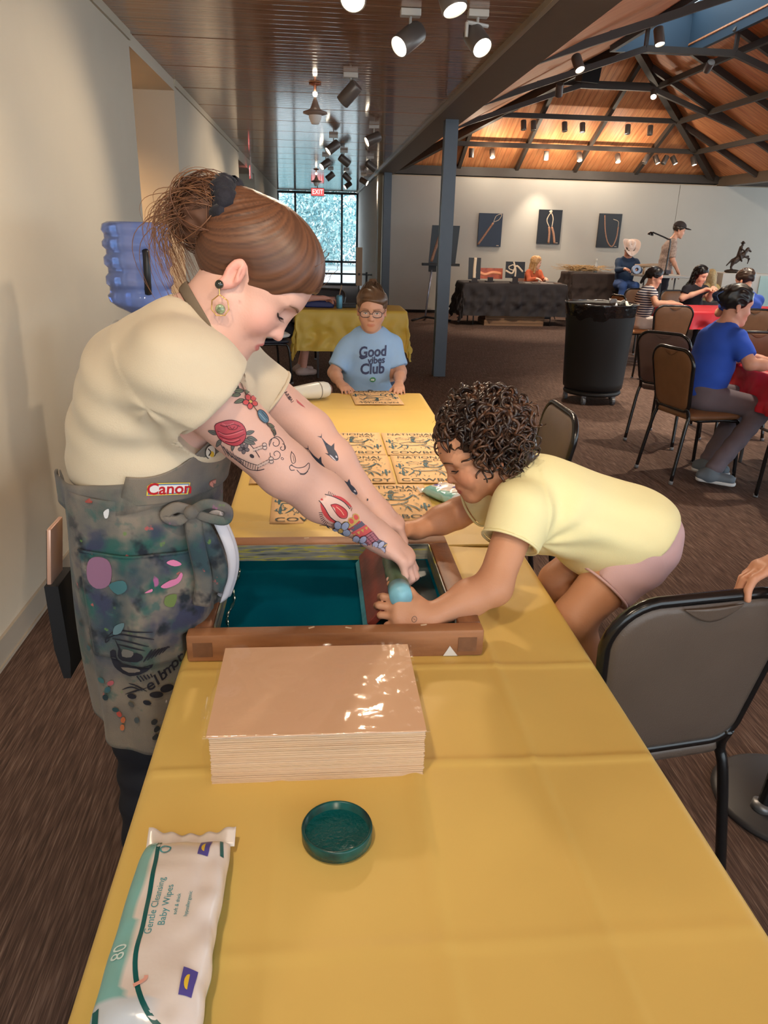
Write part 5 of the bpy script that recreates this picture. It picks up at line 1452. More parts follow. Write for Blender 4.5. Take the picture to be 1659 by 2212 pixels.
tee += [disc(shR + uR * .05, shR + uR * .2, .0665), disc(shL + uL * .075, shL + uL * .2, .060)]
tee += [cone(V(-.222, 1.414, 1.345), V(-.140, 1.408, 1.42), .066, .075, k=.006, op='-'), half((-.46, 1.415, 1.072), (.10, .0, -1), .006)]
def tee_disp(v, n):
    d = folds(v, [((.6, .2, -.8), 52, .0030), ((.2, -.3, 1), 85, .0018), ((1, .1, .35), 34, .0022)], 1.0) * np.clip((v[:, 2] - 1.02) * 8, .2, 1)
    # drag folds from the armpit across the ribs
    ap = V(-.27, 1.27, 1.24); r = v - ap; dist = np.linalg.norm(r, axis=1)
    th = np.arctan2(r[:, 2], r[:, 0]); d += .0026 * np.sin(th * 5 + dist * 25 + snoise(v, 9, 2)) * np.exp(-((dist - .09) / .07) ** 2) * (np.cos(th + 2.2) > -.3)
    # gathered hem blousing over the apron
    d += .006 * np.exp(-((v[:, 2] - 1.115) / .025) ** 2)
    return d
MTEE = M('cream_jersey', srgb(212, 196, 170), rough=.9, var=.03, vscale=10, bump=.12, bscale=420, sheen=.15)
W_TEE = body('t_shirt', tee, .004, MTEE, WO, disp=tee_disp, rel=2)
# sleeve hems and neck rib
def ring(name, o, ax, r, tr, mat, sx=1.0, flat=None):
    ax = unit(ax); u = unit(np.cross(ax, V(0, 0, 1) if abs(ax[2]) < .9 else V(1, 0, 0))); w = np.cross(ax, u)
    mb = MB(); mb.tube([o + r * (math.cos(a) * u * sx + math.sin(a) * w) for a in np.linspace(0, 2 * PI, 40, endpoint=False)], tr, 8, closed=True); return ob(name, mb, mat, WO, smooth=True)
ring('sleeve_hem', shR + uR * .067, uR, .0715, .0042, MTEE); ring('sleeve_hem', shL + uL * .091, uL, .0665, .004, MTEE)
# --- trousers and shoes
MPANT = M('black_trousers', srgb(26, 26, 34), rough=.8, var=.1)
pants = [cone(pel + V(-.03, -.07, 0), V(-.355, 1.345, .52), .085, .070, k=.04), cone(V(-.355, 1.345, .52), V(-.385, 1.345, .05), .071, .06, k=.03), cone(pel + V(-.03, .07, 0), V(-.355, 1.50, .52), .085, .070, k=.04), cone(V(-.355, 1.5, .52), V(-.385, 1.5, .05), .071, .06, k=.03), cone(pel, pel + V(0, 0, .06), .122, .118, k=.05, flat=(0, 1, 0), q=1.22), ell((-.375, 1.415, .92), (.10, .14, .11), k=.04), half((0, 0, .035), (0, 0, -1))]
body('trousers', pants, .008, MPANT, WO, disp=lambda v, n: folds(v, [((0, .3, 1), 60, .003)], 2))
for y in (1.345, 1.5):
    x = -.385
    body('shoe', [cone((x - .05, y, .045), (x + .13, y, .035), .045, .038, k=.02, flat=(0, 1, 0), q=1.05), cone((x - .03, y, .07), (x - .02, y, .1), .045, .045, k=.02), half((0, 0, .004), (0, 0, -1), .004)], .007, M('black_shoe', srgb(20, 20, 22), rough=.5), WO)
# --- apron: bib, skirt, straps
def apron_mat():
    m = M('stained_canvas', srgb(128, 118, 106), rough=.9, sheen=.1)
    nt, b = nodes_of(m); tc = nt.nodes.new('ShaderNodeTexCoord')
    def spots(scale, lo, hi, seed, stretch=(1, 1, 1), detail=3):
        mp = nt.nodes.new('ShaderNodeMapping'); mp.inputs['Location'].default_value = seed; mp.inputs['Scale'].default_value = stretch
        nz = nt.nodes.new('ShaderNodeTexNoise'); nz.inputs['Scale'].default_value = scale; nz.inputs['Detail'].default_value = detail
        mr = nt.nodes.new('ShaderNodeMapRange'); mr.inputs[1].default_value = lo; mr.inputs[2].default_value = hi
        nt.links.new(tc.outputs['Object'], mp.inputs[0]); nt.links.new(mp.outputs[0], nz.inputs['Vector']); nt.links.new(nz.outputs[0], mr.inputs[0]); return mr.outputs[0]
    def mix(src, col, fac):
        mx = nt.nodes.new('ShaderNodeMix'); mx.data_type = 'RGBA'; mx.inputs[7].default_value = (*col, 1)
        if isinstance(src, tuple): mx.inputs[6].default_value = (*src, 1)
        else: nt.links.new(src, mx.inputs[6])
        nt.links.new(fac, mx.inputs[0]); return mx.outputs[2]
    # vertical position weights so that the stains gather where the hands wipe (mid skirt)
    sp = nt.nodes.new('ShaderNodeSeparateXYZ'); nt.links.new(tc.outputs['Object'], sp.inputs[0])
    def band(c, w):
        a = nt.nodes.new('ShaderNodeMath'); a.operation = 'SUBTRACT'; a.inputs[1].default_value = c; nt.links.new(sp.outputs[2], a.inputs[0])
        ab = nt.nodes.new('ShaderNodeMath'); ab.operation = 'ABSOLUTE'; nt.links.new(a.outputs[0], ab.inputs[0])
        mr = nt.nodes.new('ShaderNodeMapRange'); mr.inputs[1].default_value = w; mr.inputs[2].default_value = w * .35; mr.inputs[3].default_value = 0; mr.inputs[4].default_value = 1
        nt.links.new(ab.outputs[0], mr.inputs[0]); return mr.outputs[0]
    def mul(a, b):
        q = nt.nodes.new('ShaderNodeMath'); q.operation = 'MULTIPLY'; nt.links.new(a, q.inputs[0])
        if isinstance(b, float): q.inputs[1].default_value = b
        else: nt.links.new(b, q.inputs[1])
        return q.outputs[0]
    mid = band(.90, .22)
    s = mix(srgb(132, 121, 108), srgb(112, 104, 98), spots(9, .4, .62, (3, 1, 0)))
    s = mix(s, srgb(44, 66, 74), mul(spots(11, .40, .60, (0, 0, 0), (1, 1, .8)), mid))
    s = mix(s, srgb(36, 84, 78), mul(spots(17, .50, .64, (5, 2, 1)), mid))
    s = mix(s, srgb(52, 56, 80), mul(spots(15, .52, .66, (1, 7, 3)), mid))
    s = mix(s, srgb(26, 34, 44), mul(spots(22, .57, .68, (9, 2, 8)), mid))
    s = mix(s, srgb(60, 92, 88), mul(spots(26, .62, .70, (2, 4, 9)), .8))
    s = mix(s, srgb(164, 90, 140), mul(spots(34, .70, .74, (4, 4, 4), (1, 1, .5)), .9))
    s = mix(s, srgb(200, 190, 190), spots(60, .745, .78, (6, 1, 2), (1, 1, .4)))
    s = mix(s, srgb(180, 84, 84), mul(spots(44, .71, .75, (8, 8, 1)), .8))
    s = mix(s, srgb(96, 130, 60), mul(spots(40, .69, .74, (1, 9, 9)), .7))
    nt.links.new(s, b.inputs['Base Color'])
    nz = nt.nodes.new('ShaderNodeTexNoise'); nz.inputs['Scale'].default_value = 380; nt.links.new(tc.outputs['Object'], nz.inputs['Vector'])
    bp = nt.nodes.new('ShaderNodeBump'); bp.inputs['Strength'].default_value = .2; bp.inputs['Distance'].default_value = .004; nt.links.new(nz.outputs[0], bp.inputs['Height']); nt.links.new(bp.outputs[0], b.inputs['Normal'])
    return m
MAP = apron_mat()
def apron_skirt(u, v):
    # u runs around the hips from the far front edge to the near back edge, v from the waist down
    a = math.radians(-70 + 235 * u)            # 0 = front (+x), 90 = near side (-y)
    rx = .150 + .010 * v; ry = .172 + .016 * v
    z = 1.085 - .545 * v * (1 - .10 * u) - .02 * math.sin(u * PI)
    cx = -.338 - .02 * v
    w = .006 * math.sin(a * 9 + v * 2) * (.3 + v) + .006 * math.sin(a * 4 - v * 5)
    x = cx + (rx + w) * math.cos(a); y = 1.415 - (ry + w) * math.sin(a)
    # the back edge hangs straight and swings a little forward towards the hem
    if u > .6: x += (u - .6) * v * .14; y += -.03 * (u - .6) * v
    if x > -.262 and z < .80: x = -.262 - .0 * v
    return V(x, y, z)
G = [[apron_skirt(i / 90, j / 60) for i in range(91)] for j in range(61)]
mb = MB(); mb.v = [tuple(p) for r in G for p in r]; mb.f = [(j * 91 + i, j * 91 + i + 1, (j + 1) * 91 + i + 1, (j + 1) * 91 + i) for j in range(60) for i in range(90)]
AP = ob('apron_skirt', mb, MAP, WO, smooth=True, solid=.003)
SURF[AP.name] = (np.array(mb.v), np.array(mb.f)[:, ::-1])
def bib(u, v):
    # covers the front of the shirt below a line that climbs towards the chest
    a = math.radians(-70 + 165 * u); r = .152 + .010 * v; x = -.330 + r * math.cos(a); q = min(max((u - .55) / .45, 0), 1); top = 1.085 + .34 * (x + .46) * (1 - q * q * (3 - 2 * q)) + .03 * q; z = 1.06 + (top - 1.06) * v
    return (x + .02 * v, 1.415 - (r + .022) * math.sin(a), z)
mb = MB(); mb.grid(bib, 50, 24); BIB = ob('apron_bib', mb, MAP, WO, smooth=True, solid=.003)
SURF[BIB.name] = (np.array(mb.v), np.array(mb.f))
def wband(u, v):
    a = math.radians(-75 + 245 * u); r = .153 + .003 * math.sin(u * 40)
    zc = 1.078 + .022 * math.cos(a) - .006 * math.sin(a)
    return (-.336 + r * math.cos(a) * 1.0, 1.415 - (r + .020) * math.sin(a), zc + (v - .5) * .055)
mb = MB(); mb.grid(wband, 80, 6); WB_ = ob('waist_band', mb, MAP, WO, smooth=True, solid=.004)
SURF[WB_.name] = (np.array(mb.v), np.array(mb.f))
# pocket with a seam
def pocket(u, v):
    p = apron_skirt(.40 + .42 * u, .20 + .42 * v); c = V(-.345, 1.415, p[2]); return p + unit(p - c) * .005
mb = MB(); mb.grid(pocket, 50, 30); PK = ob('pocket', mb, MAP, AP, smooth=True, solid=.003)
SURF[PK.name] = (np.array(mb.v), np.array(mb.f)[:, ::-1])
mb = MB(); mb.tube([np.array(pocket(i / 40, 0)) + V(0, -.003, 0) for i in range(41)], .0022, 6); ob('pocket_hem', mb, MAP, PK, smooth=True)
# neck strap
P = catmull([V(-.150, 1.335, 1.285), V(-.172, 1.318, 1.332), V(-.196, 1.325, 1.368), V(-.222, 1.358, 1.402), V(-.238, 1.405, 1.416), V(-.232, 1.45, 1.400), V(-.18, 1.485, 1.32), V(-.14, 1.475, 1.25)], 8)
mb = MB(); mb.tube(P, .0105, 8, flat=.25, flatdir=(-.7, 0, .7)); ob('neck_strap', mb, M('strap_canvas', srgb(112, 98, 82), rough=.9, var=.1), WO, smooth=True)
# tied bow and hanging tails at the near hip
MTIE = MAP
kn = V(-.225, 1.268, 1.04)
def ribbon(name, P, w, up=(0, -1, .2)):
    mb = MB(); mb.tube(catmull(P, 8), w, 8, flat=.22, flatdir=up); return ob(name, mb, MTIE, WO, smooth=True)
ribbon('apron_tie', [kn, kn + V(.006, -.012, -.06), kn + V(.014, -.010, -.13), kn + V(.006, -.006, -.185)], .016)
ribbon('apron_tie', [kn, kn + V(.03, -.004, -.06), kn + V(.042, .0, -.12), kn + V(.03, .004, -.16)], .016)
ribbon('bow_loop', [kn, kn + V(.03, -.012, .018), kn + V(.062, -.006, .006), kn + V(.058, .0, -.018), kn + V(.025, -.006, -.01), kn], .009)
ribbon('bow_loop', [kn, kn + V(-.025, -.014, .012), kn + V(-.045, -.012, -.004), kn + V(-.025, -.012, -.014), kn], .010)
mb = MB(); mb.lathe([(0, -.014), (.011, -.008), (.013, 0), (.011, .008), (0, .014)], kn + V(0, -.008, 0), (1, 0, 0), 14, cap=False); ob('bow_knot', mb, MTIE, WO, smooth=True)
# white rag tucked in at the front of the hip, phone in the back pocket
def rag(u, v):
    a = u * PI * 1.3 - .5; x = -.196 + .016 * math.cos(a * 2) + .022 * math.sin(v * PI) ; return (x + .012 * math.sin(a), 1.30 + .06 * u - .02 * math.cos(v * 3), 1.02 - .19 * v + .01 * math.sin(u * 6))
mb = MB(); mb.grid(rag, 24, 24); ob('white_rag', mb, M('white_cotton', srgb(214, 212, 220), rough=.9), WO, smooth=True, solid=.004)
PHN = thing('phone', 'rose gold smartphone sticking out of the apron wearer\'s hip holster', 'phone', (-.515, 1.385, .73))
mb = MB(); R_ = np.array([[math.cos(.12), 0, math.sin(.12)], [0, 1, 0], [-math.sin(.12), 0, math.cos(.12)]]); mb.box((-.515, 1.385, .90), (.009, .072, .15), R_, .0035); ob('phone_body', mb, M('rose_gold', srgb(214, 170, 148), rough=.3, metal=.3), PHN, auto=40)
mb = MB(); mb.box(V(-.515, 1.385, .90) + R_ @ V(-.0048, 0, 0), (.001, .066, .142), R_); ob('phone_screen', mb, M('phone_glass', srgb(22, 20, 24), rough=.08), PHN)
mb = MB(); mb.prism([(-.014, .86), (.012, .86), (.016, .70), (.012, .655), (-.002, .655), (-.012, .72)], (-.512, 1.43, 0), (1, 0, 0), (0, 0, 1), .09); ob('holster', mb, M('black_nylon', srgb(20, 20, 24), rough=.7), WO, auto=40)

# ------------------------------------------------ hair: swept back to a scrunchied bun
MH1 = M('auburn_hair', srgb(112, 72, 50), rough=.38, col2=srgb(78, 48, 34), vscale=9, spec=.5)
MH2 = M('auburn_hair_light', srgb(140, 98, 68), rough=.42, col2=srgb(104, 68, 46), vscale=12, spec=.5)
bunC = V(-.190, 1.425, 1.543)
scrC = V(-.142, 1.412, 1.543)
hp = [HF.e((-.002, 0, .054), (.106, .084, .092), k=.02), HF.e((.036, 0, .066), (.070, .074, .068), k=.03), HF.e((-.050, 0, .012), (.056, .068, .060), k=.03), cone(HF.p(-.045, 0, .055), scrC, .058, .036, k=.04)]
# the face and the ears stay free
hp += [HF.e((.105, 0, -.005), (.062, .086, .076), tilt=.10, k=.012, op='-'), HF.e((.052, 0, -.062), (.085, .10, .070), k=.012, op='-')]
for s in (-1, 1): hp += [HF.e((-.004, s * .088, -.006), (.026, .026, .036), tilt=.22, k=.008, op='-')]
def hair_disp(v, n):
    L = HF.loc(v); q = HF.loc(scrC[None])[0]; r = L - q; ang = np.arctan2(r[:, 1], -r[:, 2] + .3 * r[:, 0])
    az = np.arctan2(r[:, 1] * 1.0, r[:, 0] - r[:, 2] * .6)
    return .0004 * np.sin(az * 70 + 2 * snoise(v, 12, 1)) + .0006 * np.sin(az * 27 + 1.5 * snoise(v, 9, 3))
def hair_col(v):
    L = HF.loc(v); q = HF.loc(scrC[None])[0]; r = L - q; az = np.arctan2(r[:, 1], r[:, 0] - r[:, 2] * .6) + .05 * snoise(v, 9, 3)
    t = .5 + .22 * np.sin(az * 47 + 2 * np.sin(az * 13)) + .16 * np.sin(az * 131 + 1.0) + .12 * np.sin(az * 77 + 3 * np.sin(az * 29)); t = np.clip(t, 0, 1)[:, None]
    return np.array(srgb(62, 40, 31)) * (1 - t) + np.array(srgb(112, 74, 52)) * t
W_HAIR = body('hair', hp, .0033, M('auburn_combed', (.1, .05, .03), rough=.46, attr='Col', spec=.5), WO, colfn=hair_col, disp=hair_disp, rel=1)
hb = bvh_of(W_HAIR)
def flow_strands(bv, F, root_list, target, n_seg, rad, lift=.0008, sag=0.0):
    out = []
    for p0 in root_list:
        P = []
        for i in range(n_seg + 1):
            t = i / n_seg; p = p0 * (1 - t) + target * t
            c = F.p(-.0, 0, .05); d = unit(p - c); hit = bv.ray_cast(Vector(c), Vector(d), .3)
            # outermost surface along the ray from the skull centre
            q = np.array(hit[0]) if hit[0] is not None else p
            P.append(q + d * lift)
        out.append((P, rad * np.concatenate([[.4], np.ones(n_seg - 1), [.5]])))
    return out
random.seed(5); roots = []
for s in (-1, 1):
    for i in range(130):
        t = random.random()
        # hairline from the brow over the temple to behind the ear and the nape
        if t < .45: q = t / .45; p = HF.p(.095 - .045 * q, s * (.005 + .070 * q), .092 - .045 * q * q + random.uniform(-.002, .004))
        elif t < .7: q = (t - .45) / .25; p = HF.p(.05 - .05 * q, s * .078, .047 - .008 * q + random.uniform(-.003, .003))
        else: q = (t - .7) / .3; p = HF.p(-.03 - .065 * q, s * (.072 - .05 * q), -.008 - .042 * math.sin(q * 1.6) + random.uniform(-.004, .004))
        roots.append(p)
# scrunchie
mb = MB(); sa = unit(bunC - scrC + V(-.02, 0, .0)); su = unit(np.cross(sa, V(0, 1, 0))); sw = np.cross(sa, su); P = []
for i in range(64):
    a = 2 * PI * i / 64; P.append(scrC + sa * (.010 + .005 * math.sin(a * 9)) + (.040 + .005 * math.sin(a * 11)) * (math.cos(a) * su + math.sin(a) * sw * .9))
mb.tube(P, [.019 + .004 * math.sin(i * 1.35) for i in range(64)], 10, closed=True); ob('scrunchie', mb, M('navy_velvet', srgb(17, 16, 28), rough=.8, var=.3, vscale=40, bump=.5, bscale=60, sheen=.08), WO, smooth=True)
# bun: core plus looping strands, a few loose ends
bcore = [ell(bunC + V(-.004, 0, -.002), (.040, .042, .042), k=.02), ell(bunC + V(-.018, 0, -.028), (.030, .034, .034), k=.03), cone(scrC, bunC, .026, .032, k=.03)]
BUN = body('hair_bun', bcore, .005, M('bun_core', srgb(84, 54, 38), rough=.7), WO, disp=lambda v, n: .003 * np.sin(snoise(v, 30, 2) * 5), rel=1)
cur = []; rs = np.random.RandomState(3)
for i in range(640):
    a = rs.uniform(0, 2 * PI); tlt = rs.uniform(-.9, .9); R0 = rs.uniform(.036, .056); c = bunC + rs.randn(3) * .008 + V(-.004, 0, -.006)
    ax = unit(V(.25, 1, .15) + rs.randn(3) * .45); u = unit(np.cross(ax, V(0, 0, 1))); w = np.cross(ax, u); P = []; st = rs.uniform(0, 2 * PI); sp = rs.uniform(1.6, 3.6)
    for k in range(16):
        t = k / 15; th = st + sp * t; rr = R0 * (1 + .12 * math.sin(t * 5 + a)); P.append(c + rr * (math.cos(th) * u + math.sin(th) * w * 1.05) + ax * (.02 * tlt * (t - .3)))
    cur.append((P, rs.uniform(.0006, .0013) * np.sin(np.linspace(.3, PI - .2, 16))))
strands('bun_strands', cur[::2], MH2, BUN); strands('bun_strands', cur[1::2], MH1, BUN)
cur = []
for i in range(170):     # tail falling behind the bun and fly-aways
    p0 = bunC + V(rs.uniform(-.05, .0), rs.uniform(-.045, .045), rs.uniform(-.02, .035)); ln = rs.uniform(.07, .165); P = []; dx = rs.uniform(-.05, .02)
    for k in range(14):
        t = k / 13; P.append(p0 + V(dx * math.sin(t * 2) - .028 * math.sin(t * PI), rs.randn() * .0008 + .01 * math.sin(t * 4 + i), -ln * t ** 1.15 + .02 * math.sin(t * PI)))
    cur.append((P, rs.uniform(.0004, .0010) * np.linspace(1, .3, 14)))
strands('loose_ends', cur, MH2, BUN)
cur = []
for i in range(26):     # wisps along the front outline
    s = rs.choice([-1, 1]); p0 = HF.p(.085 + rs.uniform(-.03, .02), s * rs.uniform(.0, .05), .085 + rs.uniform(0, .06)); d = unit(p0 - HF.p(0, 0, .04)); P = []
    for k in range(10): t = k / 9; P.append(p0 + d * (.012 * math.sin(t * PI * .8)) + (HF.f * -.01 - HF.u * .05) * t * rs.uniform(.6, 1.2))
    cur.append((P, .0005 * np.linspace(1, .4, 10)))
strands('wisps', cur, MH1, W_HAIR)
# ------------------------------------------------ earring
eo = HF.p(-.012, -.0895, -.030)
MGOLD = M('gold_wire', srgb(214, 170, 100), rough=.2, metal=.9); MSTONE = M('green_stone', srgb(62, 76, 60), rough=.1, col2=srgb(190, 205, 160), vscale=120, coat=.6)
EAR = thing('earring', 'gold drop earring with a green stone on the apron wearer\'s ear', 'earring', tuple(eo - V(0, 0, .05)))
mb = MB(); mb.lathe([(0, .004), (.006, .003), (.0075, 0), (.006, -.003), (0, -.003)], eo, (-.05, -1, .1), 16, cap=False); ob('stud', mb, M('dark_stone', srgb(44, 46, 40), rough=.08, coat=.5), EAR, smooth=True)
ring6 = [(0, -.016), (.013, -.026), (.0145, -.040), (.007, -.050), (-.007, -.050), (-.0145, -.040), (-.013, -.026)]
mb = MB(); mb.tube([eo + V(a, -.002, b) for a, b in ring6], .0011, 6, closed=True); ob('hexagon_hoop', mb, MGOLD, EAR, smooth=True)
mb = MB(); mb.tube([eo + V(0, -.001, -.005), eo + V(0, -.002, -.016)], .0009, 6); ob('link', mb, MGOLD, EAR)
mb = MB(); mb.lathe([(0, .003), (.006, .0025), (.0085, 0), (.006, -.0025), (0, -.003)], eo + V(0, -.002, -.040), (0, -1, 0), 18, cap=False); ob('drop_stone', mb, MSTONE, EAR, smooth=True)
# ================================================================== TATTOOS, PATCHES AND PRINTS OF THE APRON WEARER
INKM = M('ink_on_skin', (.1, .1, .1), rough=.5, attr='Col')
DK = srgb(54, 50, 58); RED = srgb(176, 66, 78); PINK = srgb(206, 110, 116); GRN = srgb(96, 112, 88); BLU = srgb(116, 136, 164); PALE = srgb(206, 180, 172); GLD = srgb(196, 160, 90); ORC = srgb(58, 62, 78); LIT = srgb(196, 192, 204)
wb = bvh_of(W_SKIN)
class Draw(Mark):
    """a mark drawn in its own sheet units (u right, v down) around a centre"""
    def __init__(s, bvh, o, n, c, per_m, off=.0006, ux=(1, 0, 0), reach=.06):
        super().__init__(bvh, o, ux, n, 1.0, off, reach); s.cen = c; s.pm = per_m
    def q(s, P): return [((a - s.cen[0]) / s.pm, -(b - s.cen[1]) / s.pm) for a, b in P]
    def F(s, P, col, smooth=0):
        if smooth: P = [tuple(p[:2]) for p in catmull([(a, b, 0) for a, b in P], smooth, True)]
        return s.fill(s.q(P), col, .005)
    def Ln(s, P, w, col=DK, smooth=4, closed=False, taper=False): return s.line(s.q(P), w / s.pm, col, smooth, taper, closed)
    def El(s, x, y, rx, ry, col, rot=0, outline=None, w=3):
        P = [(x + rx * math.cos(a) * math.cos(rot) - ry * math.sin(a) * math.sin(rot), y + rx * math.cos(a) * math.sin(rot) + ry * math.sin(a) * math.cos(rot)) for a in np.linspace(0, 2 * PI, 18, endpoint=False)]
        if col is not None: s.F(P, col)
        if outline is not None: s.Ln(P, w, outline, 0, True)
        return s
    def leaf(s, x, y, dx, dy, wd, col=GRN):
        nx, ny = -dy, dx; P = [(x, y), (x + dx * .4 + nx * wd, y + dy * .4 + ny * wd), (x + dx, y + dy), (x + dx * .4 - nx * wd, y + dy * .4 - ny * wd)]
        P = [tuple(p[:2]) for p in catmull([(a, b, 0) for a, b in P], 3, True)]
        s.F(P, col); s.Ln(P, 3.5, DK, 0, True); s.Ln([(x, y), (x + dx * .8, y + dy * .8)], 2.5, DK, 0); return s
    def flower(s, x, y, r, col, n=5, cen=GLD):
        for k in range(n):
            a = 2 * PI * k / n + .4; s.El(x + r * .6 * math.cos(a), y + r * .6 * math.sin(a), r * .46, r * .36, col, a, DK, 3)
        return s.El(x, y, r * .26, r * .26, cen, 0, DK, 2.5)
nA = unit(V(.08, -.96, .27))
KM = 3.19 * 1190.     # sheet units per metre on the near arm
upc = V(-.085, 1.24, 1.150)
# red rose with leaves, winged skull and bones on the upper arm
d = Draw(wb, V(-.146, 1.24, 1.191), nA, (380, 490), KM)
for a in ((300, 500, -58, -18), (470, 500, 55, -18), (455, 535, 75, 28), (320, 535, -35, 45), (395, 560, -10, 45), (480, 520, 62, 20)): d.leaf(*a[:2], a[2], a[3], .22, srgb(104, 104, 98))
d.F([(285, 450), (330, 425), (390, 415), (450, 438), (474, 490), (462, 540), (420, 572), (360, 562), (305, 520)], RED, 3)
d.Ln([(285, 450), (330, 425), (390, 415), (450, 438), (474, 490), (462, 540), (420, 572), (360, 562), (305, 520)], 4.5, srgb(84, 34, 44), 3, True)
for P in ([(300, 480), (345, 500), (400, 492), (460, 470)], [(318, 445), (350, 455), (395, 440), (440, 455)], [(310, 510), (365, 530), (420, 522), (465, 500)], [(345, 545), (395, 552), (440, 535)], [(350, 440), (372, 470), (412, 470), (428, 445)], [(375, 455), (390, 470), (405, 455)]): d.Ln(P, 4.5, srgb(100, 34, 46))
for P in ([(308, 488), (350, 508), (400, 500), (455, 480)], [(330, 437), (362, 446), (400, 432)], [(330, 532), (380, 545), (430, 532)]): d.Ln(P, 5, PINK)
d.done('rose_tattoo', INKM, WO, label='red rose tattoo on the near upper arm')
d = Draw(wb, V(-.119, 1.245, 1.152), nA, (500, 640), KM)
d.F([(400, 600), (440, 570), (500, 575), (540, 615), (560, 660), (585, 690), (560, 735), (520, 740), (470, 700), (420, 650)], srgb(212, 176, 162), 3)
d.Ln([(340, 590), (380, 640), (440, 690), (500, 735), (560, 745), (600, 735)], 5); d.Ln([(440, 570), (500, 572), (545, 620), (570, 660)], 5)
d.flower(472, 602, 34, srgb(110, 100, 104), 5, srgb(60, 54, 60)); d.El(522, 650, 16, 11, DK, .7)
for k in range(8): x = 455 + 15 * k; y = 668 + 7 * k; d.Ln([(x, y), (x - 4, y + 30)], 3.5, DK, 0)
d.Ln([(430, 655), (500, 690), (575, 715)], 4)
for k in range(7): d.Ln([(330 + 18 * k, 575 + 14 * k), (360 + 18 * k, 640 + 10 * k)], 4.5, srgb(92, 84, 88), 0)
for (a, b, c, e) in ((530, 612, 600, 588), (560, 716, 642, 676)):
    d.Ln([(a, b), (c - 14, e + 6)], 17, srgb(190, 164, 154), 0); d.Ln([(a, b - 8), (c - 14, e - 3)], 3.5, DK, 0); d.Ln([(a, b + 9), (c - 14, e + 14)], 3.5, DK, 0); d.El(c, e - 9, 13, 11, srgb(200, 172, 162), 0, DK, 3.5); d.El(c + 2, e + 10, 13, 11, srgb(200, 172, 162), 0, DK, 3.5)
d.done('skull_tattoo', INKM, WO, label='skull with crossed bones tattoo below the rose')
# curling steam and tea cup inside the elbow
d = Draw(wb, V(-.056, 1.25, 1.148), nA, (760, 640), KM)
def curl(cx_, cy_, r, t, a0): d.Ln([(cx_ + r * (1 - .75 * k / 18) * math.cos(a0 + t * k / 18), cy_ + r * (1 - .75 * k / 18) * math.sin(a0 + t * k / 18)) for k in range(19)], 4, DK, 2)
curl(690, 560, 42, 7.5, 2.6); curl(695, 632, 40, -7.5, 3.4); curl(735, 590, 26, 6, -1.5); d.El(735, 660, 9, 6, None, .6, DK, 3); d.Ln([(655, 570), (672, 530), (712, 520), (745, 555), (752, 600)], 4)
d.Ln([(795, 615), (815, 640), (822, 680), (800, 690), (790, 650), (797, 612)], 4, DK, 4); d.Ln([(805, 640), (812, 680)], 5, srgb(140, 120, 110), 2)
d.Ln([(790, 700), (830, 720), (880, 715), (912, 690), (915, 720), (890, 755), (855, 758), (830, 735)], 4.5); d.Ln([(800, 700), (782, 712), (790, 735), (815, 735)], 5, DK); d.Ln([(850, 762), (880, 765), (905, 745)], 4)
d.done('tea_cup_tattoo', INKM, WO, label='outlined steaming tea cup tattoo near the elbow')
# flowers and leaves along the inner upper arm
d = Draw(wb, V(-.112, 1.26, 1.239), unit(V(.10, -.95, .25)), (520, 270), KM)
for a in ((455, 150, -55, -50), (440, 190, -60, -40), (470, 205, -75, 5), (450, 230, -60, 10), (470, 260, -60, 25), (480, 225, 30, -60), (640, 430, 30, 50), (655, 450, 5, 40), (610, 410, 50, 22)): d.leaf(*a, .2, srgb(112, 118, 96))
d.Ln([(440, 110), (470, 200), (520, 290), (590, 380), (660, 470)], 5, srgb(110, 84, 70))
d.flower(508, 272, 46, srgb(196, 82, 84)); d.El(585, 365, 48, 26, srgb(86, 116, 136), .95, DK, 4); d.Ln([(560, 345), (600, 390)], 3, srgb(160, 180, 190)); d.Ln([(575, 335), (612, 380)], 3, DK)
d.done('flower_tattoo', INKM, WO, label='flower and leaf tattoo down the front of the upper arm')
# forearm: vase with a flaming heart, rays, jewelled bands and blue flowers
KF = 3.19 * 1130.
d = Draw(wb, V(.055, 1.315, 1.010), unit(V(-.035, -.93, .36)), (1180, 1080), KF)
for k in range(15):
    a = 1.2 + 1.9 * k / 14; x, y = 1080 + 62 * math.cos(a) * 1.1, 1050 + 78 * math.sin(a); d.Ln([(x, y), (x + 22 * math.cos(a) * 1.1, y + 26 * math.sin(a))], 4, DK, 0)
for k in range(16): x = 1050 + 10 * k; y = 938 + 5 * k + (k / 15) ** 2 * 30; d.Ln([(x, y), (x + 6, y - 22)], 3.2, DK, 0)
d.F([(1010, 960), (1000, 1010), (1020, 1070), (1060, 1110), (1110, 1125), (1060, 1060)], srgb(198, 70, 74), 3); d.F([(1075, 945), (1130, 950), (1180, 985), (1205, 1020), (1150, 985)], srgb(198, 70, 74), 3)
d.F([(918, 945), (940, 930), (935, 905), (968, 865), (985, 895), (1015, 930), (1080, 950), (1150, 985), (1190, 1030), (1205, 1080), (1160, 1125), (1110, 1120), (1060, 1080), (1025, 1020), (990, 975), (955, 955)], srgb(226, 190, 176), 2)
d.Ln([(918, 945), (940, 930), (935, 905), (968, 865), (985, 895), (1015, 930), (1080, 950), (1150, 985), (1190, 1030)], 5); d.Ln([(918, 945), (955, 955), (990, 975), (1025, 1020), (1060, 1080), (1110, 1120)], 5); d.Ln([(950, 910), (975, 945), (1000, 965)], 4); d.Ln([(935, 930), (965, 950)], 3.5)
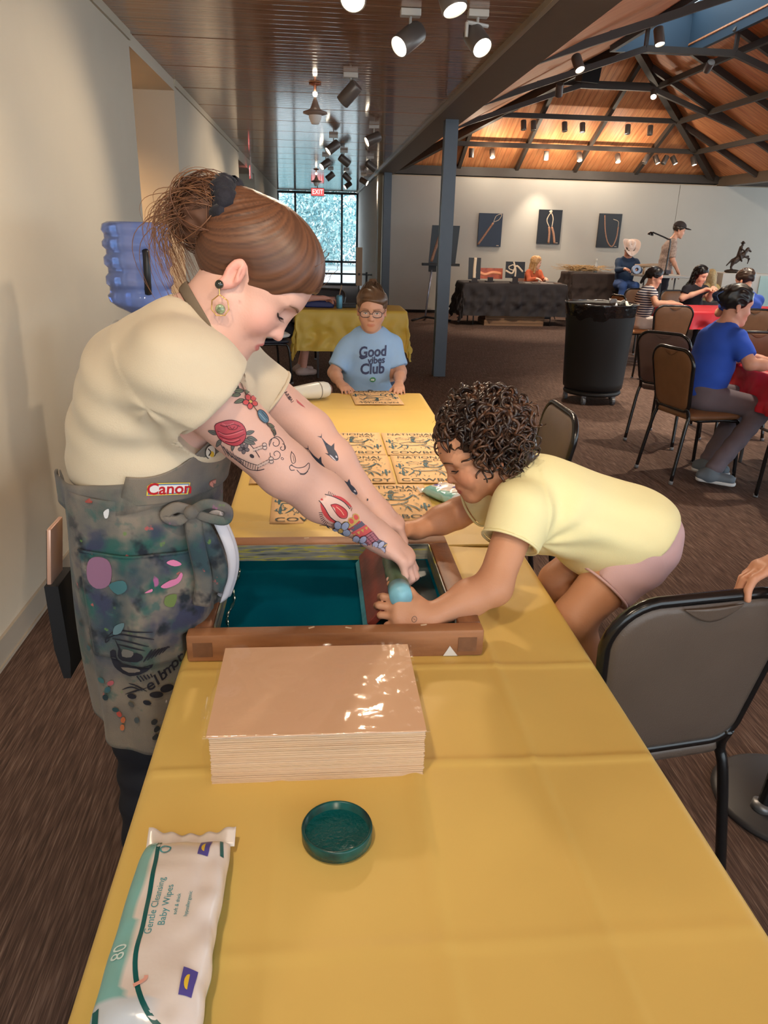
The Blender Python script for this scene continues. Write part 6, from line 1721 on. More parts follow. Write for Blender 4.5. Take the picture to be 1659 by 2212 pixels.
d.F([(1065, 1005), (1100, 1000), (1140, 1020), (1170, 1050), (1165, 1085), (1130, 1085), (1100, 1055), (1090, 1025)], srgb(206, 70, 76), 3); d.Ln([(1065, 1003), (1100, 998), (1142, 1018), (1172, 1050), (1167, 1088), (1130, 1088), (1098, 1056), (1065, 1003)], 5, srgb(120, 44, 50)); d.Ln([(1100, 1015), (1130, 1040), (1150, 1070)], 5, srgb(240, 180, 150))
for k, (x, y) in enumerate(((1165, 1135), (1200, 1110), (1232, 1085))): d.El(x, y, 24, 18, srgb(204, 84, 84), .9, GLD, 7)
d.Ln([(1150, 1160), (1200, 1140), (1250, 1100)], 14, GLD); d.Ln([(1160, 1175), (1212, 1155), (1262, 1112)], 12, srgb(190, 60, 64))
d.F([(1190, 1160), (1270, 1110), (1300, 1140), (1230, 1190)], srgb(96, 92, 112)); d.F([(1200, 1190), (1300, 1135), (1345, 1180), (1260, 1235)], srgb(204, 90, 92))
for k in range(4): x, y = 1212 + 26 * k, 1200 - 15 * k; d.F([(x, y), (x + 22, y - 8), (x + 20, y + 18)], GLD)
d.F([(1255, 1235), (1350, 1180), (1400, 1240), (1320, 1290)], srgb(172, 110, 124))
for k in range(5): d.Ln([(1262 + 22 * k, 1240 - 12 * k), (1315 + 20 * k, 1290 - 12 * k)], 3.5, srgb(90, 50, 64), 0); d.Ln([(1340 + 12 * k, 1185 + 13 * k), (1262 + 13 * k, 1232 + 13 * k)], 3.5, srgb(90, 50, 64), 0)
d.F([(1325, 1290), (1400, 1240), (1460, 1275), (1440, 1330), (1370, 1335)], srgb(98, 96, 116)); d.Ln([(1390, 1320), (1460, 1280)], 8, GLD)
d.leaf(1060, 1165, -85, -30, .22, srgb(92, 118, 128)); d.leaf(1165, 1225, 20, 60, .3, srgb(92, 118, 128)); d.leaf(1115, 1215, -40, -30, .3, srgb(92, 118, 128)); d.leaf(1325, 1320, -10, 50, .3, srgb(92, 118, 128))
d.flower(1130, 1168, 66, srgb(150, 160, 190)); d.flower(1258, 1262, 62, srgb(164, 168, 198)); d.flower(1392, 1305, 58, srgb(158, 162, 192))
d.done('vase_tattoo', INKM, WO, label='colourful vase, heart and blue flower tattoo on the near forearm')
# three orcas and small lettering on the far arm
KO = 3.19 * 970.
d = Draw(wb, V(.028, 1.585, 1.063), unit(V(-.02, -.96, .27)), (1080, 620), KO)
def orca(T, H, w, flip=1):
    T = np.array(T, float); H = np.array(H, float); a = H - T; L = np.linalg.norm(a); u = a / L; n = np.array([-u[1], u[0]]) * flip
    pt = lambda x, y: tuple(T + u * L * x + n * w * y)
    d.F([pt(.0, .05), pt(.25, .28), pt(.5, .9), pt(.75, 1.0), pt(.95, .55), pt(1.0, 0), pt(.92, -.6), pt(.7, -.95), pt(.45, -.6), pt(.2, -.2)], ORC, 3)
    d.F([pt(.45, .8), pt(.42, 1.9), pt(.62, .9)], ORC); d.F([pt(.02, 0), pt(-.12, .7), pt(-.04, .05), pt(-.12, -.7)], ORC); d.F([pt(.62, -.8), pt(.52, -1.5), pt(.72, -.9)], ORC)
    d.F([pt(.98, -.25), pt(.86, -.68), pt(.66, -.82), pt(.76, -.45)], LIT, 2); d.El(*pt(.86, .35), 9, 5, LIT, math.atan2(u[1], u[0]))
orca((1015, 535), (1122, 690), 26, -1); orca((930, 612), (1048, 782), 22, -1); orca((1112, 786), (1255, 918), 22, -1); d.El(1326, 956, 5, 8, DK)
d.done('orca_tattoo', INKM, WO, label='three orca tattoos on the far forearm')
d = Draw(wb, V(-.058, 1.53, 1.191), unit(V(.04, -.98, .2)), (790, 250), KO)
for k in range(4): d.text('IIAIII'[k % 3:k % 3 + 4], ((752 + 14 * k - 790) / KO, -(205 + 20 * k - 250) / KO), DK, size=.010, ang=-.9)
d.F([(830, 262), (868, 296), (890, 318), (868, 306), (838, 284)], srgb(190, 92, 96))
d.done('lettering_tattoo', INKM, WO, label='small lettering and red tattoo on the far upper arm')

# ------------------------------------------------ apron: stitched patches, pins, printed creature, paint blots
ab = bvh_of(AP, PK, WB_, BIB)
PAINT = M('paint_on_canvas', (.1, .1, .1), rough=.75, attr='Col')
nP = unit(V(.2, -.93, .35))
d = Draw(ab, V(-.258, 1.24, 1.093), nP, (380, 1047), 1190., .003)
d.F([(340, 1042), (348, 1036), (424, 1033), (419, 1057), (338, 1061)], srgb(226, 200, 80)); d.F([(342, 1044), (350, 1038), (422, 1035), (417, 1055), (341, 1059)], srgb(64, 120, 170)); d.F([(345, 1044), (352, 1040), (420, 1037), (415, 1053), (344, 1057)], srgb(232, 226, 224))
d.text('Canon', (0.0015, .0), srgb(186, 30, 40), size=.0265, bold=.0006, sx=1.05, shear=.12, ang=.05)
d.done('canon_patch', PAINT, WO, label='white patch with red Canon lettering')
d = Draw(ab, V(-.174, 1.27, 1.095), nP, (458, 1041), 1190., .003)
d.El(458, 1041, 20, 9, srgb(206, 140, 126), -.12, srgb(150, 90, 80), 2)
for k in range(4): d.Ln([(444 + 8 * k, 1037), (450 + 7 * k, 1046)], 1.2, srgb(160, 96, 86), 0)
d.done('round_patch', PAINT, WO, label='round salmon patch')
d = Draw(ab, V(-.185, 1.262, 1.155), nP, (474, 968), 1190., .003)
d.El(474, 968, 11, 14, srgb(222, 216, 206), .3, srgb(60, 54, 50), 2); d.El(477, 972, 5, 6, srgb(220, 180, 60)); d.Ln([(468, 962), (474, 968), (470, 976)], 2.5, srgb(50, 46, 46))
d.done('badge', PAINT, WO, label='small enamel badge')
d = Draw(ab, V(-.346, 1.235, .906), nP, (270, 1270), 1150., .0035)
for P, c in (([(200, 1215), (215, 1203), (238, 1208), (247, 1230), (240, 1262), (215, 1270), (198, 1250)], srgb(138, 98, 124)), ([(352, 1218), (366, 1212), (382, 1222), (368, 1226)], srgb(206, 120, 160)), ([(340, 1268), (358, 1256), (372, 1252), (380, 1240), (384, 1246), (376, 1262), (352, 1272)], srgb(200, 116, 156)), ([(308, 1280), (322, 1272), (322, 1278)], srgb(206, 120, 160)), ([(412, 1178), (420, 1168), (416, 1190), (405, 1200)], srgb(150, 100, 170)),
             ([(235, 1112), (245, 1106), (243, 1122), (237, 1124)], srgb(214, 214, 216)), ([(200, 1092), (212, 1084), (214, 1094)], srgb(150, 70, 62)), ([(250, 1352), (270, 1344), (262, 1366), (246, 1370)], srgb(96, 124, 132)), ([(240, 1262), (268, 1252), (276, 1270), (258, 1282)], srgb(62, 106, 112)), ([(350, 1290), (372, 1286), (366, 1312), (348, 1308)], srgb(98, 116, 62))): d.F(P, c, 3)
d.done('paint_blots', PAINT, AP, kind='stuff')
d = Draw(ab, V(-.319, 1.24, .760), nP, (320, 1420), 1120., .0035)
B = srgb(28, 28, 40)
for P in ([(240, 1372), (262, 1358), (300, 1360), (330, 1362)], [(236, 1378), (268, 1366), (310, 1372), (332, 1378)], [(252, 1376), (290, 1382), (322, 1392)], [(262, 1388), (292, 1394), (315, 1400)], [(240, 1372), (238, 1384), (246, 1378)]): d.Ln(P, 3.2, B, taper=True)
d.F([(256, 1376), (266, 1392), (276, 1410), (300, 1404), (312, 1414), (302, 1424), (272, 1424), (262, 1414), (264, 1398)], B, 2); d.F([(246, 1404), (258, 1402), (260, 1418), (272, 1432), (310, 1436), (330, 1430), (318, 1446), (286, 1458), (260, 1446), (250, 1430)], B, 2)
d.F([(268, 1440), (300, 1440), (306, 1446), (284, 1450)], srgb(120, 112, 104), 2); d.F([(274, 1398), (294, 1402), (290, 1414), (272, 1414)], srgb(112, 108, 104), 2)
for k in range(6): d.Ln([(312 + 7 * k, 1424 - 3 * k), (322 + 7 * k, 1408 - 2 * k), (328 + 7 * k, 1398)], 4, B, taper=True)
for k in range(5): d.Ln([(300 + 6 * k, 1456 - k), (308 + 5 * k, 1468 - 2 * k)], 2.4, B, 0)
for P in ([(270, 1490), (290, 1482), (310, 1488)], [(276, 1500), (296, 1490), (318, 1482)], [(284, 1474), (300, 1478), (318, 1490)]): d.Ln(P, 3, B, taper=True)
for i, ch in enumerate('elbmor'): d.text(ch, ((322 + 12 * i - 320) / 1120., -(1478 - 8.5 * i - i * i * .5 - 1420) / 1120.), B, size=.030, ang=.55, bold=.0005, shear=.2)
for x, y, a, b, r in ((335, 1500, 13, 7, .3), (290, 1502, 9, 6, 0), (318, 1515, 8, 5, .5), (355, 1490, 14, 9, 0)): d.El(x, y, a, b, B, r)
for x, y, c in ((228, 1470, srgb(60, 104, 108)), (240, 1490, srgb(52, 92, 100)), (246, 1475, srgb(168, 84, 92)), (236, 1508, srgb(30, 52, 60)), (262, 1545, srgb(172, 72, 60)), (270, 1558, srgb(186, 100, 62)), (255, 1535, srgb(40, 70, 76)), (300, 1555, srgb(70, 78, 82)), (330, 1560, srgb(44, 46, 50)), (334, 1578, srgb(40, 42, 46)), (332, 1596, srgb(46, 48, 52)), (290, 1520, srgb(84, 84, 84)), (268, 1575, srgb(190, 110, 70)), (206, 1400, srgb(70, 100, 108)), (190, 1350, srgb(60, 84, 90))): d.El(x, y, 7, 5, c, x * .1)
d.done('creature_print', PAINT, AP, label='black print of a snarling creature with hand lettering', kind='stuff')
# ================================================================== THE CURLY-HAIRED CHILD
GI = thing('person', 'curly-haired child in a pale yellow T-shirt bending forward onto the squeegee', 'person', (.66, 1.52, .478))
SKG = srgb(198, 144, 112)
GF = Frame((.362, 1.555, 1.068), (-.875, -.09, -.46), (-.46, 0, .88), .84, .90)
gsL, geL, gwL = V(.425, 1.445, .968), V(.356, 1.355, .838), V(.214, 1.288, .808)
gsR, geR, gwR = V(.425, 1.655, .935), V(.338, 1.70, .868), V(.232, 1.650, .846)
gpel, gche = V(.725, 1.56, .868), V(.520, 1.553, .945)
ghL, gkL, gaL = V(.700, 1.495, .835), V(.572, 1.45, .712), V(.655, 1.475, .53)
ghR, gkR, gaR = V(.700, 1.615, .825), V(.575, 1.585, .735), V(.650, 1.575, .53)
gt = [cone(gpel, gche, .078, .076, k=.05, flat=(0, 1, 0), q=1.25), cone(gche, V(.455, 1.552, .985), .07, .055, k=.05, flat=(0, 1, 0), q=1.4), ell(gpel + V(.02, 0, -.005), (.09, .105, .085), k=.05)]
gn = [cone(V(.445, 1.552, .99), GF.p(-.01, 0, -.04), .042, .038, k=.03)]
ga = arm_prims(gsL, geL, gwL, (.042, .036, .037, .034, .0225), .03) + arm_prims(gsR, geR, gwR, (.040, .035, .035, .032, .022), .03)
gl = [cone(ghL, gkL, .066, .047, k=.03), cone(gkL, gaL, .045, .030, k=.02), cone(ghR, gkR, .064, .046, k=.03), cone(gkR, gaR, .044, .030, k=.02)]
gfeet = []
for a in (gaL, gaR): gfeet += [cone(a, a + V(-.01, 0, -.022), .028, .026, k=.02), cone(a + V(.01, 0, -.028), a + V(-.10, 0, -.034), .024, .017, k=.02, flat=(0, 1, 0), q=1.35)]
ghandL = hand_prims(gwL, (-.97, .02, .16), (.12, -.86, .48), 1, [(.22, 1.2, 1.1), (.28, 1.25, 1.1), (.34, 1.25, 1.1), (.42, 1.25, 1.1)], .82, (.75, .05, .35), .10, 'gl', wr=.024)
ghandR = hand_prims(gwR, (-.97, -.12, .05), (.15, .55, .80), -1, [(.8, 1.0, .8)] * 4, .78, (.5, .5, .6), .06, 'gr', wr=.024)
G_SK = body('body', head_prims(GF, child=1) + gn + gt + ga + gl + gfeet + ghandL + ghandR, .0033, MSK('skin_tan', SKG), GI, skin_fn(GF, SKG, lips=srgb(176, 96, 86), flush=srgb(206, 132, 104), brow=srgb(52, 34, 26)), rel=1)
eyes(GF, GI, G_SK, open_=False, brow=srgb(56, 36, 28), browr=.0012)
MGT = M('pale_yellow_jersey', srgb(234, 226, 176), rough=.85, var=.02, bump=.1, bscale=420)
ugL = unit(geL - gsL); ugR = unit(geR - gsR)
gtee = infl(gt, .014, .05)[:2] + [cone(gche, V(.70, 1.56, .875), .092, .102, k=.05, flat=(0, 1, 0), q=1.18), cone(V(.68, 1.56, .862), V(.735, 1.56, .862), .103, .102, k=.05, flat=(0, 1, 0), q=1.12), cone(V(.455, 1.50, .968), gsL, .055, .060, k=.04), cone(gsL, gsL + ugL * .10, .060, .062, k=.03), cone(V(.455, 1.6, .965), gsR, .053, .056, k=.04), cone(gsR, gsR + ugR * .07, .056, .056, k=.03), cone(V(.46, 1.52, .985), V(.46, 1.59, .985), .05, .05, k=.03)]
hn = unit(V(.80, 0, -.60))
gtee += [disc(gsL + ugL * .070, gsL + ugL * .22, .075), disc(gsR + ugR * .065, gsR + ugR * .2, .068), disc(gsL + ugL * .056, gsL + ugL * .2, .052),
         cone(V(.438, 1.552, .998), GF.p(-.0, 0, -.02), .050, .060, k=.005, op='-'), half((.742, 1.50, .868), (.66, 0, -.75), .006)]
def gt_disp(v, n):
    d = folds(v, [((.35, 0, 1), 75, .0016), ((.7, .1, .6), 48, .0016)], 3)
    r = v - V(.47, 1.46, .90); dist = np.linalg.norm(r, axis=1); th = np.arctan2(r[:, 2], r[:, 0]); d += .003 * np.sin(th * 9) * np.exp(-((dist - .1) / .08) ** 2) * (r[:, 0] > 0)
    # belly of the shirt sags and ripples
    d += .004 * np.sin(v[:, 0] * 70 + v[:, 1] * 30 + 4 * v[:, 2]) * np.clip((.86 - v[:, 2]) / .05, 0, 1)
    return d
G_TEE = body('t_shirt', gtee, .004, MGT, GI, disp=gt_disp, rel=2)
MSH = M('mauve_jersey', srgb(206, 172, 176), rough=.85, var=.02, bump=.1, bscale=420)
uhL = unit(gkL - ghL); uhR = unit(gkR - ghR)
shorts = [ell(gpel + V(.012, 0, -.004), (.104, .121, .099), k=.04), cone(ghL + V(.01, 0, 0), ghL + uhL * .10, .080, .068, k=.03), cone(ghR + V(.01, 0, 0), ghR + uhR * .09, .078, .066, k=.03),
          disc(ghL + uhL * .088, ghL + uhL * .26, .085), disc(ghR + uhR * .08, ghR + uhR * .26, .085), half(gpel + V(-.06, 0, .05), (-.9, 0, .5), .01)]
body('shorts', shorts, .004, MSH, GI, disp=lambda v, n: folds(v, [((.5, 0, .9), 90, .0014), ((.9, 0, -.3), 60, .0012)], 5), rel=1)
def gring(name, o, ax, r, tr, mat):
    ax = unit(ax); u = unit(np.cross(ax, V(0, 0, 1))); w = np.cross(ax, u); mb = MB(); mb.tube([o + r * (math.cos(a) * u + math.sin(a) * w) for a in np.linspace(0, 2 * PI, 36, endpoint=False)], tr, 8, closed=True); ob(name, mb, mat, GI, smooth=True)
gring('sleeve_hem', gsL + ugL * .071, ugL, .0600, .003, MGT); gring('sleeve_hem', gsR + ugR * .066, ugR, .0545, .003, MGT); gring('leg_hem', ghL + uhL * .089, uhL, .0685, .003, MSH); gring('leg_hem', ghR + uhR * .081, uhR, .067, .003, MSH)
# curly hair: a core plus several hundred ringlets
MGH = M('dark_curls', srgb(54, 36, 28), rough=.34, col2=srgb(28, 18, 15), vscale=24, spec=.55)
MGH2 = M('brown_curls', srgb(92, 62, 44), rough=.36, col2=srgb(50, 32, 24), vscale=24, spec=.55)
core = [GF.e((-.018, 0, .062), (.110, .094, .094), k=.03), GF.e((-.062, 0, .02), (.078, .086, .085), k=.03), GF.e((-.075, 0, -.03), (.05, .075, .055), k=.03), GF.e((.118, 0, .004), (.078, .10, .082), k=.015, op='-'), GF.e((.06, 0, -.075), (.085, .09, .06), k=.015, op='-')]
G_HAIR = body('hair', core, .005, MGH, GI, disp=lambda v, n: .004 * np.sin(4 * snoise(v, 34, 1)), rel=1)
rs = np.random.RandomState(8); c1, c2 = [], []
for i in range(430):
    # directions over the hair-bearing skull in head space
    while True:
        d = unit(rs.randn(3))
        if d[2] > -.45 and not (d[0] > .45 and d[2] < .55) and not (d[0] > .05 and d[2] < .0): break
    surf = GF.p(-.022 + .104 * d[0], .092 * d[1], .056 + .092 * d[2])
    out = unit(GF.f * d[0] + GF.l * d[1] + GF.u * d[2]); dn = unit(V(0, 0, -1) + .25 * out + rs.randn(3) * .3)
    tang = unit(dn - out * np.dot(dn, out) + rs.randn(3) * .35); tang = unit(tang - out * np.dot(tang, out) * .85)
    L = rs.uniform(.05, .10) * (1.3 if d[0] < -.2 else .85); turns = L / rs.uniform(.026, .042); rad = rs.uniform(.006, .0105); b = np.cross(out, tang); n = int(turns * 10) + 8; P = []
    ph = rs.uniform(0, 6.28); hand = rs.choice([-1, 1]); lift = rs.uniform(.002, .016)
    for k in range(n):
        t = k / (n - 1); th = ph + hand * 2 * PI * turns * t; r = rad * (.55 + .6 * t)
        base = surf + tang * L * (t - .25) + out * (lift * math.sin(PI * min(t + .15, 1)) + .002) + V(0, 0, -.012) * t * t
        P.append(base + r * (math.cos(th) * b + math.sin(th) * out))
    (c1 if i % 3 else c2).append((P, rs.uniform(.0028, .0052) * np.sin(np.linspace(.5, PI - .2, n)) ** .7))
strands('ringlets', c1, MGH, G_HAIR, 5); strands('ringlets', c2, MGH2, G_HAIR, 5)
cur = []
for i in range(150):     # frizz on the outline
    d = unit(rs.randn(3)); d[2] = abs(d[2]) * .9 - .1
    if d[0] > .5 and d[2] < .5: continue
    p0 = GF.p(-.022 + .112 * d[0], .098 * d[1], .056 + .100 * d[2]); o = unit(GF.f * d[0] + GF.l * d[1] + GF.u * d[2]); t1 = unit(np.cross(o, rs.randn(3))); t2 = np.cross(o, t1); P = []
    for k in range(12): t = k / 11; P.append(p0 + o * .03 * t * rs.uniform(.95, 1.05) + .008 * (math.cos(t * 7 + i) * t1 + math.sin(t * 7 + i) * t2) * t)
    cur.append((P, .0006 * np.linspace(1, .4, 12)))
strands('frizz', cur, MGH2, G_HAIR, 3)
# small ink stamp on the back of the near hand
mk = Mark(bvh_of(G_SK), gwL + V(-.030, -.03, .012), (-1, 0, .2), (.12, -.86, .48), 1.0)
mk.line([(.0045 * math.cos(a), .0055 * math.sin(a)) for a in np.linspace(0, 6.28, 16)], .0012, srgb(120, 92, 78)); mk.line([(-.002, .001), (.002, -.001)], .001, srgb(120, 92, 78))
mk.done('hand_stamp', M('ink_on_skin', (.1, .1, .1), rough=.5, attr='Col'), GI)
# ================================================================== THE BOY IN GLASSES
BF = Frame((.285, 4.045, 1.128), (-.10, -.985, -.12), (0, -.10, 1), .91, .84)
BJ = dict(neck=(.285, 4.085, 1.03), chest=(.285, 4.09, .92), pelvis=(.292, 4.10, .70), sR=(.163, 4.07, .945), sL=(.407, 4.10, .945), eR=(.085, 4.01, .810), eL=(.448, 4.05, .810), wR=(.120, 3.845, .776), wL=(.418, 3.84, .776),
          nR=(0, -.1, 1), nL=(0, -.1, 1), dR=(.30, -.90, -.12), dL=(-.05, -.95, -.10), hR=(.225, 4.10, .66), hL=(.36, 4.10, .66), kR=(.225, 4.08, .37), kL=(.36, 4.08, .37), aR=(.225, 4.12, .075), aL=(.36, 4.12, .075))
MBT = M('light_blue_jersey', srgb(150, 184, 222), rough=.85, var=.03, vscale=12, bump=.08, bscale=400)
BOY, b_skin, b_shirt, _ = figure('person', 'boy in glasses and a light blue Good Vibes Club T-shirt at the far table end', (.292, 4.08, 0), BF, BJ, srgb(206, 156, 130), srgb(150, 184, 222), srgb(70, 80, 100), srgb(104, 76, 54), h=.0055, sleeve=.80, sc=.80, wide=1.12, smat=MBT, hairstyle='short')
MBH = MATS['hair_' + str(round(srgb(104, 76, 54)[0] * 11 + srgb(104, 76, 54)[2], 4))]
rs = np.random.RandomState(4); cur = []
for i in range(260):
    a = rs.uniform(-1, 1); p0 = BF.p(.075 - .05 * abs(a) ** 2, .072 * a, .088 + rs.uniform(-.006, .03)); t_ = BF.p(-.06, 0, .135) + rs.randn(3) * .01; P = []
    for k in range(8): t = k / 7; P.append(p0 * (1 - t) + t_ * t + (BF.u * .028 + BF.f * .005) * math.sin(PI * t))
    cur.append((P, .0009 * np.linspace(1, .5, 8)))
strands('swept_hair', cur, MBH, BOY)
mb = MB(); mb.lathe([(0, .03), (.018, .026), (.024, .01), (.018, -.008), (0, -.012)], BF.p(-.055, 0, .142), BF.u, 14, cap=False); ob('top_knot', mb, MBH, BOY, smooth=True)
# glasses
GL = thing('eyeglasses', 'thin dark-framed eyeglasses on the boy\'s face', 'glasses', tuple(BF.p(.11, 0, -.02)))
MGF = M('glasses_frame', srgb(70, 54, 56), rough=.3)
for s in (-1, 1):
    c = (.112, s * .034, .006); P = []
    for k in range(24):
        a = 2 * PI * k / 24; P.append(BF.p(c[0] - .004 * abs(math.cos(a)), c[1] + .027 * math.copysign(abs(math.cos(a)) ** .7, math.cos(a)), c[2] + .019 * math.copysign(abs(math.sin(a)) ** .8, math.sin(a))))
    mb = MB(); mb.tube(P, .0018, 6, closed=True); rim = ob('rim', mb, MGF, GL, smooth=True)
    mb = MB(); mb.add([BF.p(*c)] + P, [(0, 1 + k, 1 + (k + 1) % 24) for k in range(24)]); ob('lens', mb, M('clear_lens', (.95, .97, 1), rough=.02, alpha=.12, spec=.6), rim)
    mb = MB(); mb.tube([BF.p(.108, s * .061, .010), BF.p(.06, s * .076, .012), BF.p(-.005, s * .082, .010)], .0018, 6); ob('temple', mb, MGF, GL, smooth=True)
mb = MB(); mb.tube([BF.p(.112, -.008, .008), BF.p(.116, 0, .011), BF.p(.112, .008, .008)], .0018, 6); ob('bridge', mb, MGF, GL, smooth=True)
# shirt print
bb = bvh_of(b_shirt); navy = srgb(58, 66, 100)
mk = Mark(bb, V(.288, 3.95, .885), (1, 0, 0), (0, -1, .05), .92, .0035, .2)
mk.text('Good', (.0, .045), navy, size=.080, bold=.0022, sx=.85, shear=.12, ang=.06); mk.text('vibes', (.022, -.001), navy, size=.055, bold=.0014, sx=.9, shear=.1, ang=.05); mk.text('Club', (.0, -.052), navy, size=.086, bold=.0024, sx=.85, shear=.1, ang=.05)
mk.line([(-.072, .022), (-.060, .010), (-.042, .016), (-.03, .024)], .010, navy, 4)
mk.fill([(.004 + .017 * math.cos(a), -.112 + .014 * math.sin(a)) for a in np.linspace(0, 6.28, 18, endpoint=False)], srgb(70, 140, 96), .01)
mk.fill([(-.008, -.116), (-.004, -.108), (.006, -.107), (.014, -.111), (.012, -.118), (.002, -.117)], srgb(220, 230, 225), .01)
mk.done('shirt_print', M('shirt_ink', (.1, .1, .1), rough=.7, attr='Col'), BOY, label='navy Good Vibes Club lettering with a small green badge')

# ================================================================== HAND ON THE NEAR CHAIR (its owner stands beyond the right edge)
SKA = srgb(196, 140, 112)
AF = unit(V(-.95, .12, 0)); AL = V(-AF[1], AF[0], 0)
hw = V(.950, 1.285, .925)
AJ = dict(neck=(1.52, 1.06, 1.46), chest=(1.54, 1.06, 1.32), pelvis=(1.56, 1.05, .95), sR=(1.44, 1.24, 1.37), sL=(1.42, .88, 1.38), eR=(1.21, 1.29, 1.10), eL=(1.36, .84, 1.10), wR=hw, wL=(1.20, .90, 1.0), dR=(-.92, -.06, -.22), nR=(-.20, .30, .92),
          hR=(1.56, 1.14, .90), hL=(1.56, .96, .90), kR=(1.55, 1.14, .48), kL=(1.55, .96, .48), aR=(1.57, 1.14, .08), aL=(1.57, .96, .08), toe=AF)
figure('person', 'person beyond the right edge, only a hand gripping the grey chair back', (1.56, 1.05, 0), Frame((1.50, 1.06, 1.60), unit(AF - V(0, 0, .35)), (-.3, 0, 1), 1.0), AJ, SKA, srgb(90, 96, 110), srgb(50, 54, 70), srgb(60, 46, 38), h=.0048, sc=1.05, sleeve=.6,
       curl=dict(R=[(.25, .55, .5), (.3, .6, .5), (.35, .65, .5), (.4, .7, .5)]), thumb=(.62, .85, .35))
# ================================================================== WATER COOLER
WC = thing('water_cooler', 'white floor-standing water cooler against the left wall', 'water cooler', (-.735, 3.32, 0))
mb = MB(); mb.b2((-.885, 3.17, .02), (-.585, 3.47, 1.10), .015); ob('cabinet', mb, M('cooler_white', srgb(214, 214, 212), rough=.4), WC)
mb = MB(); mb.b2((-.865, 3.15, .80), (-.605, 3.18, .98), .004); ob('tap_panel', mb, M('cooler_grey', srgb(120, 122, 126), rough=.5), WC)
for x in (-.795, -.675):
    mb = MB(); mb.cyl((x, 3.15, .92), (x, 3.10, .92), .012, 10); mb.cyl((x, 3.11, .92), (x, 3.11, .88), .01, 10); ob('tap', mb, M('tap_blue' if x < -.74 else 'tap_red', srgb(60, 90, 180) if x < -.74 else srgb(180, 60, 60), rough=.4), WC)
mb = MB(); mb.lathe([(.13, 1.10), (.14, 1.12), (.12, 1.14), (.06, 1.13)], (-.735, 3.32, 0), n=28, cap=False); ob('bottle_collar', mb, M('cooler_white', (.8, .8, .8)), WC, smooth=True)
WBT = thing('water_bottle', 'large blue ribbed water bottle upside down on the cooler', 'bottle', (-.735, 3.32, 1.125))
prof = [(.028, 1.125), (.03, 1.16), (.05, 1.175), (.10, 1.20), (.128, 1.222), (.134, 1.245), (.123, 1.258), (.123, 1.28), (.135, 1.292), (.135, 1.32), (.123, 1.334), (.123, 1.355), (.136, 1.368), (.136, 1.395), (.124, 1.408), (.124, 1.425), (.137, 1.438), (.137, 1.455), (.126, 1.468), (.127, 1.485), (.136, 1.50), (.130, 1.522), (.110, 1.532), (.05, 1.526), (.0, 1.522)]
mb = MB(); mb.lathe(prof, (-.735, 3.32, 0), n=48, cap=False)
ob('shell', mb, M('blue_polycarbonate', (.30, .42, .95), rough=.06, trans=.6, ior=1.2, spec=.9), WBT, smooth=True)
mb = MB(); mb.lathe([(.0, 1.13), (.025, 1.13), (.04, 1.17), (.095, 1.2), (.122, 1.222), (.123, 1.29), (.0, 1.29)], (-.735, 3.32, 0), n=40, cap=False); ob('water', mb, M('water', (.55, .72, 1.0), rough=.0, trans=1.0, ior=1.2), WBT, smooth=True)
mb = MB(); mb.tube(catmull([(-.688, 3.225, 1.43), (-.677, 3.200, 1.41), (-.677, 3.190, 1.33), (-.683, 3.210, 1.26)], 6), [.014] * 19, 10); ob('grip', mb, M('black_grip', srgb(22, 24, 30), rough=.4), WBT, smooth=True)

# ================================================================== WHEELED BIN WITH A LINER
BX, BY = 2.72, 7.20
BIN = thing('trash_bin', 'large black wheeled trash bin with a bag liner beside the column', 'trash bin', (BX, BY, 0))
mb = MB(); mb.lathe([(.0, .13), (.265, .13), (.285, .15), (.29, .20), (.325, .88), (.335, .92), (.335, .94), (.32, .94), (.31, .88), (.275, .20), (0, .18)], (BX, BY, 0), n=56, cap=False); ob('barrel', mb, M('black_plastic_bin', srgb(16, 16, 18), rough=.55), BIN, smooth=True)
mb = MB()
def liner(u, v):
    a = 2 * PI * u
    if v < .25: r = .30 + .045 * v / .25; z = .90 + .055 * v / .25
    else: q = (v - .25) / .75; dr = (.12 if not (3.6 < a < 4.6) else .34) ; r = .345 - .02 * q * dr / .12; z = .955 - dr * q
    n = noise.noise(Vector((math.cos(a) * 5, math.sin(a) * 5, z * 9))); return (BX + (r + .008 * n) * math.cos(a), BY + (r + .008 * n) * math.sin(a), z + .006 * n)
mb.grid(liner, 110, 22); ob('bag_liner', mb, M('black_bag_film', srgb(18, 19, 22), rough=.16, bump=.5, bscale=26, spec=.7), BIN, smooth=True)
mb = MB(); mb.lathe([(0, .085), (.27, .085), (.28, .10), (.27, .13), (0, .13)], (BX, BY, 0), n=40, cap=False); ob('dolly', mb, M('black_plastic_bin', (.01, .01, .01)), BIN, smooth=True)
for k in range(5):
    a = 2 * PI * k / 5 - 2.2; x, y = BX + .25 * math.cos(a), BY + .25 * math.sin(a)
    mb = MB(); mb.cyl((x - .014, y, .038), (x + .014, y, .038), .038, 18); w_ = ob('caster', mb, M('grey_wheel', srgb(90, 94, 100), rough=.4), BIN, auto=40)
    mb = MB(); mb.cyl((x - .017, y, .038), (x + .017, y, .038), .014, 12); mb.b2((x - .02, y - .012, .04), (x + .02, y + .012, .09)); ob('fork', mb, M('steel_fork', srgb(140, 142, 146), rough=.3, metal=.7), w_)
